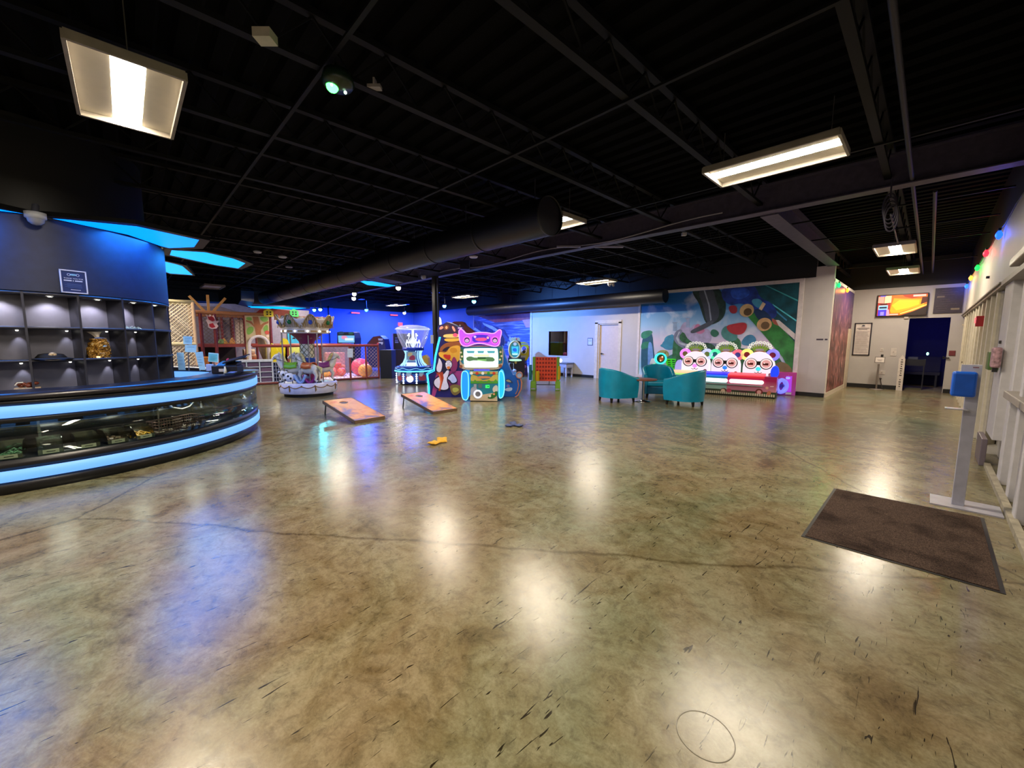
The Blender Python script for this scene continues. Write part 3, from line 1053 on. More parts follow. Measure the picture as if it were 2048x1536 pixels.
o.tube([ob_(35, 2.2, .68), ob_(37, 2.22, .6), ob_(39.5, 2.25, .565), ob_(42.5, 2.25, .58), ob_(44.2, 2.25, .63), ob_(43, 2.25, .67), ob_(41.5, 2.25, .665)], .009, 8)
tag(o.build('white_cable', WHITE), 'white looping cable hanging inside the glass display', 'cable')
t = thing('cable_adapter', 'small white plug adapter hanging on a cord in the display', 'plug', ob_(47.5, 2.25, .56))
o = MB(); o.box(-.014, .014, -.01, .01, -.03, .03); o.build('plug', WHITE, t, bevel=.003)
o = MB(); o.tube([(0, 0, .03), (.005, 0, .09), (.02, 0, .12), (.02, 0, .13)], .003, 5); o.build('cord', WHITE, t)
o = MB(); o.box(2.06, 2.3, -.03, .03, .335, .69)
for dgs in (50, 56):
    pass
# dark door panels at the end of the display
t = thing('display_divider', 'dark upright partition standing in the glass display', 'partition', (BC.x, BC.y, 0))
for dgs in (50, 62):
    o = MB(); a = R(dgs); o.cbox((2.22 * math.cos(a), 2.22 * math.sin(a), .512), (.3, .015, .35), (0, 0, a)); o.build('panel', mat('#101016', .3), t)

# point of sale gear on the counter end
loc, ro = on_bar(66, 2.3, .96)
t = thing('sales_terminal', 'black sales terminal tilted back on the far end of the counter', 'terminal', loc, YAW + R(10))
o = MB(); o.box(-.2, .16, -.1, .12, 0, .12); o.prismx([(-.1, .12), (.12, .12), (.12, .19), (-.04, .15)], -.14, .14); o.build('printer', mat('#14131c', .4), t, bevel=.01)
o = MB(); o.cbox((.12, 0, .225), (.34, .22, .02), (R(12), R(-16), 0)); o.build('screen', mat('#0c0c14', .2), t, bevel=.006)
o = MB(); o.cyl((.02, .02, .12), (.08, .02, .2), .02); o.build('neck', BLACK, t)
o = MB(); o.box(-.09, 0, -.112, -.1, .03, .075); o.build('paper_slot', mat('#b9b2aa', .5), t)
loc, ro = on_bar(60, 2.42, .96)
t = thing('card_reader', 'small card reader with a blue grey top, left of the sales terminal', 'card reader', loc, YAW)
o = MB(); o.prismx([(-.06, 0), (.08, 0), (.08, .035), (-.06, .015)], -.08, .08); o.build('body', SATIN, t, bevel=.004)
o = MB(); o.cbox((0, .01, .031), (.1, .08, .003), (R(8), 0, 0)); o.build('screen', mat('#8fa0d8', .2), t)
loc, ro = on_bar(62, 2.3, .96)
t = thing('sanitizer_bottle', 'small white bottle standing between the card reader and the terminal', 'bottle', loc, 0)
o = MB(); o.lathe([(0, 0), (.024, 0), (.02, .06), (.012, .1), (.012, .115), (0, .118)], n=16); o.build('bottle', mat('#dfe3da', .3), t)
loc, ro = on_bar(75, 2.45, .96)
t = thing('cream_tray', 'round cream tray lying on the counter end behind the terminal', 'tray', loc, 0)
o = MB(); o.lathe([(0, 0), (.2, 0), (.21, .012), (.2, .014), (.19, .006), (0, .006)], n=40); o.build('tray', mat('#b9a888', .45), t)
# back ledge of the counter (far side, white edge)
# ---- signs standing on the far ledge of the counter
P = G(395, 742, .96)
SF = Fr(P.x, P.y)
PAP = mat('#b9eaf2', .5, noise=.04); PLN = mat('#5fa6bc', .5)
def paper(fr, parent, pts, name='sheet', lines=4, y=0, m_=None, base=None):
    P = [(a, z - (base or 0)) for a, z in fr.poly(pts)]
    MB().prism(P, y, y + .004).build(name, m_ or PAP, parent)
    (x0, z1), (x1, _), (x2, z0) = P[0], P[1], P[2]
    L = []
    for i in range(lines):
        z = z1 + (z0 - z1) * (.25 + .6 * i / max(1, lines))
        sh = (x2 - x1) * (.25 + .6 * i / max(1, lines))
        L.append((rectp(x0 + sh + (x1 - x0) * .18, x0 + sh + (x1 - x0) * (.82 - .1 * (i % 2)), z - .004, z), PLN))
    if L:
        art('print', parent, y - .0005, L)
t = thing('sign_holder', 'tall pale cyan notice standing at the left end of the far counter ledge', 'sign', (SF.o.x, SF.o.y, 0), YAW)
paper(SF, t, [(353, 705), (367, 705), (371, 740), (357, 740)], lines=3)
t = thing('stacked_sign_stand', 'stand of three pale cyan notices stepping up from the counter ledge', 'sign', (SF.o.x, SF.o.y, 0), YAW)
paper(SF, t, [(364, 672), (382, 673), (382, 689), (365, 688)], lines=3, y=.02)
paper(SF, t, [(369, 690), (392, 690), (391, 705), (369, 704)], lines=1, y=.01)
paper(SF, t, [(390, 705), (405, 703), (411, 740), (399, 740)], lines=4)
o = MB(); a = SF.poly([(373, 689), (375, 741)]); o.tube([(a[0][0], .03, a[0][1]), (a[1][0], .03, .96)], .008, 6); a = SF.poly([(391, 704), (398, 741)]); o.tube([(a[0][0], .02, a[0][1]), (a[1][0], .02, .96)], .008, 6); o.build('stand', GREYM, t)
t = thing('paper_tray_box', 'small pale box on the counter ledge between the notices', 'box', (SF.o.x, SF.o.y, 0), YAW)
q = SF.rect(411, 729, 424, 741); MB().box(q[0], q[1], 0, .1, .96, q[3]).build('box', mat('#b8c8e8', .5), t, bevel=.004)
t = thing('square_sign_holder', 'square pale cyan sign on a short foot, right of the other notices', 'sign', (SF.o.x, SF.o.y, 0), YAW)
paper(SF, t, [(417, 705), (437, 707), (437, 725), (416, 723)], lines=4, m_=mat('#d5fbf4', .4))
q = SF.poly([(418, 707), (435, 708.5), (435, 723.5), (418, 722)]); MB().prism(q, -.001, 0).build('print_panel', mat('#86e2da', .4), t)
a = SF.p(427, 724); MB().tube([(a[0], .01, a[1]), (a[0], .01, .975)], .007, 6).box(a[0] - .05, a[0] + .05, -.03, .05, .96, .97).build('foot', CHROME, t)

# ================================================================ PLAY AREA
PX = -16.2
PF = Fr(PX, 0, PI / 2)
RED = mat('#7a2a30', .45, noise=.1)
REDM = mat('#8e3a34', .4)
NETM = mat('#8a7668', .7)
TAN = mat('#c9a98a', .5)
def net(mb, x0, x1, z0, z1, y, p=.07, r=.005):
    "diamond mesh of thin strands"
    H_ = z1 - z0; W_ = x1 - x0
    k = -H_
    while k < W_:
        for s in (0, 1):
            a0 = max(0, k); a1 = min(W_, k + H_)
            if a1 <= a0:
                continue
            za, zb = a0 - k, a1 - k
            if s == 0:
                A = (x0 + a0, y, z0 + za); B = (x0 + a1, y, z0 + zb)
            else:
                A = (x1 - a0, y, z0 + za); B = (x1 - a1, y, z0 + zb)
            mb.tube([A, B], r, 3)
        k += p * 1.41
    return mb
# front soft-play frame
ps = thing('play_structure', 'large indoor play frame with dark red posts, netting and a raised deck', 'play structure', (PX, 0, 0), PI / 2)
def zf(fr, px, py, off=0): return fr.p(px, py, off)
xs = [PF.p(q, 640)[0] for q in (401, 429, 490, 540)]
top = PF.p(470, 627)[1]; deck = PF.p(470, 691)[1]
for x in xs:
    o = MB(); o.cyl((x, 0, 0), (x, 0, top), .05, n=12); o.build('post', RED, ps)
for x in (xs[0], xs[1] + .5, xs[2], xs[3]):
    o = MB(); o.cyl((x, 2.2, 0), (x, 2.2, top), .045, n=10); o.build('post', RED, ps)
o = MB(); o.tube([(xs[0] - .3, 0, top), (xs[3] + .1, 0, top)], .06, 10); o.tube([(xs[0], 2.2, top), (xs[3], 2.2, top)], .05, 8); o.each('top_rail', mat('#a8704e', .45), ps)
o = MB(); o.box(xs[0], xs[2], -.03, 2.2, deck - .05, deck + .05); o.build('deck', REDM, ps)
o = MB(); net(o, xs[0] + .05, xs[2] - .05, deck + .06, top - .05, 0, .085, .006); o.build('net', NETM, ps)
o = MB()
for f_ in (-.35, 0, .35):
    o.cbox((xs[1] * .65 + xs[0] * .35 + f_ * .8, .05, top + .25), (.07, .05, .62), (0, f_ * 1.9, 0))
o.each('roof_brace', mat('#c79258', .5), ps)
# grey back panels and stripes behind the net
SOFT = mat('#9d96ac', .6)
o = MB(); o.box(xs[0] - .4, xs[3] + 2.2, 2.9, 3.0, 0, 2.75); o.build('back_panel', SOFT, ps)
o = MB()
for px_ in (434, 462, 478, 486):
    x = PF.p(px_, 650, 2.7)[0]; o.box(x - .04, x + .04, 2.6, 2.7, deck, top)
for px_ in (456, 462): 
    x = PF.p(px_, 650, 2.7)[0]; o.box(x - .03, x + .03, 2.6, 2.7, 0, deck)
o.each('back_post', mat('#5c2a30', .5), ps)
o = MB()
for i, px_ in enumerate((470, 480, 486)):
    x = PF.p(px_, 650, 2.5)[0]; o.box(x, x + .14, 2.5, 2.6, deck, top - .1)
o.each('cream_column', mat('#d8c9b8', .5), ps)
# dark underside
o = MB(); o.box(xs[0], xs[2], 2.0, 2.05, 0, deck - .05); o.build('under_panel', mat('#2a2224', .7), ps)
# awning painted roof behind
for nme, pts, hx, lb, ct in (('painted_roof_board', [(505, 632), (520, 619), (545, 617), (590, 622), (600, 634), (560, 632)], '#8e2a20', 'dark red painted roof board above the play structure', 'board'),
                         ('pale_roof_board', [(395, 612), (395, 606), (470, 608), (510, 618), (506, 627), (470, 622), (440, 613)], '#8f96cc', 'pale lavender roof board behind the black duct elbow', 'board')):
    t = thing(nme, lb, ct, (PX, 0, 0), PI / 2)
    MB().prism(PF.poly(pts, .6), .6, .66).build('board', mat(hx, .5), t)
# tree panel with doorway
t = thing('tree_panel', 'climbing panel painted with a brown tree and green leaves, with an arched opening', 'panel', (PX, 0, 0), PI / 2)
q = PF.poly([(490, 631), (538, 632), (540, 724), (533, 724), (533, 692), (528, 678), (518, 672), (507, 676), (501, 690), (501, 724), (494, 724)], -.08)
MB().prism(q, -.08, -.04).build('panel', mat('#c8b48c', .5), t)
BR = mat('#a5663e', .5); GRN = mat('#7fae4c', .5)
tree = [([(505, 633), (516, 633), (521, 650), (528, 645), (537, 642), (537, 646), (528, 650), (522, 660), (522, 672), (512, 672), (510, 655), (500, 646), (492, 643), (492, 640), (503, 643), (508, 650)], BR)]
leaf = [([(492, 634), (503, 634), (504, 642), (493, 640)], GRN), ([(518, 633), (536, 634), (536, 643), (524, 644)], GRN), ([(494, 655), (506, 652), (508, 662), (499, 670), (493, 668)], GRN), ([(528, 652), (536, 648), (536, 668), (526, 662)], GRN), ([(494, 646), (500, 650), (496, 653)], mat('#a9c86c', .5))]
art('painting', t, -.081, [(blob(PF.poly(p, -.08), 2), m_) for p, m_ in leaf] + [(PF.poly(p, -.08), m_) for p, m_ in tree] + [(circ(*PF.p(534, 665, -.08), .07), mat('#d8584c', .5)), (circ(*PF.p(535, 672, -.08), .05), mat('#f0d0c0', .5))])
o = MB(); a = PF.p(518, 690, -.2); b_ = PF.p(537, 690, -.2)
w_ = (b_[0] - a[0])
pts = [(a[0] - w_, -.2, 0)] + [(a[0] + w_ * math.cos(PI - PI * i / 12), -.2, a[1] + .3 * math.sin(PI * i / 12)) for i in range(13)] + [(a[0] + w_, -.2, 0)]
tt = thing('white_entry_arch', 'white padded arch over the gap in the tree panel', 'arch', (PX, 0, 0), PI / 2)
o.tube(pts, .05, 10).build('arch_tube', mat('#d9cdd2', .4), tt)
# rainbow steps
def steps(x0, x1, y0, label):
    t = thing('rainbow_steps', label, 'steps', (PX, 0, 0), PI / 2)
    cs = ['#e8b49c', '#8fbf3e', '#e8a520', '#e2552c', '#e8b090', '#ead0b8']
    for i, cc in enumerate(cs):
        o = MB(); z = .08 + i * .19
        o.prismx([(y0 + i * .2 + .09 * math.cos(a), z + .095 * math.sin(a)) for a in [2 * PI * k / 14 for k in range(14)]], x0, x1)
        o.prismx([(y0 + i * .2, 0), (y0 + i * .2 + .2, 0), (y0 + i * .2 + .2, z + .09), (y0 + i * .2, z + .09)], x0, x1)
        o.build('step', mat(cc, .4), t)
a = PF.p(501, 700, 0)[0]; b_ = PF.p(524, 700, 0)[0]
steps(a, b_, .15, 'padded rainbow steps seen through the white arch')
a = PF.p(484, 700, 0)[0]; b_ = PF.p(489, 700, 0)[0]
# trunk-like tan post
t = thing('padded_tree_trunk', 'grey brown padded trunk leaning beside the rainbow steps', 'trunk', (PX, 0, 0), PI / 2)
o = MB(); q = PF.poly([(515, 672), (532, 676), (536, 722), (529, 722), (520, 700)], .3); o.prism(q, .3, .5); o.build('trunk', mat('#9c8468', .6, noise=.2, scale=5), t, bevel=.03)
# red wings mascot-like cut-out (flame shape)
t = thing('red_flame_decoration', 'red and white flame shaped cut-out hanging on the play net', 'decoration', (PX, 0, 0), PI / 2)
fl_ = [([(412, 629), (418, 632), (420, 629), (424, 633), (427, 630), (430, 636), (432, 642), (438, 642), (434, 648), (437, 652), (433, 657), (424, 658), (417, 655), (416, 648), (412, 640), (416, 638)], mat('#e9c9cc', .5)),
      ([(415, 632), (419, 634), (422, 632), (427, 634), (430, 641), (425, 643), (417, 639)], mat('#c02838', .4)), ([(418, 648), (426, 646), (428, 650), (431, 654), (424, 656), (419, 653)], mat('#b82232', .4))]
o = MB(); o.prism(PF.poly(fl_[0][0], -.1), -.1, -.06); o.build('backing', fl_[0][1], t)
art('flames', t, -.101, [(PF.poly(p, -.1), m_) for p, m_ in fl_[1:]])
# orange and green deck ornaments
for i, (pts, hx, lb) in enumerate((([(436, 686), (440, 677), (447, 676), (450, 686)], '#7fae6a', 'green leaf cushion on the raised play deck'),
                                   ([(446, 686), (447, 677), (449, 674), (456, 684), (459, 686)], '#e8b050', 'left orange pointed cushion on the raised play deck'),
                                   ([(458, 686), (461, 679), (465, 673), (471, 682), (472, 686)], '#e09a48', 'right orange pointed cushion on the raised play deck'))):
    t = thing('pointed_cushion', lb, 'cushion', (PX, 0, 0), PI / 2, 'pointed cushions on the play deck')
    q = PF.poly(pts, .1); zz = min(p[1] for p in q); q = [(x, deck + .05 + z - zz) for x, z in q]
    MB().prism(q, .1, .3).build('cushion', mat(hx, .5), t, bevel=.02)
# pink slide, orange posts at the lower left
t = thing('pink_slide_side', 'bright pink curved toddler slide beside the white cubby rack', 'slide', (PX, 0, 0), PI / 2)
q = PF.poly([(454, 744), (453, 719), (455, 717), (458, 722), (461, 727), (467, 731), (467, 746)], -.6)
MB().prism([(x, max(0, z)) for x, z in q], -.6, -.52).build('side_panel', mat('#c2318c', .4), t, bevel=.01)
MB().prism([(x + .1, max(0, z)) for x, z in q], -.1, -.02).build('side_panel', mat('#a81e6e', .4), t, bevel=.01)
for i, px_ in enumerate((412, 431)):
    a = PF.p(px_, 725, -.4)
    o = MB(); o.cyl((a[0], -.4, 0), (a[0], -.4, PF.p(px_, 716 + 5 * i, -.4)[1]), .085, n=14)
    o.ball((a[0], -.4, PF.p(px_, 716 + 5 * i, -.4)[1]), (.1, .1, .05), 12, 8)
    o = o.build('padded_post', mat(['#c87828', '#dca088'][i], .45), loc=(PX, 0, 0), rot=PI / 2); tag(o, ['short orange padded post behind the counter notices', 'short peach padded post right of the square cyan sign'][i], 'post')
# little houses on the top rail
for px_, hx, lb in ((537, '#e8d23a', 'small yellow house ornament on the top rail of the play frame'), (588, '#58e07a', 'small green house ornament right of the yellow one')):
    a, z = PF.p(px_, 626, -.1)
    w_ = .14
    t = thing('house_ornament', lb, 'ornament', (PX, 0, 0), PI / 2)
    MB().prism([(a - w_, z - .13), (a + w_, z - .13), (a + w_, z + .07), (a, z + .15), (a - w_, z + .07)], -.14, -.05).build('house', mat(hx, .4), t)
    [MB().box(a + sx - .025, a + sx + .025, -.143, -.14, z + sz - .025, z + sz + .025).build('window', BLACK, t) for sx in (-.05, .05) for sz in (-.05, .03)]
    MB().tube([(a, -.06, z - .13), (a, -.03, top)], .012, 6).build('mount', REDM, t)
t = thing('upper_rail', 'tan rail running on from the play frame to the carousel canopy', 'rail', (PX, 0, 0), PI / 2)
q = PF.rect(540, 630, 600, 640)
MB().box(q[0] + .15, q[1] + 1.2, -.02, .1, q[3] - .16, q[3]).build('rail', mat('#a06a50', .5), t)
# slides
YEL = mat('#e6d020', .3)
def slide(label, pts_in, mt, off):
    t = thing('toddler_slide', label, 'slide', (PX, 0, 0), PI / 2)
    q = PF.poly(pts_in, off); q = [(x, max(0.0, z)) for x, z in q]
    MB().prism(q, off, off + .06).build('side_panel', mt, t, bevel=.02)
    MB().prism(q, off + .7, off + .76).build('side_panel', mt, t, bevel=.02)
    xa, xb = min(p[0] for p in q), max(p[0] for p in q); zt = max(p[1] for p in q)
    o = MB(); o.grid(lambda u, v: (xa + .1 + (xb - xa - .2) * u, off + .05 + .66 * v, .1 + (zt - .35) * (1 - u) ** 1.3), 14, 2); o.build('chute', mt, t, solid=.03)
slide('yellow toddler slide left of the carousel', [(543, 728), (542, 688), (543, 686), (547, 688), (552, 692), (557, 702), (563, 712), (574, 722), (574, 728)], YEL, -.5)
t = thing('yellow_wave_panel', 'tall yellow wave panel behind the toddler slide', 'panel', (PX, 0, 0), PI / 2)
MB().prism(blob([(x, max(0, z)) for x, z in PF.poly([(544, 735), (543, 688), (560, 692), (563, 678), (569, 676), (577, 681), (578, 692), (574, 735)], .5)], 2), .5, .56).build('panel', mat('#e8d624', .35), t)
slide('pale yellow green slide seen behind the carousel', [(580, 736), (581, 694), (600, 694), (607, 710), (612, 725), (616, 736)], mat('#dce070', .35), -.2)
o = thing('clear_notice', 'white paper notice taped to the pale green slide', 'notice', (PX, 0, 0), PI / 2)
paper(PF, o, [(597, 700), (608, 700), (608, 715), (597, 715)], y=-.25, m_=mat('#c9d2ee', .5))
t = thing('cyan_light_patch', 'wall patch past the carousel with cyan light put into its colour', 'panel', (PX, 0, 0), PI / 2)
q = PF.rect(575, 664, 606, 690, 2.8); MB().box(q[0], q[1], 2.8, 2.86, q[2] - .3, q[3]).build('panel', mat('#3fb2d8', .5), t)  # cyan light falling on the wall, painted as the panel's colour

# cubby racks
CW = mat('#cfd8e6', .4); PUR = mat('#6d5270', .5)
A = G(522, 768); B = G(546, 765)
CF = Fr(A.x - .1, A.y, PI / 2 - R(8))
t = thing('cubby_rack', 'white rack of purple bins, three columns by four rows, behind the counter end', 'rack', (CF.o.x, CF.o.y, 0), CF.rot)
x1 = CF.p(545, 740)[0]; x0 = CF.p(467, 740)[0]; zt = CF.p(520, 722)[1]
o = MB()
for i in range(4):
    x = x0 + (x1 - x0) * i / 3; o.box(x - .018, x + .018, 0, .4, 0, zt)
o.box(x0 - .03, x1 + .03, -.02, .42, zt - .03, zt + .04)
for j in range(4):
    z = .04 + (zt - .06) * j / 4; o.box(x0, x1, 0, .4, z - .012, z + .012)
o.box(x0, x1, .39, .4, 0, zt)
o.build('frame', CW, t, bevel=.003)
for i in range(3):
    for j in range(4):
        xa = x0 + (x1 - x0) * i / 3 + .03; xb = x0 + (x1 - x0) * (i + 1) / 3 - .03; z = .04 + (zt - .06) * j / 4 + .016
        MB().box(xa, xb, .03, .37, z, z + (zt - .06) / 4 - .05).build('bin', mat('#5f5070', .5) if (i + j) % 2 else PUR, t, bevel=.01)
A = G(546, 766); C2 = Fr(A.x, A.y, YAW + R(20))
t = thing('grey_cubby_cabinet', 'small grey pigeonhole cabinet at the end of the purple bin rack', 'cabinet', (C2.o.x, C2.o.y, 0), C2.rot)
q = C2.rect(546, 725, 564, 767); zt = q[3]; x0, x1 = q[0], q[1]
o = MB(); o.box(x0, x1, .28, .3, .05, zt)
for i in range(4):
    x = x0 + (x1 - x0) * i / 3; o.box(x - .008, x + .008, 0, .3, .05, zt)
for j in range(6):
    z = .05 + (zt - .05) * j / 5; o.box(x0, x1, 0, .3, z - .008, z + .008)
o.build('cabinet', mat('#a3aac8', .45), t)
q = C2.rect(564, 724, 576, 768); t = thing('pale_side_panel', 'plain pale blue panel between the pigeonholes and the carousel', 'panel', (C2.o.x, C2.o.y, 0), C2.rot)
MB().box(q[0], q[1], .0, .3, 0, q[3]).build('panel', mat('#b5c6e4', .45), t, bevel=.01)

# net column (lattice tower) at the left
NCt = Fr(-14.6, 1.0, PI / 2)
t = thing('net_tower', 'tall tower of cream netting right of the curved shelving', 'play tower', (-14.6, 1.0, 0), PI / 2)
q = NCt.rect(343, 602, 393, 700)
x0, x1, zt = q[0] - .3, q[1], q[3]
for x in (x0, x1 - .0):
    for y in (0, .9):
        MB().cyl((x, y, 0), (x, y, zt), .045, n=10).build('post', TAN, t)
o = MB(); o.tube([(x0, 0, zt), (x1, 0, zt), (x1, .9, zt), (x0, .9, zt)], .055, 8, closed=True); o.tube([(x0, 0, 1.35), (x1, 0, 1.35)], .05, 8); o.each('rail', mat('#c9bc94', .5), t)
o = MB(); net(o, x0, x1, 0, zt, 0, .07, .012); o.build('net', mat('#cdbfa8', .6), t)
o = MB(); net(o, x0, x1, 0, zt, .9, .07, .012); o.build('net', mat('#b8ab98', .6), t)
o = MB(); o.box(x0, x1, 1.6, 1.65, 0, zt); o.build('back_panel', mat('#8a8088', .6), t)

# low mesh fence round the ball area
A = G(655, 763); B = G(758, 757)
D = Vector((B.x - A.x, B.y - A.y)); ffr = Fr(A.x, A.y, math.atan2(D.y, D.x))
L = D.length
zt = ffr.p(700, 691)[1]
t = thing('play_fence', 'low mesh fence with a padded red top rail around the ball area', 'fence', (A.x, A.y, 0), ffr.rot)
o = MB(); o.tube([(-2.2, 0, zt), (L, 0, zt)], .05, 10); o.build('top_rail', REDM, t)
o = MB(); o.tube([(-2.2, 0, .05), (L, 0, .05)], .04, 8); o.build('bottom_rail', mat('#6b2a28', .5), t)
for x in [ffr.p(q, 720)[0] for q in (577, 641, 700, 732, 757)]:
    o = MB(); o.cyl((x, 0, 0), (x, 0, zt), .035, n=10); o.build('post', REDM, t)
for x in [ffr.p(q, 720)[0] for q in (665, 684)]:
    o = MB(); o.cyl((x, 2.8, 0), (x, 2.8, zt), .04, n=10); o.build('post', REDM, t)
o = MB(); net(o, ffr.p(641, 720)[0], L, .06, zt - .03, 0, .09, .0055); o.build('net', mat('#b39a94', .6), t)
o = MB(); o.tube([(-2.2, 3.2, zt), (L, 3.2, zt)], .05, 10); o.build('top_rail', REDM, t)
o = MB(); o.box(ffr.p(655, 700)[0], L, 3.3, 3.34, 0, zt - .05); o.build('back_screen', mat('#a39aa8', .6), t)
tt = thing('fence_notice', 'white notice clipped to the middle of the mesh fence', 'notice', (A.x, A.y, 0), ffr.rot)
paper(ffr, tt, [(694, 697), (705, 697), (705, 715), (694, 715)], y=-.05, m_=mat('#cfdcf4', .4), lines=2)
bl = [((721, 742), .36, '#e0507e', 'large pink ball behind the mesh fence'), ((731, 751), .27, '#f0a860', 'orange ball in front of the pink ball'), ((683, 743), .17, '#e06868', 'small red ball among the soft blocks'),
      ((662, 738), .2, '#e88070', 'coral ball left of the small red ball'), ((652, 724), .2, '#f0b050', 'small orange ball beside the carousel pole')]
for (px_, py_), r_, hx, lb in bl:
    y_ = .55 if r_ == .27 else (1.3 if r_ == .36 else 1.7)
    a = ffr.p(px_, py_, y_)
    o = MB(); o.ball((0, 0, 0), r_, 24, 16)
    for k in range(3):
        pass
    w = ffr.o + ffr.dx * a[0] + ffr.dy * y_
    o = o.build('play_ball', mat(hx, .35), loc=(w.x, w.y, r_ + .02)); tag(o, lb, 'ball', 'play balls behind the fence')
# soft red blocks & pale mat
t = thing('soft_play_blocks', 'pile of coral red soft play blocks behind the fence', 'blocks', (A.x, A.y, 0), ffr.rot)
for (a0, b0, c0, d0, hx, y0) in ((652, 705, 692, 745, '#d89aa4', 2.9), (650, 724, 668, 746, '#e06a50', 2.2), (668, 726, 684, 746, '#d85c58', 2.0), (684, 730, 692, 746, '#e2887a', 2.4)):
    q = ffr.rect(a0, b0, c0, d0, y0)
    MB().box(q[0], q[1], y0, y0 + .3, .02, q[3]).build('block', mat(hx, .5), t, bevel=.04)
q = MB(); q.box(ffr.p(640, 750)[0] - .2, L - .1, .1, 3.2, .001, .02); o = q.build('play_mat', mat('#d8c6cc', .6), loc=(A.x, A.y, 0), rot=ffr.rot); tag(o, 'pale padded mat inside the mesh fence', 'mat')

# ================================================================ CAROUSEL
cc = G(619, 789)
W0 = (G(671, 783) - G(567, 783)).length / 2
CD = thing('carousel', 'small white and gold kiddie carousel with a purple column', 'carousel', (cc.x, cc.y, 0), YAW)
CFr = Fr(cc.x, cc.y)
dep = cc.x * -math.sin(YAW) + cc.y * math.cos(YAW); sc_ = dep / 800
def cr(n): return n * sc_
R0 = cr(52)
zb = lambda py: CFr.p(619, py)[1]
MB().lathe([(R0 * .85, 0), (R0 * .85, .09)], n=48).build('plinth', BLACK, CD)
OFFW = mat('#c9c8dc', .35); GOLD = mat('#8e6a3c', .35, .4); GOLD2 = mat('#a88a5a', .35, .3)
MB().lathe([(0, .085), (R0 * .97, .085), (R0 * .99, .1), (R0 * 1.01, .34), (R0 * .96, .37), (R0 * .93, .33), (0, .33)], n=64).build('platform', OFFW, CD)
MB().lathe([(0, .331), (R0 * .93, .331)], n=48).build('deck', mat('#7f93c0', .4), CD)
# gilded swags on the rim
o = MB()
for k in range(14):
    a0 = 2 * PI * k / 14; a1 = 2 * PI * (k + 1) / 14
    pts = []
    for i in range(9):
        a = a0 + (a1 - a0) * i / 8
        pts.append((R0 * 1.012 * math.cos(a), R0 * 1.012 * math.sin(a), .3 - .05 * math.sin(PI * i / 8)))
    o.tube(pts, .011, 5)
    if k % 2 == 0:
        o.tube([(R0 * 1.01 * math.cos(a0), R0 * 1.01 * math.sin(a0), .31), (R0 * 1.01 * math.cos(a0 + .02), R0 * 1.01 * math.sin(a0 + .02), .2), (R0 * 1.01 * math.cos(a0), R0 * 1.01 * math.sin(a0), .15)], [.014, .02, .006], 6)
    o.ball((R0 * 1.012 * math.cos(a0), R0 * 1.012 * math.sin(a0), .3), .022, 8, 6)
o.build('gilded_swags', GOLD, CD)
zt1, zt2 = zb(667), zb(631)
# column: cream lower, then purple flare
MB().lathe([(.17, .33), (.17, zb(727))], n=32).build('lower_column', mat('#7a1a52', .4), CD)
MB().lathe([(.19, zb(730)), (.2, zb(728)), (.2, zb(717)), (.18, zb(715))], n=8, smooth=False).build('blue_drum', mat('#173f9a', .3), CD)
lm, nt, b = node_mat('lattice_cream')
o = MB(); o.lathe([(.17, zb(716)), (.165, zb(700)), (.17, zb(687))], n=32); o.build('lattice_column', mat('#d8d0b4', .4), CD)
o = MB()
za, zc = zb(716), zb(687)
for k in range(8):
    for s in (-1, 1):
        o.tube([(.175 * math.cos(2 * PI * k / 8 + s * i * .2), .175 * math.sin(2 * PI * k / 8 + s * i * .2), za + (zc - za) * i / 10) for i in range(11)], .007, 4)
o.build('lattice', mat('#5a5a34', .4), CD)
MB().lathe([(.17, zb(688)), (.2, zb(682)), (.26, zb(677)), (.36, zb(670)), (.4, zt1)], n=40).build('flared_capital', mat('#7c1650', .35), CD)
o = MB()
for k in range(8):
    a = 2 * PI * k / 8
    o.tube([((.33) * math.cos(a + .1 * math.cos(i)), .33 * math.sin(a + .1 * math.cos(i)), zb(677) + .014 * math.sin(i * 1.3) + .0) for i in range(7)], .012, 5)
o.build('capital_scrolls', mat('#9a5a4a', .35, .3), CD)
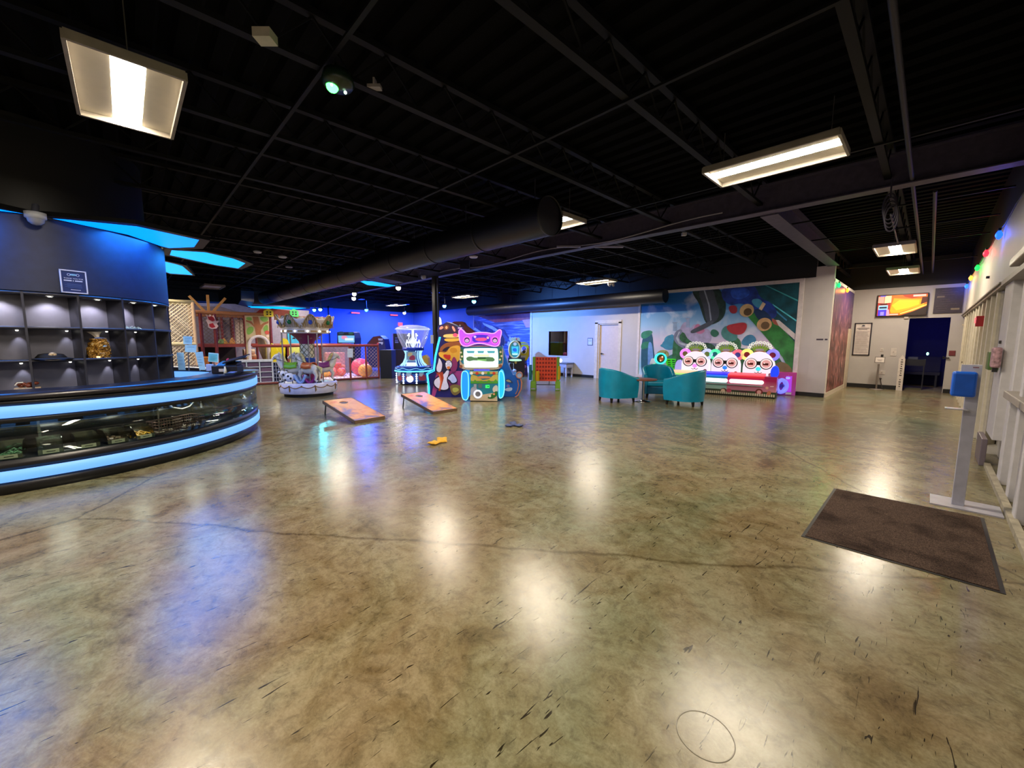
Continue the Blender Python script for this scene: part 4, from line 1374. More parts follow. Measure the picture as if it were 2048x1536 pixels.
# crown canopy
Rc = cr(41); Rt = cr(50)
MB().lathe([(0, zt1), (Rc, zt1), (Rc * 1.02, zt1 + .04), (Rc * 1.0, zb(660)), (Rc * .95, zb(659)), (0, zb(659))], n=56).build('canopy_ring', mat('#e2dcd6', .35), CD)
o = MB()
def crown(u, v):
    a = u * 2 * PI
    w = .5 + .5 * math.cos(8 * a + 1.2)
    z1 = zb(640) + (.12 * w ** 2)
    r = Rc * .98 + (Rt - Rc) * v
    return (r * math.cos(a), r * math.sin(a), zb(659) + (z1 - zb(659)) * v)
o.grid(crown, 96, 5, closed=True); o.build('crown', mat('#ddd2cc', .35), CD, solid=.02)
o = MB()
for k in range(8):
    a0 = 2 * PI * k / 8 + (-.15)
    # fan cartouche
    for j in range(9):
        f_ = -1 + 2 * j / 8
        a = a0 + f_ * .22
        zz = zb(659) + .04
        hgt = (zb(634) - zz) * math.cos(f_ * 1.2)
        r1, r2 = Rc * 1.02, Rc + (Rt - Rc) * .9
        o.tube([(r1 * math.cos(a), r1 * math.sin(a), zz), (r2 * math.cos(a0 + f_ * .26), r2 * math.sin(a0 + f_ * .26), zz + hgt)], .012, 5)
    pts = [((Rc + (Rt - Rc) * (.15 + .85 * math.cos(f * 1.4))) * 1.03 * math.cos(a0 + f * .3), (Rc + (Rt - Rc) * (.15 + .85 * math.cos(f * 1.4))) * 1.03 * math.sin(a0 + f * .3), zb(659) + .03 + (zb(634) - zb(659)) * math.cos(f * 1.5)) for f in [-1 + i / 6 for i in range(13)]]
    o.tube(pts, .02, 6)
    # scroll between
    a1 = a0 + PI / 8
    pts = [((Rc + (Rt - Rc) * (.4 + .3 * math.sin(i))) * 1.04 * math.cos(a1 + (i - 4) * .035), (Rc + (Rt - Rc) * (.4 + .3 * math.sin(i))) * 1.04 * math.sin(a1 + (i - 4) * .035), zb(652) + .07 * math.sin(i * 1.3)) for i in range(9)]
    o.tube(pts, .012, 5)
o.build('gilded_fans', GOLD2, CD)
for k in range(8):
    a0 = 2 * PI * k / 8 - .15; rr_ = Rc + (Rt - Rc) * .5
    o = MB(); o.ball((rr_ * 1.04 * math.cos(a0), rr_ * 1.04 * math.sin(a0), zb(646)), (.05, .05, .06), 12, 8); o.build('green_jewel' if k % 2 == 0 else 'blue_jewel', mat('#0f6a34' if k % 2 == 0 else '#2b49b0', .15), CD)
o = MB()
for k in range(12):
    a = 2 * PI * k / 12
    o.ball((Rc * 1.03 * math.cos(a), Rc * 1.03 * math.sin(a), zb(663)), .026, 8, 6)
o.each('canopy_bulb', glow('#fff4dc', 3), CD)
o = MB()
for k in range(12):
    a = 2 * PI * (k + .5) / 12
    o.cbox((Rc * 1.015 * math.cos(a), Rc * 1.015 * math.sin(a), zb(663)), (.01, .16, .05), (0, 0, a))
o.each('gilded_plaque', GOLD2, CD)
# riding animals on poles
PST = mat('#b9b4ac', .25, .8)
def horse(x, y, rz, body, saddle, mane):
    M = Matrix.Translation((x, y, .0)) @ Matrix.Rotation(rz, 4, 'Z')
    o = MB(); o.M = M
    o.cyl((0, 0, .33), (0, 0, zt1), .016, n=10); o.build('pole', PST, CD)
    o = MB(); o.M = M
    # body, neck, head, legs, one continuous figure of tubes and ellipsoids
    o.ball((0, 0, .72), (.27, .12, .14), 18, 12)
    o.tube([(.18, 0, .76), (.27, 0, .88), (.31, 0, 1.0), (.33, 0, 1.05)], [.11, .08, .06, .05], 12)
    o.tube([(.28, 0, 1.08), (.36, 0, 1.05), (.45, 0, .97)], [.06, .055, .032], 12)
    for (lx, ly, s) in ((.19, .07, 1), (.19, -.07, .8), (-.2, .07, -1), (-.2, -.07, -.7)):
        o.tube([(lx, ly, .68), (lx + .07 * s, ly, .55), (lx + .03 * s, ly, .44), (lx + .09 * s, ly, .39)], [.06, .04, .028, .025], 8)
    for s in (-1, 1):
        o.tube([(.29, s * .035, 1.1), (.28, s * .04, 1.16)], [.018, .004], 6)
    h = o.build('horse', body, CD)
    o = MB(); o.M = M
    for (lx, ly, s) in ((.19, .07, 1), (.19, -.07, .8), (-.2, .07, -1), (-.2, -.07, -.7)):
        o.ball((lx + .1 * s, ly, .375), (.035, .03, .03), 8, 6)
    o.each('hoof', BLACK, h)
    o = MB(); o.M = M
    o.grid(lambda u, v: (-.14 + .3 * u, .135 * math.sin((v - .5) * 3.3), .71 + .16 * math.cos((v - .5) * 3.0) + .05 * abs(u - .5)), 8, 12)
    o.build('saddle', saddle, h, solid=.02)
    o = MB(); o.M = M
    o.tube([(.25, 0, 1.12), (.2, 0, 1.02), (.14, 0, .9), (.1, 0, .85)], [.03, .045, .035, .02], 8)
    o.build('mane', mane, h)
    o = MB(); o.M = M; o.tube([(-.25, 0, .78), (-.34, 0, .74), (-.37, 0, .6)], [.03, .05, .015], 8); o.build('tail', mane, h)
    o = MB(); o.M = M
    o.tube([(.4, -.05, 1.03), (.4, 0, 1.07), (.4, .05, 1.03), (.39, 0, .97)], .008, 5, closed=True)
    o.tube([(.4, .045, 1.0), (.25, .1, .95), (.05, .06, .88)], .006, 4); o.tube([(.4, -.045, 1.0), (.25, -.1, .95), (.05, -.06, .88)], .006, 4)
    o.build('bridle', BLACK, h)
hw = mat('#d8d0c0', .35); mn = mat('#d2c07c', .5, noise=.3, scale=20)
horse(-.33, -.2, R(195), hw, mat('#76b02a', .4), mat('#e0d890', .5))
horse(.18, -.28, R(165), hw, mat('#c05a28', .4), mn)
horse(.28, .25, R(30), hw, mat('#7c2a70', .4), mn)
horse(-.2, .32, R(200), mat('#cfc9c0', .35), mat('#3a6ab0', .4), mn)
# spotted cow seat, blue seat, purple seat
o = MB(); o.ball((-.33, -.36, .5), (.16, .11, .12), 16, 10); o.ball((-.47, -.4, .6), (.075, .07, .075), 12, 8); 
for s in (-1, 1): o.ball((-.47 + s * .09, -.4, .64), (.045, .02, .03), 8, 6)
cow = o.build('cow_seat', mat('#dcdce2', .35), CD)
o = MB()
for p in ((-.52, -.44, .62), (-.42, -.46, .58), (-.3, -.46, .54), (-.24, -.45, .48), (-.38, -.45, .44), (-.56, -.36, .66), (-.38, -.36, .66)):
    o.ball(p, (.03, .02, .03), 8, 6)
o.each('cow_spot', BLACK, cow)
o = MB(); o.grid(lambda u, v: (-.12 + .3 * u - .05, -.42 + .2 * v, .36 + .22 * (2 * u - 1) ** 2 * (1 - .3 * v)), 14, 5); o.build('bench_seat', mat('#8aa8d8', .35), CD, solid=.05)
o = MB(); o.grid(lambda u, v: (.05 + .34 * u, -.4 + .22 * v, .36 + .2 * (2 * u - 1) ** 2), 14, 5); o.build('bench_seat', mat('#8a1668', .35), CD, solid=.05)
for x in (-.46, .42):
    MB().cyl((x, -.36 if x < 0 else -.3, .33), (x, -.36 if x < 0 else -.3, zt1 + .02), .018, n=10).build('pole', PST, CD)
# ================================================================ ARCADE MACHINES
def frame_at(px, py, rot=YAW):
    g_ = G(px, py)
    return Fr(g_.x, g_.y, rot)
def mach(name, label, cat, fr):
    return thing(name, label, cat, (fr.o.x, fr.o.y, 0), fr.rot)
def clampz(q): return [(x, max(0.0, z)) for x, z in q]

# clear domed prize machine ---------------------------------------
f = frame_at(828, 767)
t = mach('domed_prize_machine', 'glowing blue arcade machine under a large clear bowl shaped dome', 'arcade machine', f)
Z = lambda py: f.p(828, py)[1]
S = (-f.o.x * math.sin(YAW) + f.o.y * math.cos(YAW)) / 800
def U(px): return f.p(px, 720)[0]
cy = .0
DK = mat('#16286e', .3)
MB().lathe([(0, .04), (31 * S, .04), (33 * S, Z(742)), (0, Z(742))], n=8, a0=R(22.5), a1=R(382.5), smooth=False).build('cabinet', DK, t)
MB().lathe([(0, 0), (28 * S, 0), (28 * S, .05), (0, .05)], n=8, smooth=False).build('plinth', BLACK, t)
MB().lathe([(33 * S, Z(742)), (35.5 * S, Z(741)), (36 * S, Z(733)), (30 * S, Z(731)), (0, Z(731))], n=48).build('tray_ring', mat('#1f4fc0', .25), t)
o = MB(); o.tube([(36 * S * math.cos(a), 36 * S * math.sin(a), Z(740.5)) for a in [2 * PI * i / 48 for i in range(48)]], .022, 8, closed=True)
o.build('neon_ring', glow('#5fe0ff', 1.6), t)
o = MB(); o.tube([(35.6 * S * math.cos(a), 35.6 * S * math.sin(a), Z(736) + .02 * math.sin(a * 9)) for a in [2 * PI * i / 96 for i in range(96)]], .009, 6, closed=True)
o.build('neon_wave', glow('#7fd0ff', 1.3), t)
# bulbs down the corners
for k in range(8):
    a = R(22.5 + 45 * k); o = MB()
    for i in range(5):
        o.ball((33.2 * S * math.cos(a), 33.2 * S * math.sin(a), Z(746) - i * (Z(746) - Z(763)) / 4), .028 + .006 * (i % 2), 10, 8)
    o.each('corner_bulb', glow('#eaf6ff', 2.2), t)
PR = [mat('#c8506a', .4), mat('#3f6fd0', .4), mat('#e0e6ff', .4), mat('#30306a', .4)]
for k in (5, 6, 7):
    a = R(-135 + (k - 5) * 45 + 0)
    sub = MB(); M = Matrix.Rotation(a + PI / 2, 4, 'Z'); sub.M = M
    d_ = 30.8 * S * 1.0
    L = [(rectp(-.2, .2, .12, Z(745)), PR[1]), (blob([(-.16, .14), (.16, .14), (.1, .34), (-.12, .4)]), PR[0]), (blob([(-.14, .3), (.0, .26), (.1, .5), (-.08, .52)]), PR[2])]
    for i, (pl, m_) in enumerate(L):
        sub.prism(pl, -d_ - .004 * (i + 1), -d_, i)
    sub.build('side_print', [m_ for _, m_ in L], t)
o = MB(); o.prism(circ(0, Z(755), .115, 24), -31.5 * S, -30 * S); o.build('front_light', glow('#dfe4ff', 1.6), t)
# flared neck with lit ribs
nk = [(26 * S, Z(731)), (20 * S, Z(725)), (16 * S, Z(716)), (15 * S, Z(708)), (17 * S, Z(702)), (19 * S, Z(700))]
MB().lathe([(15 * S, Z(731)), (12 * S, Z(716)), (13 * S, Z(702))], n=32).build('neck_core', mat('#2e4fae', .3), t)
o = MB()
for k in range(24):
    a = 2 * PI * k / 24
    if abs(((math.degrees(a) + 90) % 360)) < 20 or abs(((math.degrees(a) + 90) % 360) - 360) < 20:
        continue
    o.tube([(r_ * math.cos(a), r_ * math.sin(a), z) for r_, z in nk], .016, 5)
o.each('lit_rib', glow('#9fd8ff', 1.3), t)
art('neck_print', t, -15.5 * S, [(rectp(-.17, .17, Z(722), Z(703)), mat('#9fd0f0', .4)), (blob([(-.1, Z(719)), (.14, Z(720)), (.1, Z(709)), (-.04, Z(711))]), mat('#c0466a', .4)), (blob([(-.14, Z(712)), (.0, Z(712)), (.06, Z(705)), (-.1, Z(704))]), mat('#f0e6b0', .4))])
o = MB(); o.box(-.16, .16, -20 * S, -14 * S, Z(731), Z(724)); o.build('ticket_door', glow('#dff0ff', 1.1), t, bevel=.02)
MB().lathe([(19 * S, Z(701)), (21 * S, Z(700)), (21 * S, Z(695)), (0, Z(695))], n=40).build('bowl_collar', mat('#1238c8', .25), t)
MB().lathe([(20.5 * S, Z(695)), (25 * S, Z(685)), (29 * S, Z(675)), (31.5 * S, Z(666)), (32.3 * S, Z(658))], n=56).build('bowl', glass('dome_glass', '#eef2ff', .15, k=.5, milk=.09), t)
MB().lathe([(34 * S, Z(659)), (32 * S, Z(656)), (24 * S, Z(652.5)), (12 * S, Z(650.5)), (0, Z(650))], n=48).build('dome_lid', glass('lid_glass', '#eef2ff', .3, k=.6, milk=.3), t)
_l = bpy.data.lights.new('bowl_light', 'POINT'); _l.energy = 14; _l.color = (.8, .88, 1); _l.shadow_soft_size = .15
_o = bpy.data.objects.new('bowl_light', _l); COL.objects.link(_o); _o.location = (f.o.x, f.o.y, Z(662)); _o.parent = None
MB().lathe([(32 * S, Z(659.5)), (34.5 * S, Z(659)), (34.5 * S, Z(658)), (32 * S, Z(657.5))], n=48, closed=True).build('rim', mat('#d8e2ff', .2, emit=.5), t)
o = MB(); o.cyl((0, 0, Z(695)), (0, 0, Z(658)), 2.3 * S, n=16); o.build('inner_pillar', glow('#e6f0ff', 1.2), t)
o = MB(); o.lathe([(0, Z(679)), (5 * S, Z(682)), (13 * S, Z(685)), (13 * S, Z(686.5)), (0, Z(686))], n=24)
for s in (-1, 1):
    o.tube([(s * 6 * S, -.05, Z(683)), (s * 8 * S, -.06, Z(677)), (s * 6 * S, -.05, Z(671)), (s * 8 * S, -.04, Z(668))], .014, 6)
    o.ball((s * 7 * S, -.05, Z(668)), .03, 8, 6); o.ball((s * 9 * S, -.05, Z(671)), .03, 8, 6)
    o.tube([(s * 12 * S, 0, Z(695)), (s * 14 * S, 0, Z(688)), (s * 12 * S, 0, Z(680))], .02, 6)
    o.tube([(s * 8 * S, 0, Z(695)), (s * 9 * S, 0, Z(686)), (s * 12 * S, 0, Z(679))], .012, 6)
o.build('inner_carrier', glow('#f2f6ff', 1.5), t)

# chicken painted cabinet ------------------------------------------
f = frame_at(892, 794.5)
t = mach('burger_game_cabinet', 'tall arcade cabinet whose side shows a white chicken below a giant burger', 'arcade machine', f)
OUT = clampz(f.poly([(858, 799), (857, 775), (854, 746), (866, 738), (869, 712), (873, 690), (877, 672), (874, 662), (878, 650), (886, 648), (894, 643), (905, 647), (912, 652), (920, 655), (924, 664), (925, 690), (926, 799)]))
MB().prism(OUT, 0, .8).build('cabinet', mat('#14145c', .35), t, bevel=.01)
q = f.rect(862, 797, 928, 802); MB().box(q[0], q[1], .05, .75, 0, .03).build('plinth', BLACK, t)
o = MB()
for dd, px_ in ((0, 0), (.0, 2.2)):
    o.tube([(x, -.012, z) for x, z in f.poly([(857 + px_, 799), (857 + px_, 776), (853.5 + px_, 747 + px_ * .6), (867 + px_ * .8, 739.5 + px_), (870 + px_, 712), (875 + px_, 690), (879 + px_, 674)])], .010, 8)
o.build('neon_edge', glow('#39d6ff', 1.8), t)
c1 = lambda h: mat(h, .4, noise=.04)
P_ = f.poly
NVY = c1('#101034')
layers = [
    (P_([(862, 798), (867, 770), (872, 750), (880, 742), (928, 742), (930, 797)]), c1('#a83a7c')),
    (P_([(868, 798), (874, 780), (885, 772), (905, 776), (925, 790), (925, 798)]), c1('#1a1a6a')),
    (blob(P_([(875, 662), (884, 650), (897, 645), (910, 650), (925, 660), (927, 676), (900, 676), (880, 674)]), 2), c1('#2a1838')),
    (blob(P_([(878, 656), (884, 651), (888, 656), (880, 660)]), 2), c1('#d88c7a')),
    (blob(P_([(886, 653), (896, 648), (900, 656), (890, 662)]), 2), c1('#6a3a2a')),
    (blob(P_([(890, 655), (893, 651), (896, 655), (893, 659)]), 2), c1('#e0a878')),
    (blob(P_([(903, 653), (907, 652), (912, 662), (908, 664)]), 2), c1('#e89080')),
    (blob(P_([(914, 654), (928, 654), (926, 661), (916, 662)]), 1), c1('#3a1a7a')),
    (rectp(*[v for v in (f.p(916, 656)[0], f.p(924, 656)[0])], f.p(916, 657)[1], f.p(916, 655)[1]), c1('#d8c8e8')),
    (blob(P_([(886, 670), (896, 668), (920, 668), (922, 675), (888, 676)]), 2), c1('#e0c070')),
    (blob(P_([(904, 671), (910, 665), (917, 670), (912, 675)]), 2), c1('#e8507a')),
    (blob(P_([(887, 677), (905, 677), (922, 676), (921, 682), (892, 684)]), 2), c1('#e8b040')),
    (blob(P_([(878, 704), (882, 692), (896, 684), (922, 682), (922, 694), (905, 696), (886, 706)]), 2), c1('#8e5026')),
    (blob(P_([(883, 702), (892, 694), (902, 693), (892, 703)]), 2), c1('#1c0c34')),
    (blob(P_([(877, 703), (893, 706), (900, 693), (918, 690), (922, 696), (921, 720), (905, 730), (884, 716), (878, 712)]), 2), c1('#dca838')),
    (blob(P_([(899, 697), (912, 695), (916, 704), (902, 707)]), 1), c1('#c88a20')),
    # dragon-like purple friend behind
    (blob(P_([(905, 715), (910, 713), (916, 726), (914, 740), (906, 746), (900, 738)]), 2), c1('#8a2a62')),
    # chicken
    (blob(P_([(877, 713), (882, 716), (887, 727), (886, 738), (882, 746), (872, 744), (871, 733), (876, 722)]), 2), NVY),
    (blob(P_([(878, 715), (881, 719), (885, 727), (884, 737), (881, 745), (874, 743), (873, 734), (877, 724)]), 2), c1('#d8d2e6')),
    (blob(P_([(885, 728), (893, 721), (903, 727), (900, 740), (893, 750), (884, 744)]), 2), NVY),
    (blob(P_([(890, 731), (891, 722), (900, 719), (906, 726), (904, 734), (899, 740), (894, 740)]), 2), NVY),
    (blob(P_([(891, 731), (892, 723), (899, 720), (905, 727), (903, 734), (898, 739), (894, 738)]), 2), c1('#e2dcec')),
    (blob(P_([(886, 711), (890, 708), (896, 710), (901, 709), (902, 715), (899, 720), (892, 717)]), 2), c1('#c02a22')),
    (circ(*f.p(893.5, 727.5), .036, 16), c1('#3c6088')), (circ(*f.p(893.5, 727.5), .030, 16), c1('#f2f4ff')),
    (circ(*f.p(901, 727.5), .036, 16), c1('#3c6088')), (circ(*f.p(901, 727.5), .030, 16), c1('#f2f4ff')),
    (blob(P_([(894, 733), (901, 732), (900, 737), (897, 739), (894, 736)]), 2), c1('#e07a2c')),
    (blob(P_([(893, 738), (900, 739), (898, 750), (894, 760), (900, 772), (897, 780), (886, 782), (872, 777), (866, 768), (868, 758), (876, 752), (888, 748)]), 2), NVY),
    (blob(P_([(894, 740), (899, 741), (897, 750), (893, 760), (898, 772), (896, 778), (886, 780), (874, 775), (868, 767), (870, 759), (878, 754), (889, 748)]), 2), c1('#ded8ea')),
    (P_([(872, 745), (886, 744), (888, 756), (884, 770), (881, 782), (877, 781), (881, 768), (882, 756)]), c1('#a83a1a')),
    (P_([(878, 748), (880, 748), (884, 762), (881, 778), (879, 778), (881, 763)]), c1('#e07040')),
    (blob(P_([(893, 757), (898, 750), (906, 745), (912, 752), (917, 762), (912, 767), (903, 768), (899, 762)]), 2), NVY),
    (blob(P_([(895, 757), (900, 751), (906, 746), (911, 753), (915, 761), (911, 765), (904, 766), (901, 760)]), 2), c1('#c8d0f4')),
    (blob(P_([(900, 770), (912, 768), (924, 772), (922, 784), (910, 792), (902, 784)]), 2), c1('#8a7038')),
    (blob(P_([(904, 776), (914, 774), (920, 780), (908, 786)]), 2), c1('#c8c050')),
]
art('painted_side', t, -.001, layers, t=.0012)

# bull eared pink topped game --------------------------------------
f = frame_at(967, 803)
t = mach('pink_topped_game', 'arcade game with a glowing pink eared header above a bright white green screen', 'arcade machine', f)
q = f.rect(939, 742, 996, 803)
MB().prism(clampz(f.poly([(940, 801), (940, 742), (996, 742), (995, 802)])), 0, .7).build('lower_cabinet', mat('#1d7f96', .35), t, bevel=.01)
MB().box(q[0] + .05, q[1] - .05, .05, .65, 0, .04).build('plinth', BLACK, t)
for nme, pts, hx in (('left_light_drum', [(924, 747), (927, 742), (933, 742), (937, 747), (938, 770), (937, 795), (933, 800), (927, 798), (924, 790), (923, 768)], '#1696f2'), ('right_light_drum', [(998, 744), (1002, 741), (1006, 744), (1009, 756), (1009, 780), (1006, 793), (1001, 796), (998, 794)], '#17c0f0')):
    P = soft(f.poly(pts), .2)
    o = MB(); o.prism(P, -.06, .55); b2 = o.build(nme, glow(hx, .95), t, bevel=.02)
    MB().tube([(x, -.065, z) for x, z in P], .011, 6, closed=True).build('light_edge', glow('#7fe8ff', 1.3), b2)
gr = c1('#4c9a2c')
layers = [(P2, m_) for P2, m_ in [
    (f.poly([(940, 801), (941, 786), (950, 781), (960, 790), (985, 786), (994, 792), (995, 802)]), c1('#cdb898')),
    (f.poly([(941, 757), (943, 749), (954, 752), (965, 760), (978, 758), (988, 749), (996, 749), (996, 762), (941, 762)]), c1('#c8b050')),
    (f.poly([(941, 765), (942, 760), (946, 764), (950, 759), (955, 764), (962, 761), (970, 764), (978, 760), (985, 764), (992, 758), (996, 764), (996, 767), (941, 767)]), gr),
    (rectp(q[0], q[1], f.p(960, 748)[1], f.p(960, 743)[1]), c1('#b8a060')),
    (blob(f.poly([(956, 752), (980, 752), (982, 757), (954, 757)]), 1), c1('#d08a5c')),
    (blob(f.poly([(941, 776), (950, 772), (956, 780), (948, 790), (941, 790)]), 2), c1('#a8a8b8')),
    (blob(f.poly([(984, 778), (990, 770), (996, 771), (996, 784), (988, 786)]), 2), c1('#d8c8b8')),
    (blob(f.poly([(973, 796), (984, 788), (994, 780), (996, 790), (985, 798)]), 2), c1('#246a2a')),
    (circ(*f.p(980, 792), .03), c1('#e6e0d0')), (circ(*f.p(988, 788), .025), c1('#e8a070')),
    (rectp(f.p(943, 0)[0], f.p(949, 0)[0], f.p(946, 775)[1], f.p(946, 768)[1]), c1('#a0a4b0')), (rectp(f.p(953, 0)[0], f.p(961, 0)[0], f.p(957, 776)[1], f.p(957, 768)[1]), c1('#5a7078'))]]
art('front_print', t, -.002, layers)
for i, (px_, hx) in enumerate(((943, '#e8f4f0'), (954, '#c8402c'), (965.5, '#e8f4f0'), (977, '#3aa03a'), (988, '#c8402c'))):
    a = f.p(px_, 746.5); MB().cyl((a[0], -.012, a[1]), (a[0], -.002, a[1]), .035, .04, 16).build('push_button', mat(hx, .25), t)
a = f.p(956, 788)
o = MB(); o.M = Matrix.Translation((a[0], -.01, a[1])) @ Matrix.Rotation(PI / 2, 4, 'X'); o.lathe([(.066, 0), (.105, 0), (.108, .02), (.066, .025)], n=36, closed=True); o.build('speaker_ring', glow('#f2f0ff', 1.0), t)
o = MB(); o.prism(circ(a[0], a[1], .066), -.02, -.002); o.build('speaker_mesh', mat('#7a7a80', .5), t)
q2 = f.rect(971, 770, 979, 776); MB().box(q2[0], q2[1], -.012, -.002, q2[2], q2[3]).build('counter_display', glow('#30ff60', 1.3), t)
q3 = f.rect(974.5, 771.5, 978, 774.5); art('counter_digits', t, -.012, [(rectp(q3[0], q3[1], q3[2] + .01, q3[3] - .005), c1('#0c6020'))])
# screen housing
P = soft(clampz(f.poly([(919, 694), (940, 691), (1000, 691), (1006, 700), (1006, 730), (1000, 738), (985, 741), (935, 741), (922, 738), (918, 728)])), .15)
MB().prism(P, .08, .55).build('screen_housing', mat('#c9ae94', .4), t, bevel=.01)
P = f.poly([(921, 694), (1004, 693), (1005, 726), (999, 728), (925, 728), (920, 720)], .08)
art('housing_print', t, .079, [(P, c1('#157590'))] + [(blob(f.poly([(920, 698), (926, 697), (927, 722), (921, 720)], .08), 2), c1('#3a6a28')), (blob(f.poly([(998, 698), (1004, 697), (1004, 722), (999, 722)], .08), 2), c1('#3a6a28'))] + [(circ(*f.p(x_, y_, .08), .025), c1('#e8e0c0')) for x_, y_ in ((922, 705), (924, 713), (921, 719), (1001, 704), (1003, 712), (1000, 719))] + [(circ(*f.p(x_, y_, .08), .04), c1('#8e5038')) for x_, y_ in ((922, 733), (1001, 732))])
SP = soft(f.poly([(926.5, 696.5), (996, 696), (997, 735), (928, 735.5)], .06), .06)
scr = MB().prism(SP, .055, .078).build('screen', glow('#e8fff0', 1.15), t)
TL = c1('#2a8ea0')
q = lambda *p: f.poly(p, .05)
art('screen_picture', scr, .0545, [(q((933, 702), (949, 702), (948, 706), (935, 706)), glow('#3aa8b8', .8)), (q((955, 702), (968, 702), (967, 706), (956, 706)), glow('#3aa8b8', .8)), (q((974, 702), (990, 702), (989, 706), (976, 706)), glow('#3aa8b8', .8)),
    (blob(q((931, 716), (940, 712), (951, 716), (984, 713), (991, 720), (984, 724), (950, 720), (936, 723)), 1), glow('#5a8a5a', .6)), (q((948, 709), (978, 709), (978, 713), (948, 713)), glow('#f6ffb0', 1.1)), (q((955, 714), (972, 714), (971, 718), (956, 718)), glow('#2c6a30', .5)), (q((955, 719), (973, 719), (973, 721), (955, 721)), glow('#8ad070', .9))])
# connecting neck & lilac strip
MB().box(f.p(945, 0)[0], f.p(990, 0)[0], .2, .5, f.p(960, 742)[1], f.p(960, 738)[1]).build('neck', BLACK, t)
q4 = f.rect(947, 738.5, 979, 743); MB().box(q4[0], q4[1], .06, .12, q4[2], q4[3]).build('lilac_light', glow('#5a50e0', .9), t)
MB().box(f.p(925, 0)[0], f.p(1001, 0)[0], .2, .5, f.p(960, 694)[1], f.p(960, 688)[1]).build('upper_neck', mat('#1420a0', .4), t)
# header
H_ = [(918, 664), (919, 660), (923, 658), (927, 661), (931, 667), (940, 668), (955, 665), (972, 665), (988, 668), (995, 662), (999, 659), (1003, 661), (1003, 668), (1000, 678), (1000, 686), (996, 692), (988, 693), (978, 690), (965, 687), (952, 687), (942, 690), (934, 693), (925, 691), (921, 685), (919, 676)]
P = blob(f.poly(H_, .05), 2)
hd = MB().prism(P, .0, .3).build('glowing_header', glow('#c850f0', .9), t, bevel=.02)
MB().tube([(x, -.004, z) for x, z in P], .012, 6, closed=True).build('header_edge', glow('#f0a0ff', 1.1), hd)
for px_ in (934, 990):
    a = f.p(px_, 680.5)
    art('eye', hd, -.006, [(circ(a[0], a[1], .10, 28), glow('#e060f8', 1.0)), (circ(a[0], a[1], .066, 28), c1('#1c1450')), (circ(a[0], a[1] - .005, .05, 28, .045), glow('#e8e4ff', .9)), (circ(a[0], a[1] + .008, .04, 24), c1('#241a60')), (circ(a[0], a[1] + .006, .03, 20), glow('#f09ae0', 1.0))])
art('title_panel', hd, -.004, [(blob(f.poly([(944, 671), (960, 669), (980, 671), (980, 686), (962, 683), (945, 685)]), 1), glow('#4a20d8', .8)), (blob(f.poly([(950, 676), (974, 675), (973, 682), (952, 682)]), 1), glow('#f05090', .9)), (blob(f.poly([(947, 671), (953, 672), (952, 676), (948, 676)]), 1), glow('#e8c0ff', .8)), (blob(f.poly([(973, 673), (978, 673), (978, 678), (974, 678)]), 1), glow('#ffb0c0', .8))])

# blue slanted machine with round orange hub -------------------------
f = frame_at(1025, 796)
f = Fr(f.o.x - .15, f.o.y + .15)
t = mach('blue_slanted_game', 'bright blue slanted arcade game with an orange rimmed round hub, right of the pink header', 'arcade machine', f)
P = clampz(f.poly([(1000, 797), (1000, 700), (1004, 690), (1010, 712), (1021, 740), (1026, 749), (1036, 750), (1041, 760), (1043, 778), (1036, 790), (1030, 796)]))
MB().prism(P, 0, .9).build('cabinet', mat('#0f62c8', .25, noise=.12, scale=4), t, bevel=.01)
MB().box(f.p(1008, 0)[0], f.p(1034, 0)[0], .05, .85, 0, .03).build('plinth', BLACK, t)
a = f.p(1038.5, 750)
o = MB(); o.M = Matrix.Translation((a[0], -.04, a[1])) @ Matrix.Rotation(PI / 2, 4, 'X'); o.lathe([(.065, -.05), (.09, -.05), (.09, .03), (.065, .03)], n=32, closed=True); o.build('hub_rim', mat('#c8846c', .35), t)
MB().prism(circ(a[0], a[1], .066), -.05, .0).build('hub_dial', mat('#9fb2d8', .3), t)
o = MB(); P = f.poly([(1041, 757), (1043, 765), (1042, 778), (1036, 790), (1030, 794)]); o.tube([(x, -.03, z) for x, z in P], .018, 8); P = f.poly([(1035, 760), (1037, 770), (1035, 781), (1031, 788)]); o.tube([(x, -.03, z) for x, z in P], .014, 8); o.build('orange_guard', mat('#d88468', .35), t)
art('side_print', t, -.001, [(blob(f.poly([(1011, 759), (1018, 757), (1027, 765), (1024, 767), (1012, 764)]), 1), c1('#1a3a70')), (blob(f.poly([(1012, 760), (1018, 759), (1024, 765), (1013, 763)]), 1), c1('#c8b890')), (circ(*f.p(1016, 772), .045), c1('#6a8ad8')), (circ(*f.p(1017, 772), .022), c1('#c04a90')), (blob(f.poly([(1010, 777), (1024, 774), (1025, 780), (1018, 783), (1010, 781)]), 1), c1('#cfd8f0'))])
# dark navy upper part behind
t2 = mach('navy_game_top', 'navy blue glossy game top behind the pink header', 'arcade machine', Fr(f.o.x, f.o.y))
P = blob(f.poly([(985, 665), (1003, 668), (1011, 682), (1004, 698), (985, 700)], .6), 1); 
MB().prism(P, .95, 1.35).box(P[0][0], P[0][0] + .2, 1.0, 1.3, 0, 1.5).build('top', mat('#1a3cae', .25), t2)

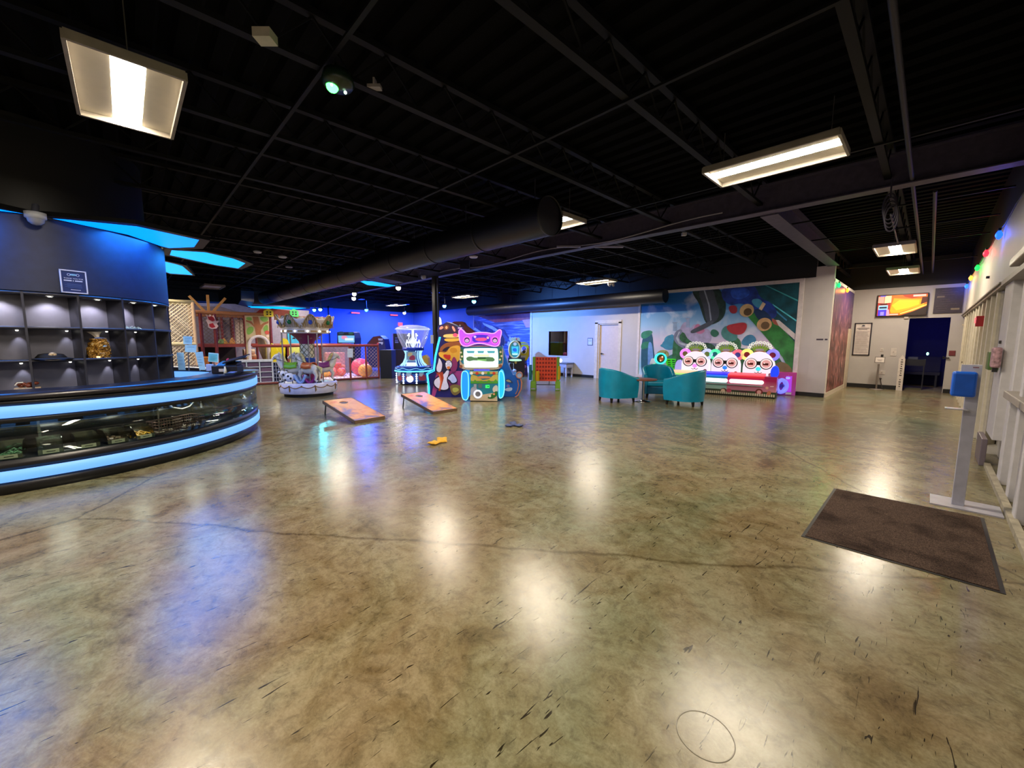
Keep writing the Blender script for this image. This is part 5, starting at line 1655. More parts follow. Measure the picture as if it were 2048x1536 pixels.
# red hexagon topped machine behind
g_ = Fr(-10.6, 8.1)
t = mach('red_topped_game', 'dark red angular topped arcade machine behind the burger cabinet', 'arcade machine', g_)
P = clampz(g_.poly([(893, 765), (893, 660), (904, 645), (908, 643), (925, 643), (930, 650), (944, 660), (950, 668), (950, 765)]))
MB().prism(P, 0, .8).build('cabinet', mat('#6e1622', .4), t, bevel=.01)
art('top_print', t, -.001, [(g_.poly([(909, 652), (927, 652), (927, 662), (910, 662)]), c1('#2a1a6a')), (blob(g_.poly([(915, 654), (923, 654), (923, 657), (915, 657)]), 1), c1('#c8b8d8')), (circ(*g_.p(920, 651), .03), c1('#e8d0c0'))])
# white lit sign
g_ = Fr(-13.4, 9.6)
t = mach('lit_white_sign', 'tall white glowing light box right of the black post', 'sign', g_)
P = blob(g_.poly([(872, 634), (882, 634), (883, 664), (873, 664)]), 2); MB().prism(P, 0, .1).build('light_box', glow('#f4f6ff', 1.5), t)
a = g_.p(878, 664); MB().cyl((a[0], .05, 0), (a[0], .05, a[1]), .05, n=10).build('stand', SATIN, t)
# small gold machine glimpsed between
g_ = frame_at(847, 762)
t = mach('gold_prize_box', 'narrow gold machine between the domed machine and the black post', 'arcade machine', Fr(-13.0, 9.0))
fr_ = Fr(-13.0, 9.0); P = fr_.poly([(843, 740), (845, 712), (850, 710), (856, 716), (858, 740)])
MB().prism([(x, z) for x, z in P], 0, .4).box(min(p[0] for p in P), max(p[0] for p in P), 0, .4, 0, P[0][1]).build('box', mat('#c8a030', .4), t)

# crown topped mirror machine & yellow machine ----------------------
g_ = Fr(-11.6, 11.4)
t = mach('crown_topped_game', 'arcade machine with a gold oval mirror screen under a small crown', 'arcade machine', g_)
Zg = lambda py: g_.p(1035, py)[1]
Ug = lambda px: g_.p(px, 700)[0]
MB().prism(clampz(g_.poly([(1016, 752), (1016, 716), (1050, 716), (1049, 752)])), 0, .6).build('cabinet', mat('#181224', .4), t, bevel=.01)
MB().prism(blob(g_.poly([(1017, 722), (1019, 700), (1018, 688), (1026, 680), (1036, 677), (1042, 684), (1043, 704), (1040, 722)], .1), 2), .1, .5).build('back_body', mat('#15181c', .4), t)
cx_, cz_ = g_.p(1029.5, 699.5, .05)
rx = (g_.p(1042, 700)[0] - g_.p(1017, 700)[0]) / 2; rz_ = (g_.p(1030, 682)[1] - g_.p(1030, 718)[1]) / 2
o = MB(); o.tube([(cx_ + rx * .92 * math.cos(a), .05, cz_ + rz_ * .94 * math.sin(a)) for a in [2 * PI * i / 40 for i in range(40)]], .035, 8, closed=True); o.build('gold_oval', mat('#c8b078', .35), t)
art('oval_screen', t, .07, [(circ(cx_, cz_, rx * .86, 32, rz_ * .9), glow('#2a8a9a', .7)), (g_.poly([(1023, 693), (1037, 693), (1036, 707), (1024, 707)]), glow('#38b4f0', 1.1)), (blob(g_.poly([(1025, 697), (1033, 696), (1034, 704), (1026, 703)]), 1), glow('#1568d8', .9)), (g_.poly([(1024, 707), (1036, 707), (1035, 710), (1025, 710)]), glow('#b0f4ff', 1.2)), (circ(*g_.p(1030, 688), .07), glow('#a8c0f0', .9))])
P = g_.poly([(1021, 683), (1022, 677), (1025, 674.5), (1028, 675.5), (1030, 673.5), (1033, 675.5), (1037, 674.5), (1040, 677), (1040, 683), (1030, 680)], .05)
MB().prism(P, .05, .12).build('crown', mat('#a8b090', .4), t); art('crown_gem', t, .049, [(circ(*g_.p(1033, 678), .03), c1('#c02838'))])
P = blob(g_.poly([(1019, 718), (1042, 718), (1044, 722), (1018, 722)], 0), 1); MB().prism(P, -.12, .3).build('lit_ledge', glow('#b8f8c8', 1.0), t)
q = g_.rect(1019, 726, 1027, 742); o = MB(); o.tube([(q[0], -.02, q[2]), (q[0], -.02, q[3]), (q[1], -.02, q[3]), (q[1], -.02, q[2])], .012, 6, closed=True); o.build('coin_frame', mat('#a8b8d8', .3), t)
a = g_.p(1029, 742); MB().ball((a[0], -.06, a[1]), .09, 16, 10).build('handwheel', mat('#a8a8c0', .25, .4), t); a = g_.p(1031.5, 725); MB().prism(circ(a[0], a[1], .05), -.03, 0).build('gold_button', mat('#c8a060', .3), t)
q = g_.rect(1022, 746, 1032, 750); MB().box(q[0], q[1], -.1, 0, q[2], q[3]).build('tray', mat('#c8b850', .4), t)
g_ = Fr(-12.14, 11.92)
t = mach('yellow_photo_game', 'yellow rounded arcade machine with a round dark and white porthole', 'arcade machine', g_)
P = blob(clampz(g_.poly([(1036, 722), (1036, 684), (1054, 684), (1058, 692), (1058, 712), (1054, 722)])), 1)
MB().prism(P, 0, .6).build('upper_body', mat('#b2a818', .35), t, bevel=.01)
MB().prism(clampz(g_.poly([(1037, 756), (1037, 718), (1053, 718), (1056, 756)])), .05, .6).build('lower_body', mat('#2a1c78', .35, noise=.4, scale=9), t)
q = lambda *p: g_.poly(p)
art('print', t, -.001, [(q((1037, 686), (1056, 686), (1057, 690), (1037, 690)), c1('#7f8478')), (circ(*g_.p(1048, 700), .13, 24, .16), c1('#e8e6f0')), (circ(*g_.p(1048, 697), .09, 20, .1), c1('#5a5ab0')), (blob(q((1044, 701), (1052, 701), (1050, 707), (1045, 707)), 1), c1('#18181c')), (q((1040, 711), (1053, 711), (1051, 716), (1041, 716)), c1('#a8a8a8'))])
art('lower_print', t, .049, [(blob(q((1040, 722), (1052, 720), (1054, 728), (1040, 730)), 2), c1('#3048d0')), (circ(*g_.p(1045, 735), .1), c1('#8a4ab8')), (circ(*g_.p(1050, 733), .06), c1('#b080d0')), (blob(q((1043, 740), (1050, 740), (1049, 748), (1045, 748)), 1), c1('#c8a898'))])

# giant four in a row ------------------------------------------------
A = G(1062, 783); B = G(1119, 773)
A = G(1066, 778); B = G(1118, 774)
f = Fr(A.x, A.y, YAW - R(6))
t = mach('giant_four_in_a_row', 'giant orange red drop disc game board in green and yellow side frames', 'game', f)
OR = mat('#d8452a', .35); GN = mat('#6c9a30', .4); YW = mat('#d8b010', .35)
bx0, bz1 = f.p(1072, 714); bx1, bz0 = f.p(1112, 761)
cols, rows = 7, 6
cw, ch = (bx1 - bx0) / cols, (bz1 - bz0) / rows
o = MB()
r_ = min(cw, ch) * .36
K = 12
for y_, fl in ((-.03, 0), (.03, 1)):
    for i in range(cols):
        for j in range(rows):
            xa, xb = bx0 + i * cw, bx0 + (i + 1) * cw; za, zb_ = bz0 + j * ch, bz0 + (j + 1) * ch
            cx_, cz_ = (xa + xb) / 2, (za + zb_) / 2
            sq = []
            for k in range(K):
                a = 2 * PI * k / K + PI / K; m_ = max(abs(math.cos(a)), abs(math.sin(a)))
                sq.append((cx_ + math.cos(a) / m_ * cw / 2, y_, cz_ + math.sin(a) / m_ * ch / 2))
            ci = [(cx_ + r_ * math.cos(2 * PI * k / K + PI / K), y_, cz_ + r_ * 1.1 * math.sin(2 * PI * k / K + PI / K)) for k in range(K)]
            o.add(sq + ci, [(k, (k + 1) % K, (k + 1) % K + K, k + K) for k in range(K)])
            if fl == 0:
                cb = [(x, .03, z) for x, _, z in ci]
                o.add(ci + cb, [(k, (k + 1) % K, (k + 1) % K + K, k + K) for k in range(K)])
o.box(bx0 - .01, bx0, -.035, .035, bz0, bz1); o.box(bx1, bx1 + .01, -.035, .035, bz0, bz1); o.box(bx0, bx1, -.035, .035, bz0 - .02, bz0)
o.build('board', OR, t)
MB().box(bx0, bx1, -.004, .004, bz0, bz1).build('inner_divider', mat('#8e1c14', .5), t)
for s, xx in ((0, bx0), (1, bx1)):
    sg_ = -1 if s == 0 else 1
    o = MB(); x0 = xx + (-.1 if s == 0 else .01); o.box(x0, x0 + .09, -.05, .05, .18, bz1 + .01)
    fr0 = xx - .03
    o.prismx([(-.34, 0), (.34, 0), (.34, .08), (.2, .26), (-.2, .26), (-.34, .08)], x0 - .05 + (.02 if s else 0), x0 + .12)
    o.build('side_frame', GN, t, bevel=.01)
    MB().prismx(circ(0, .12, .14, 20, .08), x0 - .055 + (.02 if s else 0), x0 + .125).build('foot_cutout', mat('#9a9cb0', .5), t)
    art('foot_hole', t, -.341, [(blob([(x0 - .03, .03), (x0 + .1, .03), (x0 + .1, .07), (x0 - .03, .07)], 2), mat('#9a9cb4', .5))])
for px0, px1, py0, py1, mt, yy, lb in ((1058, 1064, 729, 760, mat('#1c7078', .35), 0, 'teal'), (1072, 1079, 742, 762, YW, -.22, 'yellow'), (1114, 1121, 732, 759, YW, 0, 'yellow')):
    q = f.rect(px0, py0, px1, py1, yy); n_ = 10
    o = MB(); c_ = (q[0] + q[1]) / 2
    for i in range(n_):
        z0 = q[2] + (q[3] - q[2]) * i / n_; o.cyl((c_, yy, z0), (c_, yy, z0 + (q[3] - q[2]) / n_ * .86), (q[1] - q[0]) / 2, n=16)
    o.build('disc_stack', mt, t)
MB().tube([(bx0, 0, .14), (bx1, 0, .14)], .015, 6).tube([((bx0 + bx1) / 2 + .1, 0, .12), ((bx0 + bx1) / 2 + .1, 0, bz0)], .012, 6).build('stretcher', mat('#3a4048', .4), t)

# side table by the white wall
f = Fr(G(1124, 753).x, MW - .53, 0)
t = mach('side_table', 'small white table with a dark top against the white wall, behind the drop disc game', 'table', f)
q = f.rect(1112, 725, 1133, 753)
o = MB(); o.box(q[0], q[1], 0, .5, q[3] - .04, q[3]); o.build('table_top', mat('#5a5e70', .4), t, bevel=.005)
o = MB(); o.box(q[0] + .03, q[1] - .03, .02, .48, q[3] - .2, q[3] - .04); o.build('apron', mat('#9c9cb0', .5), t)
for x in (q[0] + .05, q[1] - .1):
    for y in (.04, .42):
        MB().box(x, x + .05, y, y + .05, 0, q[3] - .2).build('leg', mat('#b8b4c0', .5), t)
o = MB(); P = f.poly([(1127, 734), (1131, 738), (1134, 744), (1133, 751)]); o.tube([(x, .2, max(.01, z)) for x, z in P], .01, 5); tag(o.build('table_cable', BLACK, loc=f.o), 'thin dark cable drooping from the small white table', 'cable')
a = f.p(1115, 731); o = MB().ball((0, 0, 0), (.06, .06, .08), 12, 10).build('glow_lamp', glow('#fff6d8', 2.5), loc=(f.o.x + a[0], f.o.y + .2, q[3] + .08)); tag(o, 'small glowing cream lamp on the table edge beside the yellow discs', 'lamp')

# games far behind on the left --------------------------------------
g_ = Fr(-20.0, 7.4)
t = mach('racing_game_pair', 'distant arcade machine with pale blue screens above the mesh fence', 'arcade machine', g_)
P = clampz(g_.poly([(674, 735), (674, 664), (707, 664), (710, 676), (710, 735)])); MB().prism(P, 0, .8).build('cabinet', mat('#0e1020', .4), t, bevel=.02)
q = lambda *p: g_.poly(p)
art('screens', t, -.001, [(q((676, 671), (709, 671), (709, 685), (677, 685)), glow('#6fb6e8', .9)), (blob(q((682, 672), (692, 671), (697, 678), (684, 679)), 1), glow('#e08ab0', .9)), (q((690, 676), (707, 676), (707, 681), (690, 681)), glow('#d8f0ff', .9)), (blob(q((677, 663), (688, 663), (688, 669), (677, 669)), 1), glow('#1a3a5a', .6)), (blob(q((697, 664), (707, 664), (706, 669), (697, 669)), 1), glow('#1a5a4a', .6)), (q((684, 686), (708, 686), (708, 688), (684, 688)), glow('#3060d0', .9))])
g_ = Fr(-18.2, 8.9)
t = mach('monster_faced_game', 'dark red and navy arcade machine with a grinning mouth, above the fence end', 'arcade machine', g_)
P = clampz(g_.poly([(734, 735), (734, 686), (746, 673), (760, 671), (768, 678), (772, 700), (772, 735)])); MB().prism(P, 0, .8).build('cabinet', mat('#14206c', .4), t, bevel=.02)
art('face', t, -.001, [(q2 := g_.poly([(735, 690), (747, 674), (759, 672), (763, 680), (756, 688), (745, 690)]), c1('#541020')), (g_.poly([(756, 677), (766, 677), (765, 681), (757, 681)]), c1('#a8b0e0')), (g_.poly([(757, 684), (766, 684), (766, 687), (764, 690), (762, 687), (757, 686)]), c1('#c8d0f0')), (circ(*g_.p(756, 687), .05), c1('#d05060'))])
g_ = Fr(-14.9, 8.1)
g2 = frame_at(769, 757)
t = mach('black_locker', 'plain black waist high cabinet at the end of the mesh fence', 'cabinet', g2)
q = g2.rect(759, 700, 784, 757); MB().box(q[0], q[1], 0, .6, 0, q[3]).build('cabinet', mat('#0a1226', .4), t, bevel=.01)
g3 = Fr(-17.8, 10.2)
t = mach('tall_black_vending_cabinet', 'tall navy black cabinet standing behind the domed machine', 'cabinet', g3)
q = g3.rect(786, 667, 806, 728); MB().box(q[0], q[1] + .5, 0, .9, 0, q[3]).build('cabinet', mat('#07082a', .35), t, bevel=.02)
art('labels', t, -.001, [(g3.poly([(790, 675), (795, 675), (795, 677), (790, 677)]), c1('#5060b0')), (g3.poly([(790, 679), (796, 679), (796, 682), (790, 682)]), c1('#5060b0')), (g3.poly([(790, 683), (797, 683), (797, 686), (790, 686)]), c1('#6a78c0')), (g3.poly([(787, 699), (806, 699), (806, 699.6), (787, 699.6)]), c1('#3a48a0'))])
MB().box(q[0] - .06, q[0], 0, .1, 0, q[3]).build('edge_light', glow('#5a5ae0', .8), t)

# teddy bear game bank ------------------------------------------------
A = G(1551, 798); B = G(1405, 787)
D = A - B; brot = math.atan2(D.y, D.x)
f = Fr(A.x, A.y, brot)
t = mach('bear_game_bank', 'long pink and teal arcade bank with three white glowing bear faces wearing goggles', 'arcade machine', f)
xl = f.p(1338, 780)[0]; xm = f.p(1453, 780)[0]; x3 = f.p(1525, 780)[0]
ztop = f.p(1500, 752)[1]
def grad_mat(name, lo, hi, z0, z1, dots=None):
    m, nt, b = node_mat(name)
    tc = nt.nodes.new('ShaderNodeTexCoord'); sp = nt.nodes.new('ShaderNodeSeparateXYZ'); nt.links.new(tc.outputs['Object'], sp.inputs[0])
    mr = nt.nodes.new('ShaderNodeMapRange'); mr.inputs['From Min'].default_value = z0; mr.inputs['From Max'].default_value = z1; nt.links.new(sp.outputs['Z'], mr.inputs['Value'])
    rr = ramp(nt, [(0, lo), (.45, hi), (1, hi)]); nt.links.new(mr.outputs[0], rr.inputs['Fac'])
    c = rr.outputs['Color']
    vo = nt.nodes.new('ShaderNodeTexVoronoi'); vo.inputs['Scale'].default_value = 9; nt.links.new(tc.outputs['Object'], vo.inputs['Vector'])
    rd = ramp(nt, [(.1, (1, 1, 1, 1)), (.14, (0, 0, 0, 1))]); nt.links.new(vo.outputs['Distance'], rd.inputs['Fac'])
    c = mixc(nt, 'SCREEN', rd.outputs['Color'], c, '#705060')
    nt.links.new(c, b.inputs['Base Color']); b.inputs['Roughness'].default_value = .25
    return m
MB().box(xl, xm, 0, .75, .16, ztop).build('teal_cabinet', grad_mat('teal_grad', '#b4d8d0', '#1f8c94', .16, .75), t, bevel=.008)
MB().box(xm, 0, 0, .75, .16, ztop).build('pink_cabinet', grad_mat('pink_grad', '#d890a8', '#b01860', .16, .8), t, bevel=.008)
MB().box(xl + .02, -.02, .03, .72, 0, .03).build('plinth', BLACK, t)
MB().box(xl, 0, -.004, .75, .03, .16).build('base_band', mat('#2e4020', .5), t)
o = MB(); x = xl + .02
while x < -.04:
    o.box(x, x + .035, -.012, -.004, .04, .11); x += .052
o.build('picket_trim', mat('#d8cdb4', .5), t)
o = MB(); o.box(x3 - .02, 0, -.08, 0, .16, ztop - .02); 
art('front_print', t, -.003, [(circ(*f.p(1447, 782), .085), c1('#5c3a2a')), (circ(*f.p(1446, 781), .05), c1('#e8c8b0')), (blob(f.poly([(1409, 776), (1427, 779), (1427, 781), (1409, 779)]), 1), c1('#3a4a48')),
     (circ(*f.p(1518, 784), .085), c1('#7c1420')), (circ(*f.p(1518, 784), .05), c1('#e8a8a8')), (circ(*f.p(1458, 781), .06), c1('#c84868')), (blob(f.poly([(1478, 782), (1496, 784), (1496, 786), (1478, 784)]), 1), c1('#5a1038')), (blob(f.poly([(1533, 785), (1540, 780), (1543, 788), (1534, 792)]), 1), c1('#c87858')), (blob(f.poly([(1540, 772), (1548, 772), (1548, 774), (1540, 774)]), 1), c1('#f0c8d8')), (circ(*f.p(1534, 776), .035), c1('#f0b8a0'))])
# slanted glowing decks and their white light bars
def seg(pa, pb, m_, name, z0, z1, y0=-.12, y1=.35):
    MB().prismx([(y0, z0), (y0, z0 + .03), (y1, z1 + .03), (y1, z1 - .02), (0, z0)], f.p(pa, 750)[0], f.p(pb, 750)[0]).build(name, m_, t)
seg(1338, 1392, glow('#ffc89a', 1.0), 'cream_light_deck', ztop - .0, ztop + .03)
seg(1392, 1457, glow('#2a18f0', 1.1), 'blue_light_deck', ztop - .0, ztop + .03)
seg(1457, 1530, glow('#ff4c5c', 1.0), 'red_light_deck', ztop - .0, ztop + .03)
o = MB(); o.box(f.p(1392, 750)[0], f.p(1457, 750)[0], -.135, -.12, ztop - .05, ztop + .0); o.build('blue_edge', glow('#2a78f0', .9), t)
o = MB(); o.box(f.p(1457, 750)[0], f.p(1530, 750)[0], -.135, -.12, ztop - .05, ztop + .0); o.build('red_edge', glow('#d81c30', .8), t)
o = MB(); o.box(f.p(1338, 750)[0], f.p(1392, 750)[0], -.135, -.12, ztop - .05, ztop + .0); o.build('green_edge', glow('#b8f080', .9), t)
for pa, pb in ((1345, 1400), (1407, 1455), (1460, 1527)):
    xa, xb = f.p(pa, 760)[0], f.p(pb, 760)[0]; z_ = f.p(1490, 763)[1]
    o = MB(); o.tube([(xa + .04, -.05, z_), (xb - .04, -.05, z_)], .055, 12); o.ball((xa + .04, -.05, z_), .055, 12, 8); o.ball((xb - .04, -.05, z_), .055, 12, 8); o.build('white_light_bar', glow('#fff8ec', 1.5), t)
MB().box(xl, x3, -.06, .0, f.p(1490, 770)[1] - .02, f.p(1490, 770)[1] + .01).build('chrome_ledge', mat('#b0a8b0', .25, .5), t)
# bears
def bear(px0, px1, py_top, py_bot, ear1, in1, ear2, in2, nose, body):
    off = .35
    def q(fx, fy):  # fraction of the face box
        a = f.p(px0 + (px1 - px0) * fx, py_bot + (py_top - py_bot) * fy, off); return a
    x0, z0 = q(0, 0); x1, z1 = q(1, 1); w = x1 - x0; h = z1 - z0; cx_ = (x0 + x1) / 2
    t_ = thing('bear_face', '', 'x')
    bpy.data.objects.remove(t_)
    P = [(x0, z0), (x0 + .0 * w, z0 + .3 * h)] + [(cx_ - .5 * w * math.cos(a), z0 + .35 * h + .65 * h * math.sin(a)) for a in [PI * i / 20 for i in range(21)]] + [(x1, z0 + .3 * h), (x1, z0)]
    face = MB().prism(P, off, off + .36).build('bear_head', glow(body, .96), t, bevel=.03)
    for s, e1, e2 in ((-1, ear1, in1), (1, ear2, in2)):
        ex, ez = cx_ + s * w * .4, z0 + .87 * h
        o = MB(); o.M = Matrix.Translation((ex, off + .12, ez)) @ Matrix.Rotation(PI / 2, 4, 'X'); o.lathe([(w * .1, -.06), (w * .2, -.06), (w * .215, 0), (w * .2, .06), (w * .1, .06)], n=32, closed=True)
        o.build('ear_ring', glow(e1, 1.0), face)
        MB().prism(circ(ex, ez, w * .125, 24), off + .08, off + .14).build('ear_inner', mat(e2, .35), face)
    gx = w * .235; gz = z0 + .52 * h
    o = MB()
    for s in (-1, 1):
        M = o.M; o.M = Matrix.Translation((cx_ + s * gx, off - .03, gz)) @ Matrix.Rotation(PI / 2, 4, 'X'); o.lathe([(w * .17, -.02), (w * .2, -.02), (w * .2, .02), (w * .17, .02)], n=32, closed=True); o.M = M
    o.box(cx_ - gx * .36, cx_ + gx * .36, off - .05, off, gz - .05 * h, gz + .1 * h)
    o.build('goggles', mat('#1c1616', .3), face)
    L = []
    for s in (-1, 1):
        c_ = (cx_ + s * gx, gz)
        L += [(circ(c_[0] - s * 0, c_[1] + .01, w * .172, 28), glow('#ffe8e4', .95)), (circ(c_[0], c_[1] + .005, w * .14, 28), glow('#e8a4a0', .8)), (rectp(c_[0] - w * .1, c_[0] + w * .07, c_[1] - h * .05, c_[1] + h * .035), mat('#5a0808', .3)), (circ(c_[0] - w * .055, c_[1] + h * .035, w * .022, 12), glow('#ffe0d8', 1))]
    art('goggle_lenses', face, off - .052, L)
    o = MB(); o.ball((cx_, off - .02, z0 + .31 * h), (w * .085, .04, w * .075), 20, 12); o.build('nose', glow(nose, 1.0), face)
    o = MB(); o.tube([(cx_, off - .02, z0 + .24 * h), (cx_, off - .02, z0 + .17 * h)], .008, 5)
    for s in (-1, 1): o.tube([(cx_ + s * w * .0, off - .012, z0 + .17 * h), (cx_ + s * w * .06, off - .012, z0 + .14 * h), (cx_ + s * w * .12, off - .012, z0 + .18 * h)], .008, 5)
    o.build('mouth', mat('#3a1c20', .4), face)
    art('child_sticker', face, off - .002, [(circ(x1 - w * .12, z0 + .1 * h, w * .06), c1('#b06a48')), (circ(x1 - w * .12, z0 + .08 * h, w * .045), c1('#f4d0b8'))])
    # flower wreath, leaves and flowers given emission to look lit
    o = MB(); base = z1 + .0 * h
    o.prism([(cx_ - w * .17, base - .02), (cx_ + w * .17, base - .02), (cx_ + w * .19, base + .05), (cx_ - w * .19, base + .05)], off + .05, off + .12); o.build('wreath_base', mat('#c88a70', .4), face)
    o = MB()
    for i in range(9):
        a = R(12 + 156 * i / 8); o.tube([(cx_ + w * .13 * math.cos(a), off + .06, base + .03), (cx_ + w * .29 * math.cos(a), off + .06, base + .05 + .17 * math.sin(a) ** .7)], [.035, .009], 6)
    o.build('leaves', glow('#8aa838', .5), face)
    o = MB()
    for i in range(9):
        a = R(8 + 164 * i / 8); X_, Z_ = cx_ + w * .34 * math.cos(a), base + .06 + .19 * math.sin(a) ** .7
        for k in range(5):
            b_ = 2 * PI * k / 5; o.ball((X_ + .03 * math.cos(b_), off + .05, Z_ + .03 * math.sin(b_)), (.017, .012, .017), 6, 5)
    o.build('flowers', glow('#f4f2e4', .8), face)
    MB().prism(blob([(cx_ - w * .13, base + .02), (cx_ + w * .13, base + .02), (cx_ + w * .14, base + .08), (cx_ - w * .14, base + .08)], 2), off + .02, off + .05).build('name_ribbon', mat('#d0c4dc', .4), face)
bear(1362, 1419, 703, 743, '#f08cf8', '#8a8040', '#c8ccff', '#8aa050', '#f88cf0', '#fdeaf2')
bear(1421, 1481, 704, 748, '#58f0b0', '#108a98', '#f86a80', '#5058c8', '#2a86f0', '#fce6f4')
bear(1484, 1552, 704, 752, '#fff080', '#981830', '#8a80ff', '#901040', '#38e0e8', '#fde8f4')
# left end fixtures
P = blob(f.poly([(1349, 744), (1350, 728), (1355, 720), (1361, 719), (1364, 744)], .4), 2); MB().prism(P, .4, .6).build('left_end_lamp', glow('#b0a8f0', .8), t)
o = MB(); P = f.poly([(1552, 735), (1550, 748)], .2); q = f.rect(1545, 735, 1554, 755, .2); MB().prism(circ((q[0] + q[1]) / 2, (q[2] + q[3]) / 2, .09, 24, .17), .1, .45).build('blue_side_lamp', glow('#1040f0', 1.0), t)
# child game with cyan ring at the left of the bank
f2 = Fr(f.o.x + f.dx.x * xl - .2, f.o.y + f.dx.y * xl + .35, YAW)
t = mach('cyan_ring_game', 'small white arcade game with a round cyan glowing ring, behind the middle armchair', 'arcade machine', f2)
q = f2.rect(1308, 740, 1334, 790); P = clampz(f2.poly([(1310, 795), (1310, 728), (1314, 718), (1330, 718), (1334, 730), (1334, 795)])); MB().prism(P, 0, .5).build('cabinet', mat('#b8c4cc', .4), t, bevel=.02)
a = f2.p(1320.5, 717); rr_ = f2.p(1332, 717)[0] - a[0]
o = MB(); o.M = Matrix.Translation((a[0], -.02, a[1])) @ Matrix.Rotation(PI / 2, 4, 'X'); o.lathe([(rr_ * .74, -.04), (rr_, -.04), (rr_, .05), (rr_ * .74, .05)], n=40, closed=True); o.build('glow_ring', glow('#40f0ec', 1.2), t)
art('ring_picture', t, -.03, [(circ(a[0], a[1], rr_ * .76), c1('#0c4a2c')), (circ(a[0] + .02, a[1] - .01, rr_ * .4), glow('#a85020', .8)), (circ(a[0] + .05, a[1] + .05, rr_ * .16), glow('#ffd8b0', 1)), (circ(a[0] - .0, a[1] - .06, rr_ * .14), glow('#ffc8a0', 1))])
a = f2.p(1309, 731); MB().prism(circ(a[0], a[1], .055), -.06, .05).box(a[0] - .03, a[0] + .05, -.02, .05, a[1] - .2, a[1] - .05).build('green_knob', glow('#50ff98', 1.1), t)
q = f2.rect(1315, 733, 1325, 745); MB().box(q[0], q[1], -.01, 0, q[2], q[3]).build('ticket_slot', mat('#8a929a', .4), t)
f3 = Fr(f2.o.x + .3, f2.o.y + .45, YAW)
t = mach('green_lit_basket', 'bright green lit basket panel between the cyan ring and the bears', 'arcade machine', f3)
P = f3.poly([(1332, 718), (1352, 718), (1349, 737), (1336, 737)]); MB().prism(P, 0, .25).box(P[3][0], P[2][0], 0, .25, 0, P[3][1]).build('panel', mat('#38c818', .4, emit=.6), t)
L = []
for j in range(4):
    for i in range(2):
        a = f3.p(1335 + j * .4 + i * 9, 720 + j * 4.2); L.append((rectp(a[0], a[0] + .09, a[1] - .035, a[1]), c1('#0c5a10')))
art('slots', t, -.001, L)
# purple end unit
A = G(1590, 792); f4 = Fr(A.x, A.y, brot)
t = mach('purple_end_game', 'purple glowing game unit with a blue ring at the right end of the bear bank', 'arcade machine', f4)
q = f4.rect(1554, 744, 1590, 792)
MB().box(q[0] + .05, 0, 0, .3, .0, q[3] + .0).build('cabinet', grad_mat('purple_grad', '#c050c0', '#b84090', .1, .8), t, bevel=.01)
q5 = f4.rect(1572, 752, 1582, 784); MB().box(q5[0], q5[1], -.02, 0, q5[2], q5[3]).build('purple_light_panel', glow('#b040e8', .8), t)
q6 = f4.rect(1571, 784, 1582, 792); MB().box(q6[0], q6[1], -.015, 0, .03, q6[3]).build('white_dots', mat('#d0c8d8', .4), t)
a = f4.p(1561, 772, -.15); o = MB(); o.M = Matrix.Translation((a[0] + .02, -.15, a[1])) @ Matrix.Rotation(PI / 2 + 0.0, 4, 'X') @ Matrix.Rotation(R(50), 4, 'Y')
o.lathe([(.13, -.05), (.2, -.05), (.22, 0), (.2, .05), (.13, .05)], n=36, closed=True); o.build('blue_ring', glow('#7a80ff', 1.1), t)
MB().tube([(a[0] + .02, -.15, a[1]), (a[0] + .06, .05, a[1])], .05, 10).build('ring_mount', mat('#4a30a0', .4), t)
a = f4.p(1576, 756); MB().prism(circ(a[0], a[1], .055, 20, .035), -.03, -.01).build('small_lamp', glow('#a0a0ff', 1.1), t)
# ================================================================ MURALS AND WALL THINGS
def ppoly(fr, pts, off=0): return fr.poly(pts, off)
mx0, mx1, mz0, mz1 = -7.28, -2.6, .28, 3.1
t = thing('landscape_mural', 'large framed wall mural of blue sky, floating green islands and curving race roads', 'mural', (0, MW, 0))
sk, nt, b = node_mat('mural_sky')
tc = nt.nodes.new('ShaderNodeTexCoord'); sp = nt.nodes.new('ShaderNodeSeparateXYZ'); nt.links.new(tc.outputs['Object'], sp.inputs[0])
mr = nt.nodes.new('ShaderNodeMapRange'); mr.inputs['From Min'].default_value = .6; mr.inputs['From Max'].default_value = 3.0; nt.links.new(sp.outputs['Z'], mr.inputs['Value'])
rr = ramp(nt, [(0, '#8fc0d8'), (.35, '#d8c4d8'), (.6, '#8fb8dc'), (.85, '#2f80c4'), (1, '#1c68b4')]); nt.links.new(mr.outputs[0], rr.inputs['Fac'])
n = noise(nt, 1.4, 6, tc.outputs['Object'], .4); rc = ramp(nt, [(.52, (0, 0, 0, 1)), (.68, (.8, .8, .8, 1))]); nt.links.new(n.outputs['Fac'], rc.inputs['Fac'])
nt.links.new(mixc(nt, 'MIX', rc.outputs['Color'], rr.outputs['Color'], '#d8dce8'), b.inputs['Base Color']); b.inputs['Roughness'].default_value = .5
MB().box(mx0, mx1, -.012, 0, mz0, mz1).build('sky_panel', sk, t)
o = MB(); o.box(mx0 - .09, mx0, -.035, 0, mz0 - .1, mz1 + .1); o.box(mx1, mx1 + .11, -.035, 0, mz0 - .1, mz1 + .1); o.box(mx0, mx1, -.035, 0, mz1, mz1 + .1); o.box(mx0, mx1, -.035, 0, mz0 - .1, mz0)
o.build('frame', mat('#d0c6c6', .45), t, bevel=.004)
F_ = lambda *p: [(min(mx1 - .005, max(mx0 + .005, x)), min(mz1 - .005, max(mz0 + .005, z))) for x, z in FB.poly(p)]
B_ = lambda *p: [(min(mx1 - .005, max(mx0 + .005, x)), min(mz1 - .005, max(mz0 + .005, z))) for x, z in blob(FB.poly(p), 2)]
pm = lambda h, n=.12, s=6: mat(h, .5, noise=n, scale=s)
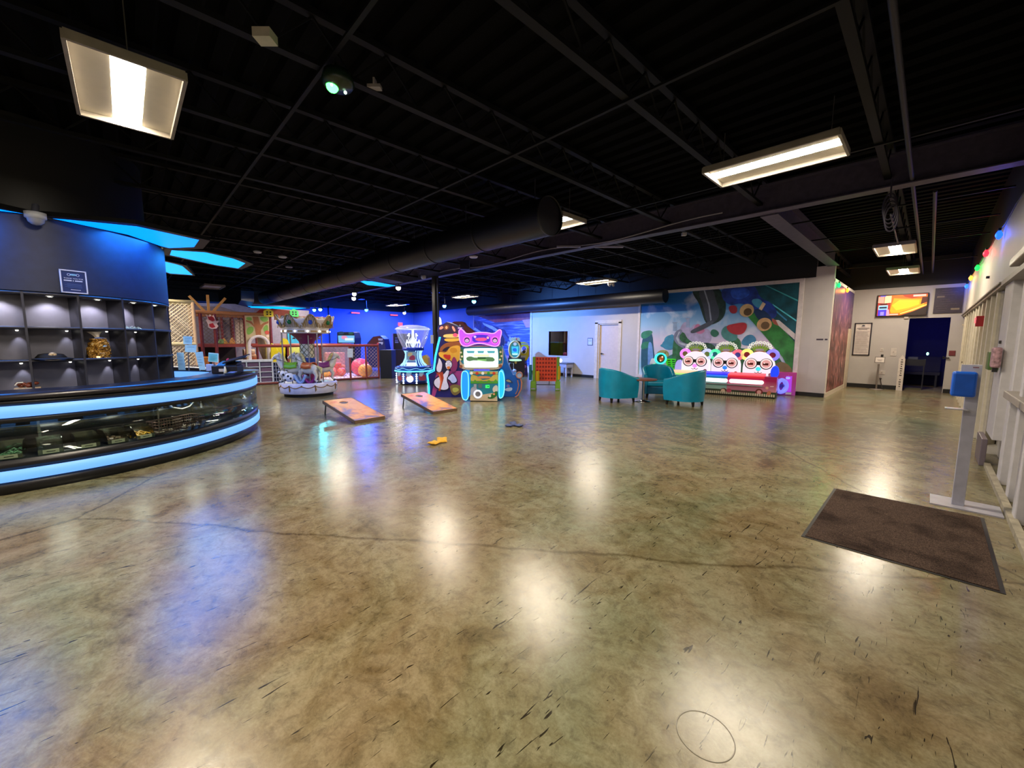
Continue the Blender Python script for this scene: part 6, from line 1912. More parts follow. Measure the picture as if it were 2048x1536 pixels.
L = [
 (B_((1330, 700), (1322, 688), (1335, 676), (1345, 666), (1352, 678), (1350, 700)), pm('#4a8cb4')),
 (B_((1355, 680), (1360, 655), (1372, 640), (1380, 660), (1390, 645), (1400, 660), (1415, 655), (1425, 670), (1420, 690), (1370, 695)), pm('#b4a8cc')),
 (B_((1385, 660), (1395, 645), (1405, 655), (1412, 662), (1400, 670)), pm('#c87aa0')),
 (F_((1346, 662), (1347, 648), (1345, 644), (1356, 644), (1354, 648), (1355, 662)), pm('#90a8c8')),
 (F_((1372, 655), (1373, 640), (1371, 636), (1381, 636), (1379, 640), (1380, 655)), pm('#98a8cc')),
 (B_((1283, 760), (1282, 690), (1290, 664), (1305, 662), (1308, 700), (1312, 730), (1310, 760)), pm('#1e5468')),
 (B_((1282, 676), (1283, 664), (1300, 660), (1307, 664), (1300, 672), (1290, 678)), pm('#2f8060')),
 (B_((1282, 700), (1283, 686), (1296, 682), (1302, 688), (1296, 696)), pm('#2a7a58')),
 (B_((1296, 750), (1296, 690), (1300, 682), (1306, 690), (1308, 750)), pm('#6a96d0')),
 (B_((1318, 692), (1328, 686), (1330, 674), (1345, 668), (1353, 680), (1350, 694), (1335, 698)), pm('#3a90b0')),
 (B_((1308, 716), (1318, 700), (1335, 700), (1340, 712), (1330, 724), (1312, 724)), pm('#a09a58', .4, 12)),
 (B_((1300, 760), (1306, 730), (1330, 716), (1350, 706), (1372, 700), (1380, 730), (1380, 760)), pm('#2c6c60')),
 (B_((1345, 720), (1346, 686), (1352, 668), (1368, 662), (1376, 680), (1400, 690), (1450, 690), (1500, 700), (1520, 690), (1545, 700), (1570, 730), (1570, 760), (1345, 760)), pm('#2f6c40', .35, 7)),
 (B_((1346, 680), (1350, 664), (1362, 657), (1366, 664), (1358, 672), (1362, 684), (1385, 690), (1420, 685), (1455, 690), (1480, 700), (1470, 712), (1440, 704), (1400, 700), (1365, 698)), pm('#7c8098')),
 (F_((1352, 676), (1358, 664), (1361, 663), (1356, 673), (1360, 684), (1385, 693), (1420, 692), (1455, 697), (1455, 699), (1420, 695), (1384, 696), (1358, 688)), pm('#b8bcc8')),
 (B_((1395, 710), (1398, 690), (1412, 684), (1430, 690), (1436, 706), (1420, 716)), pm('#24583c', .4, 10)),
 (B_((1455, 700), (1460, 676), (1472, 672), (1484, 684), (1480, 704)), pm('#3a7c50', .3, 10)),
 (B_((1420, 668), (1424, 658), (1434, 660), (1440, 668), (1430, 676)), pm('#2f7058')),
 (B_((1440, 668), (1450, 650), (1470, 655), (1478, 680), (1455, 684)), pm('#4c8c88')),
 (B_((1480, 690), (1490, 672), (1505, 668), (1515, 680), (1505, 692)), pm('#3f84ac')),
 # hanging dark road
 (B_((1384, 578), (1430, 574), (1440, 578), (1452, 600), (1452, 625), (1444, 640), (1425, 650), (1412, 648), (1404, 625), (1398, 605), (1388, 592)), pm('#17352c', .3, 10)),
 (B_((1394, 578), (1426, 574), (1432, 600), (1440, 622), (1436, 640), (1420, 650), (1412, 640), (1408, 615)), pm('#3c4250')),
 (F_((1408, 578), (1411, 578), (1420, 610), (1424, 640), (1421, 642), (1417, 610)), pm('#9098a8')),
 (B_((1380, 662), (1400, 652), (1424, 640), (1430, 646), (1405, 660), (1384, 668)), pm('#4a505c')),
 # dark teal track at the right
 (F_((1500, 566), (1601, 558), (1601, 690), (1572, 660), (1550, 640), (1530, 615), (1512, 590)), pm('#0d4a58', .3, 4)),
 (F_((1495, 632), (1515, 622), (1550, 642), (1601, 684), (1601, 752), (1592, 752), (1566, 715), (1530, 672)), pm('#2c7c34', .25, 5)),
 (F_((1550, 640), (1558, 640), (1592, 668), (1601, 676), (1601, 686), (1590, 680), (1556, 650)), pm('#c8c0c0')),
 (F_((1541, 636), (1552, 640), (1558, 652), (1548, 648)), pm('#a85a4a')),
 (F_((1545, 610), (1546, 608), (1601, 640), (1601, 643)), pm('#58c8d8')), (F_((1530, 570), (1533, 569), (1600, 600), (1600, 603)), pm('#3a98a0')), (F_((1550, 622), (1552, 620), (1575, 640), (1573, 642)), pm('#3a88b8')),
 (B_((1550, 728), (1562, 722), (1580, 730), (1590, 752), (1552, 752)), pm('#7c6a44')),
 (B_((1500, 700), (1520, 694), (1548, 702), (1560, 720), (1530, 726), (1500, 720)), pm('#2e6a34')),
 # glossy blue shapes, red and cream rounds (plain stand-ins for the pictured vehicle)
 (B_((1442, 580), (1460, 572), (1500, 568), (1514, 576), (1520, 596), (1545, 606), (1556, 625), (1550, 638), (1530, 636), (1500, 612), (1480, 606), (1462, 612), (1446, 600)), pm('#1a3a94', .3, 5)),
 (B_((1460, 578), (1496, 574), (1502, 590), (1480, 600), (1464, 596)), pm('#2a58c8', .3, 5)),
 (B_((1500, 600), (1520, 596), (1530, 612), (1515, 618)), pm('#3f8cb0')),
 (B_((1505, 618), (1528, 618), (1548, 640), (1538, 648), (1516, 640)), pm('#123058')),
 (F_((1518, 618), (1526, 604), (1532, 608), (1524, 621)), pm('#d0b898')),
 (B_((1456, 612), (1474, 610), (1476, 626), (1462, 628)), pm('#9c2a38')),
 (B_((1452, 652), (1466, 648), (1490, 644), (1496, 652), (1488, 668), (1472, 670), (1458, 664)), pm('#b02a34')),
 (circ(*FB.p(1494, 621), .19), pm('#c8a878')), (circ(*FB.p(1496, 624), .11), pm('#5a4428')),
 (circ(*FB.p(1529, 649), .19), pm('#c8a070')), (circ(*FB.p(1531, 651), .11), pm('#6a5030')),
]
art('painting', t, -.013, L, t=.0004)

# second mural, behind the blue machines
t = thing('blue_vehicle_mural', 'framed wall mural of a blue streaked shape and pale rays, left of the white wall', 'mural', (0, MW, 0))
nx0, nx1, nz0, nz1 = -16.85, -12.72, .3, 3.0
bm, nt, b = node_mat('mural_rays')
tc = nt.nodes.new('ShaderNodeTexCoord')
mpn = nt.nodes.new('ShaderNodeMapping'); mpn.inputs['Rotation'].default_value = (0, R(-48), 0); mpn.inputs['Scale'].default_value = (.6, 1, 9); nt.links.new(tc.outputs['Object'], mpn.inputs['Vector'])
n = noise(nt, 1.6, 3, mpn.outputs[0], .1); rr = ramp(nt, [(.35, '#1c3a8c'), (.52, '#2a50b0'), (.62, '#6a84d8'), (.7, '#2c4cae')]); nt.links.new(n.outputs['Fac'], rr.inputs['Fac']); nt.links.new(rr.outputs['Color'], b.inputs['Base Color'])
MB().box(nx0, nx1, -.012, 0, nz0, nz1).build('ray_panel', bm, t)
q = lambda *p: [(min(nx1, max(nx0, x)), min(nz1, max(nz0, z))) for x, z in FB.poly(p)]
art('painting', t, -.013, [(q((955, 632), (1066, 624), (1066, 640), (1040, 642), (990, 645)), pm('#6a3a58')), (q((1045, 640), (1066, 638), (1066, 655), (1052, 655)), pm('#9c7aa8')), (q((940, 640), (960, 642), (1010, 660), (1024, 685), (1000, 690), (950, 662), (938, 650)), pm('#173084', .4, 4)),
  (q((965, 645), (985, 652), (1000, 662), (990, 662), (968, 650)), pm('#7aa0e8')), (q((950, 655), (970, 668), (968, 671), (948, 659)), pm('#8ab0f0')), (q((1020, 672), (1034, 690), (1030, 700), (1014, 690)), pm('#7a98d8')), (q((1045, 700), (1066, 690), (1066, 712), (1056, 716)), pm('#6a2c38')), (q((985, 660), (1010, 668), (1022, 684), (1004, 680)), pm('#24489c')), (q((1010, 710), (1040, 715), (1050, 740), (1010, 740)), pm('#8878a8'))], t=.0004)
o = MB(); o.box(nx1, nx1 + .1, -.035, 0, 0, 3.0); o.build('frame', mat('#c8c6d8', .45), t, bevel=.004)

# brown mural on the return wall
RF = Fr(-1.845, 14, PI / 2)
t = thing('brown_bark_mural', 'tall narrow brown and purple mural on the short wall facing the aisle', 'mural', (-1.845, 0, 0), PI / 2)
bk, nt, b = node_mat('mural_bark')
tc = nt.nodes.new('ShaderNodeTexCoord'); mpn = nt.nodes.new('ShaderNodeMapping'); mpn.inputs['Scale'].default_value = (1.6, 1, .8); nt.links.new(tc.outputs['Object'], mpn.inputs['Vector'])
n = noise(nt, 2.2, 7, mpn.outputs[0], 1.8, .62); rr = ramp(nt, [(.3, '#2a1210'), (.46, '#5a2a22'), (.56, '#8a4c48'), (.66, '#c88c84'), (.8, '#4a2430')]); nt.links.new(n.outputs['Fac'], rr.inputs['Fac'])
sp = nt.nodes.new('ShaderNodeSeparateXYZ'); nt.links.new(tc.outputs['Object'], sp.inputs[0])
mr = nt.nodes.new('ShaderNodeMapRange'); mr.inputs['From Min'].default_value = 1.6; mr.inputs['From Max'].default_value = 3.0; nt.links.new(sp.outputs['Z'], mr.inputs['Value'])
nt.links.new(mixc(nt, 'MIX', mr.outputs[0], rr.outputs['Color'], '#3a2268'), b.inputs['Base Color']); b.inputs['Roughness'].default_value = .4
MB().prism([(MW + .14, .13), (16.6, .13), (16.6, 1.92), (17.22, 1.92), (17.22, 3.04), (MW + .14, 3.04)], -.006, 0).build('print', bk, t)

# WALL LETTERING near the corner
o = MB(); o.box(-.13, .02, -.003, 0, -.02, .02); o.box(.05, .11, -.003, 0, -.02, .02)
o = o.build('wall_lettering', mat('#3a3040', .5), loc=(-2.0, MW, 1.55))
tag(o, 'tiny dark lettering on the white wall beside the corner', 'lettering')
# room sign by the door
t = thing('room_sign', 'small dark bordered sign with lettering, left of the white wall door', 'sign', (0, MW, 0))
q = FB.rect(1175.5, 676, 1185.5, 691)
MB().box(q[0], q[1], -.012, 0, q[2], q[3]).build('plate', mat('#39456e', .4), t, bevel=.004)
MB().box(q[0] + .025, q[1] - .025, -.014, -.012, q[2] + .025, q[3] - .025).build('panel', mat('#c0c8e8', .5), t)
text_mesh('STAFF', .062, 'lettering', mat('#2c3560', .4), t, ((q[0] + q[1]) / 2, -.015, (q[2] + q[3]) / 2 + .03))
MB().box((q[0] + q[1]) / 2 - .006, (q[0] + q[1]) / 2 + .006, -.016, -.014, q[3] - .07, q[3] - .02).build('mark', mat('#2c3560', .4), t)

# television ---------------------------------------------------------
FW = Fr(0, 17.3, 0)
t = thing('television', 'wall television showing an orange and yellow picture in the right aisle', 'television', (0, 17.3, 0))
q = FW.rect(1756, 588, 1857, 632)
q = (-1.27, -.14, 2.28, 2.95)
MB().box(q[0], q[1], -.09, -.02, q[2], q[3]).build('body', mat('#0a0608', .3), t, bevel=.008)
MB().box(-.9, -.5, -.02, 0, 2.45, 2.8).build('wall_bracket', BLACK, t)
w = q[1] - q[0]; h = q[3] - q[2]
X = lambda u: q[0] + .025 + u * (w - .05)
Zt = lambda v: q[2] + .025 + v * (h - .05)
pg = lambda *p: [(X(a), Zt(c_)) for a, c_ in p]
scr = MB().box(X(0), X(1), -.094, -.09, Zt(0), Zt(1)).build('screen', glow('#f07010', 1.0), t)
art('picture', scr, -.0945, [(pg((.27, .25), (.33, .85), (.55, .8), (.95, .75), (.95, .45), (.7, .3), (.45, .12), (.3, .12)), glow('#ffa810', 1.1)), (pg((.3, .5), (.45, .75), (.85, .7), (.85, .5), (.65, .35), (.4, .25)), glow('#ffc81c', 1.1)),
  (pg((.55, .9), (.7, .8), (.9, .88), (1, .95), (1, 1), (.5, 1)), glow('#c83808', .9)), (pg((.88, .5), (1, .6), (1, .85), (.9, .85)), glow('#6a1a08', .5)), (pg((.5, 0), (.75, .18), (1, .42), (1, 0)), glow('#30100c', .4)), (pg((.5, .06), (.75, .22), (1, .45), (1, .5), (.72, .28), (.48, .1)), glow('#ffe060', 1.1)),
  (pg((0, 0), (.27, 0), (.27, 1), (0, 1)), glow('#c02818', .8)), (pg((0, .65), (.13, .62), (.13, .95), (0, .95)), glow('#f0a890', 1)), (pg((.14, .62), (.28, .64), (.28, .98), (.14, .98)), glow('#ffe0a0', 1.1)), (pg((.02, .3), (.22, .3), (.22, .52), (.02, .52)), glow('#a0d8f8', 1)), (pg((.04, .36), (.2, .36), (.2, .45), (.04, .45)), glow('#16305a', .5)),
  (pg((.02, 0), (.2, 0), (.2, .3), (.02, .3)), glow('#4a30e0', .9)), (pg((.07, .02), (.15, .02), (.15, .2), (.07, .2)), glow('#a090ff', .9)), (pg((.2, 0), (.27, 0), (.25, .3), (.2, .32)), glow('#f8a0b8', 1)), (pg((.05, .55), (.2, .55), (.2, .6), (.05, .6)), glow('#28060a', .4)), (pg((.27, .02), (.45, .02), (.45, .08), (.27, .08)), glow('#ffc0b0', 1)), (pg((.72, .88), (.97, .88), (.97, .97), (.72, .97)), glow('#ffc8b8', 1)), (pg((.04, .95), (.16, .95), (.16, 1), (.04, 1)), glow('#7060e0', .8))], t=.0006)
# dark menu board
t = thing('dark_menu_board', 'dark brown chalk style board high on the wall, right of the television', 'board', (0, 17.3, 0))
MB().box(-.02, .55, -.03, 0, 2.33, 3.06).build('board', mat('#2c2130', .5, noise=.2, scale=20), t)
L = [(rectp(.0 + .03, .18, 2.78, 2.83), c1('#7a6c58')), (rectp(.33, .5, 2.42, 2.47), c1('#7a6c58'))]
random.seed(4)
for i in range(10):
    z = 2.4 + i * .065; a_ = random.uniform(.0, .12); L.append((rectp(.02 + a_, .02 + a_ + random.uniform(.15, .35), z, z + .012), c1('#4e4048')))
art('chalk_lines', t, -.031, L)
# framed rules poster
t = thing('framed_rules_poster', 'tall framed white rules poster on the wall below and left of the television', 'poster', (0, 17.3, 0))
q = (-1.76, -1.33, 1.05, 2.1)
o = MB(); o.box(q[0], q[1], -.025, 0, q[2], q[2] + .03); o.box(q[0], q[1], -.025, 0, q[3] - .03, q[3]); o.box(q[0], q[0] + .03, -.025, 0, q[2], q[3]); o.box(q[1] - .03, q[1], -.025, 0, q[2], q[3]); o.build('frame', mat('#1f1624', .4), t)
MB().box(q[0] + .03, q[1] - .03, -.01, 0, q[2] + .03, q[3] - .03).build('sheet', mat('#c8bdb8', .5), t)
ink = mat('#6a5e66', .6)
L = [(blob([(-1.6, 1.99), (-1.5, 1.99), (-1.52, 2.04), (-1.57, 2.03)], 1), c1('#3a3448')), (rectp(-1.59, -1.5, 1.965, 1.975), ink), (rectp(-1.7, -1.39, 1.92, 1.935), c1('#4a4048')), (rectp(-1.66, -1.44, 1.885, 1.9), c1('#4a4048'))]
for i in range(17):
    z = 1.82 - i * .042; L.append((rectp(-1.71, -1.38 - .04 * ((i * 7) % 4) / 3, z, z + .008), ink))
art('print', t, -.011, L)
# standing sign with payment reader
def stand_frame():
    gg = G(1752, 779); return Fr(gg.x, min(gg.y, 16.95), 0)
f = stand_frame()
t = thing('sign_stand', 'slim silver floor stand with a tilted paper sign and a small dark sensor on top', 'sign stand', (f.o.x, f.o.y, 0))
a = f.p(1754, 728)
o = MB(); o.tube([(0, 0, .02), (.0, 0, a[1])], .022, 10); o.build('post', mat('#8c8480', .35, .6), t)
MB().lathe([(0, 0), (.17, 0), (.17, .012), (.03, .025), (0, .025)], n=32).build('base', mat('#8c8480', .35, .5), t)
q = f.rect(1750, 713, 1768, 727)
o = MB(); o.cbox((.02, -.03, q[3] - .1), (.24, .02, .19), (R(-12), 0, 0)); o.build('sign_frame', mat('#6a625e', .4), t)
o = MB(); o.cbox((.02, -.043, q[3] - .1), (.2, .004, .15), (R(-12), 0, 0)); o.build('sheet', mat('#c8beb6', .5), t)
o = MB(); o.cbox((.02, -.048, q[3] - .1), (.12, .002, .012), (R(-12), 0, 0)); o.cbox((.02, -.052, q[3] - .13), (.08, .002, .01), (R(-12), 0, 0)); o.build('print', ink, t)
MB().box(.03, .09, -.03, .03, q[3] - .01, q[3] + .07).build('sensor', BLACK, t, bevel=.008)
# outlet, switches
for i, (px0, py0, px1, py1, nme, lb) in enumerate(((1761, 696, 1767, 703, 'wall_switch', 'small white switch plate above the silver sign stand'), (1782, 696, 1792, 712, 'wall_control_plate', 'white control plate left of the dark doorway'), (1757, 741, 1770, 749, 'wall_outlet_cover', 'white cover plate low on the wall by the sign stand'))):
    q = FW.rect(px0, py0, px1, py1); t = thing(nme, lb, 'plate', (0, 17.3, 0))
    MB().box(q[0], q[1], -.012, 0, q[2], q[3]).build('plate', mat('#b8b0aa', .4), t, bevel=.003)
    MB().box((q[0] + q[1]) / 2 - .012, (q[0] + q[1]) / 2 + .012, -.018, -.012, (q[2] + q[3]) / 2 - .02, (q[2] + q[3]) / 2 + .02).build('switch', mat('#9c948e', .4), t)
P = FW.poly([(1761, 757), (1762, 765), (1764, 776)])
o = MB(); o.tube([(x, -.03, max(.01, z)) for x, z in P], .012, 6); o.ball((P[0][0], -.03, P[0][1]), (.03, .03, .025), 8, 6); tag(o.build('plug_cord', mat('#3a3434', .5), loc=(0, 17.3, 0)), 'dark plug and cord hanging from the outlet beside the silver stand', 'cord')
# height/letter post
gg = G(1795, 785)
t = thing('white_letter_post', 'narrow white upright board with small dark letters running down it', 'sign', (gg.x, 17.1, 0))
MB().box(-.07, .07, -.02, .02, 0, .98).prism([(-.07, .98), (.07, .98), (0, 1.1)], -.02, .02).build('board', mat('#c4bab2', .5), t)
for i in range(13):
    if i != 8:
        w_ = .014 + .012 * ((i * 5) % 3) / 2; z_ = .95 - i * .068
        MB().box(-w_, w_, -.022, -.02, z_ - .016, z_ + .016).build('letter', mat('#3c3432', .5), t)
# red square sign, latch
t = thing('red_square_plate', 'small dull red square plate on the wall right of the dark doorway', 'sign', (0, 17.3, 0))
MB().box(.36 + .04, .36 + .17, -.02, 0, 1.1, 1.25).build('plate', mat('#6a2c30', .4), t, bevel=.01)
t = thing('door_latch_bar', 'dark latch bar sticking out at the right side of the dark doorway', 'latch', (0, 17.3, 0))
MB().box(.3, .42, -.05, -.02, 1.02, 1.05).box(.29, .32, -.05, 0, 1.0, 1.08).build('bar', BLACK, t)
t = thing('white_valance_clip', 'small pale fixture on the wall between the television and the doorway', 'fixture', (0, 17.3, 0))
MB().box(-.62, -.52, -.05, 0, 2.2, 2.27).build('cover', mat('#b8aea2', .5), t, bevel=.01)
# things in the dark room
DN = mat('#06061a', .5)
t = thing('dark_cart', 'dark trolley with a pale top dimly seen inside the doorway', 'cart', (-.35, 18.1, 0))
MB().box(-.25, .3, -.2, .2, .75, .95).build('tray', DN, t); MB().box(-.1, .12, -.15, .15, .95, 1.02).build('pale_box', mat('#30344a', .5), t)
for x in (-.24, .26): MB().box(x, x + .03, -.2, .2, 0, .75).build('side_panel', DN, t)
t = thing('dark_bench', 'dark bench with an upright back in the gloom beyond the doorway', 'bench', (-.3, 19.2, 0))
MB().box(-.6, .6, 0, .5, .4, .5).build('seat', mat('#0a0a28', .6), t); MB().box(-.6, .6, .5, .6, .4, 1.0).build('backrest', mat('#101038', .6), t)
for x in (-.55, .5): MB().box(x, x + .05, .0, .5, 0, .4).build('leg', DN, t)
o = MB().ball((0, 0, 0), (.03, .02, .05), 10, 8).build('indicator_light', glow('#a0ffd8', 2), loc=(-.03, 18.4, 1.12)); tag(o, 'tiny pale green light glowing inside the dark doorway', 'light')
MB().cyl((-.03, 18.4, .0), (-.03, 18.4, 1.07), .01, n=8)
# ================================================================ FURNITURE
TEAL = mat('#078cb0', .32, noise=.08, scale=5)
TEALD = mat('#08648c', .35, noise=.08, scale=5)
LEGM = mat('#120c0a', .35)
def make_armchair(label):
    t = thing('armchair', label, 'armchair', (0, 0, 0), 0, 'teal armchairs')
    # shell: horseshoe plan, open to -y
    NU, ro, ri = 40, .375, .29
    def plan(u, r):
        # u 0..1 : right arm front -> round the back -> left arm front
        s = u * 3
        if s < .75:
            return (r, -.34 + .40 * (s / .75))
        if s > 2.25:
            return (-r, -.34 + .40 * ((3 - s) / .75))
        a = PI * (s - .75) / 1.5
        return (r * math.cos(a), .06 + r * math.sin(a) * (.33 / .375 if r > .3 else 1))
    def topz(u):
        k = max(0, 1 - abs(u - .5) / .5)
        return .57 + .22 * (k * k * (3 - 2 * k)) ** .8
    o = MB()
    def outer(u, v):
        x, y = plan(u, ro); bulge = 1 + .03 * math.sin(v * PI)
        return (x * bulge * (.93 + .07 * v), y * bulge * (.96 + .04 * v), .11 + (topz(u) - .11) * v)
    o.grid(outer, NU, 8)
    def rim(u, v):
        a = PI * v; m_ = (ro + ri) / 2; w_ = (ro - ri) / 2
        x, y = plan(u, m_ + w_ * math.cos(a)); return (x, y, topz(u) + .03 * math.sin(a))
    o.grid(rim, NU, 6)
    def inner(u, v):
        x, y = plan(u, ri); return (x, y, topz(u) - (topz(u) - .3) * v)
    o.grid(inner, NU, 4)
    for s in (0, 1):
        a, b_ = plan(s, ro), plan(s, ri); z = topz(s)
        o.add([(a[0] * .93, a[1], .11), (b_[0], b_[1], .11), (b_[0], b_[1], z), ((a[0] + b_[0]) / 2, b_[1], z + .03), (a[0], a[1], z)], [(0, 1, 2, 3, 4)])
    o.add([(plan(i / 20, ro)[0] * .93, plan(i / 20, ro)[1] * .96, .11) for i in range(21)], [tuple(range(21))])
    o.build('shell', TEAL, t)
    o = MB(); o.box(-.285, .285, -.35, .2, .11, .3); o.build('front_apron', TEALD, t, bevel=.02)
    o = MB(); o.box(-.285, .285, -.37, .27, .3, .43); o.build('seat', TEAL, t, bevel=.04, seg=3)
    for x, y in ((-.27, -.28), (.27, -.28), (-.22, .27), (.22, .27)):
        MB().cyl((x, y, .115), (x * 1.03, y * 1.03, 0), .035, .022, 10).build('leg', LEGM, t)
    return t
ch = make_armchair('teal armchair on the left of the round table, its back to the counter')
c1_ = G(1231, 802); c2_ = G(1370, 809); c3_ = G(1314, 793.5)
tb = G(1286, 803)
ch.location = (c1_.x + .0, c1_.y + .0, 0); ch.rotation_euler = (0, 0, YAW + R(112)); ch.scale = (1.08, 1.08, 1.02)
a_ = dup(ch, (c2_.x, c2_.y, 0), YAW + R(-138), 'teal armchair right of the round table, seen from behind, nearest the bears'); a_.scale = (1.06, 1.06, 1.02)
a_ = dup(ch, (c3_.x, c3_.y, 0), YAW + R(-12), 'teal armchair behind the round table, facing the camera'); a_.scale = (1.06, 1.06, 1.05)
t = thing('round_table', 'round brown topped table on a chrome pedestal among the teal armchairs', 'table', (tb.x, tb.y, 0))
MB().lathe([(0, .53), (.3, .53), (.315, .54), (.315, .56), (.3, .57), (0, .57)], n=48).build('table_top', mat('#7a4634', .4, noise=.1, scale=6), t)
MB().lathe([(.035, .02), (.035, .53)], n=20).build('pedestal', CHROME, t)
MB().lathe([(0, 0), (.2, 0), (.2, .012), (.05, .03), (.036, .05)], n=40).build('base', CHROME, t)
# open tote of white things? pale napkin box at far table edge is left out

# floor mat ----------------------------------------------------------
ps_ = [G(1668, 977), G(1968, 1037), G(2012, 1190), G(1602, 1073)]
mm_, nt, b = node_mat('carpet_pile')
tc = nt.nodes.new('ShaderNodeTexCoord')
n = noise(nt, 160, 3, tc.outputs['Object'], 0, .8); rr = ramp(nt, [(.35, '#1d1613'), (.5, '#453730'), (.7, '#6c594c')]); nt.links.new(n.outputs['Fac'], rr.inputs['Fac'])
n2_ = noise(nt, 3, 5, tc.outputs['Object'], .6); r2_ = ramp(nt, [(.3, '#8a8080'), (.5, '#ffffff')]); nt.links.new(n2_.outputs['Fac'], r2_.inputs['Fac'])
nt.links.new(mixc(nt, 'MULTIPLY', .9, rr.outputs['Color'], r2_.outputs['Color']), b.inputs['Base Color']); b.inputs['Roughness'].default_value = .95; b.inputs['Specular IOR Level'].default_value = .1
bp = nt.nodes.new('ShaderNodeBump'); bp.inputs['Strength'].default_value = .6; bp.inputs['Distance'].default_value = .004; nt.links.new(n.outputs['Fac'], bp.inputs['Height']); nt.links.new(bp.outputs['Normal'], b.inputs['Normal'])
cx_ = sum(p.x for p in ps_) / 4; cy_ = sum(p.y for p in ps_) / 4
t = thing('floor_mat', 'dark brown entrance mat with a black rubber edge on the concrete floor', 'mat', (cx_, cy_, 0))
out = [(p.x - cx_, p.y - cy_) for p in ps_]; inn = [(x * .955, y * .97) for x, y in out]
MB().prismz(list(reversed(out)), .0005, .004).build('rubber_edge', mat('#0d0b0a', .5), t)
MB().prismz(list(reversed(inn)), .004, .009).build('carpet', mm_, t)

# cornhole boards ------------------------------------------------------
bd, nt, b = node_mat('sunset_board')
tc = nt.nodes.new('ShaderNodeTexCoord')
n = noise(nt, 2.2, 5, tc.outputs['Object'], 1.2); rr = ramp(nt, [(.3, '#3a5c9c'), (.42, '#8c7088'), (.5, '#d89058'), (.6, '#e8a868'), (.72, '#d86840')]); nt.links.new(n.outputs['Fac'], rr.inputs['Fac']); nt.links.new(rr.outputs['Color'], b.inputs['Base Color']); b.inputs['Roughness'].default_value = .35
def make_board(label):
    t = thing('cornhole_board', label, 'game board', (0, 0, 0), 0, 'cornhole boards on the floor')
    L_, W_, zl, zh = 1.22, .305, .06, .30
    hx, hr = -.98, .076
    sl = (zh - zl) / L_
    zz = lambda x: zl - sl * x
    K = 24; o = MB()
    # top with a hole
    y0, y1, xa, xb = -W_, W_, -L_, 0
    ring_ = [(hx + hr * math.cos(2 * PI * k / K + PI / 4), hr * math.sin(2 * PI * k / K + PI / 4)) for k in range(K)]
    outr = []
    for k in range(K):
        a = 2 * PI * k / K + PI / 4; m_ = max(abs(math.cos(a)), abs(math.sin(a)))
        outr.append((hx + .23 * math.cos(a) / m_, .305 * math.sin(a) / m_))
    vs = [(x, y, zz(x)) for x, y in outr] + [(x, y, zz(x)) for x, y in ring_] + [(x, y, zz(x) - .015) for x, y in ring_]
    o.add(vs, [(k, (k + 1) % K, (k + 1) % K + K, k + K) for k in range(K)] + [(k + K, (k + 1) % K + K, (k + 1) % K + 2 * K, k + 2 * K) for k in range(K)])
    for (a, c_) in ((-L_, hx - .23), (hx + .23, 0)):
        o.add([(a, y0, zz(a)), (c_, y0, zz(c_)), (c_, y1, zz(c_)), (a, y1, zz(a))], [(0, 1, 2, 3)])
    o.build('playing_surface', bd, t)
    FR = mat('#5a4a3c', .5); o = MB()
    for s in (-1, 1):
        o.add([(-L_, s * W_, zz(-L_)), (0, s * W_, zz(0)), (0, s * W_, 0), (-L_, s * W_, zz(-L_) - .06), (-L_, s * (W_ - .02), zz(-L_)), (0, s * (W_ - .02), zz(0)), (0, s * (W_ - .02), 0), (-L_, s * (W_ - .02), zz(-L_) - .06)], [(0, 1, 2, 3), (4, 7, 6, 5), (0, 4, 5, 1), (3, 2, 6, 7)])
    o.box(-.02, .002, -W_, W_, 0, zl); o.box(-L_ - .002, -L_ + .02, -W_, W_, zh - .06, zh)
    o.build('frame', mat('#6a5240', .5), t)
    o = MB()
    for s in (-1, 1):
        M = Matrix.Translation((hx, 0, zz(hx) + .001)); o.M = M
    o.lathe([(hr, 0), (hr + .012, 0), (hr + .012, .002), (hr, .002)], n=28, closed=True); o.build('hole_ring', mat('#30344a', .4), t)
    for s in (-1, 1):
        MB().tube([(-L_ + .06, s * (W_ - .04), zh - .02), (-L_ + .02, s * (W_ - .03), .0)], .014, 8).build('leg', mat('#2c2c2c', .4), t)
    return t
e1a, e1b = G(710, 848), G(770, 838)
B0 = make_board('orange and blue printed cornhole board, the left one, nearer the carousel')
B0.location = ((e1a.x + e1b.x) / 2, (e1a.y + e1b.y) / 2, 0); B0.rotation_euler = (0, 0, math.atan2(e1b.y - e1a.y, e1b.x - e1a.x) - PI / 2)
e2a, e2b = G(866, 829), G(915, 822)
dup(B0, ((e2a.x + e2b.x) / 2, (e2a.y + e2b.y) / 2, 0), R(2), 'orange and blue printed cornhole board, the right one, in front of the burger cabinet')
# bean bags
def bag(px, py, rot, mt, label, sz=.075, z=0, tilt=0, grp=None):
    g_ = G(px, py, 0)
    o = MB()
    def sf(u, v):
        x = 2 * u - 1; y = 2 * v - 1
        th = (max(0, (1 - x ** 4)) * max(0, (1 - y ** 4))) ** .5
        return x * sz * (1 - .06 * (1 - y * y)), y * sz * (1 - .06 * (1 - x * x)), th
    o.grid(lambda u, v: (sf(u, v)[0], sf(u, v)[1], .022 + .02 * sf(u, v)[2] + .004 * math.sin(u * 9 + v * 7)), 14, 14)
    o.grid(lambda u, v: (sf(u, v)[0], sf(u, v)[1], .021 - .018 * sf(u, v)[2]), 14, 14)
    o = o.build('bean_bag', mt, loc=(g_.x, g_.y, z)); o.rotation_euler = (tilt, 0, rot)
    tag(o, label, 'bean bag', grp)
YB = mat('#d8a21c', .7); NB_ = mat('#3c4a78', .7)
bag(869, 888, .3, YB, 'flat yellow bean bag, the left of the yellow pair')
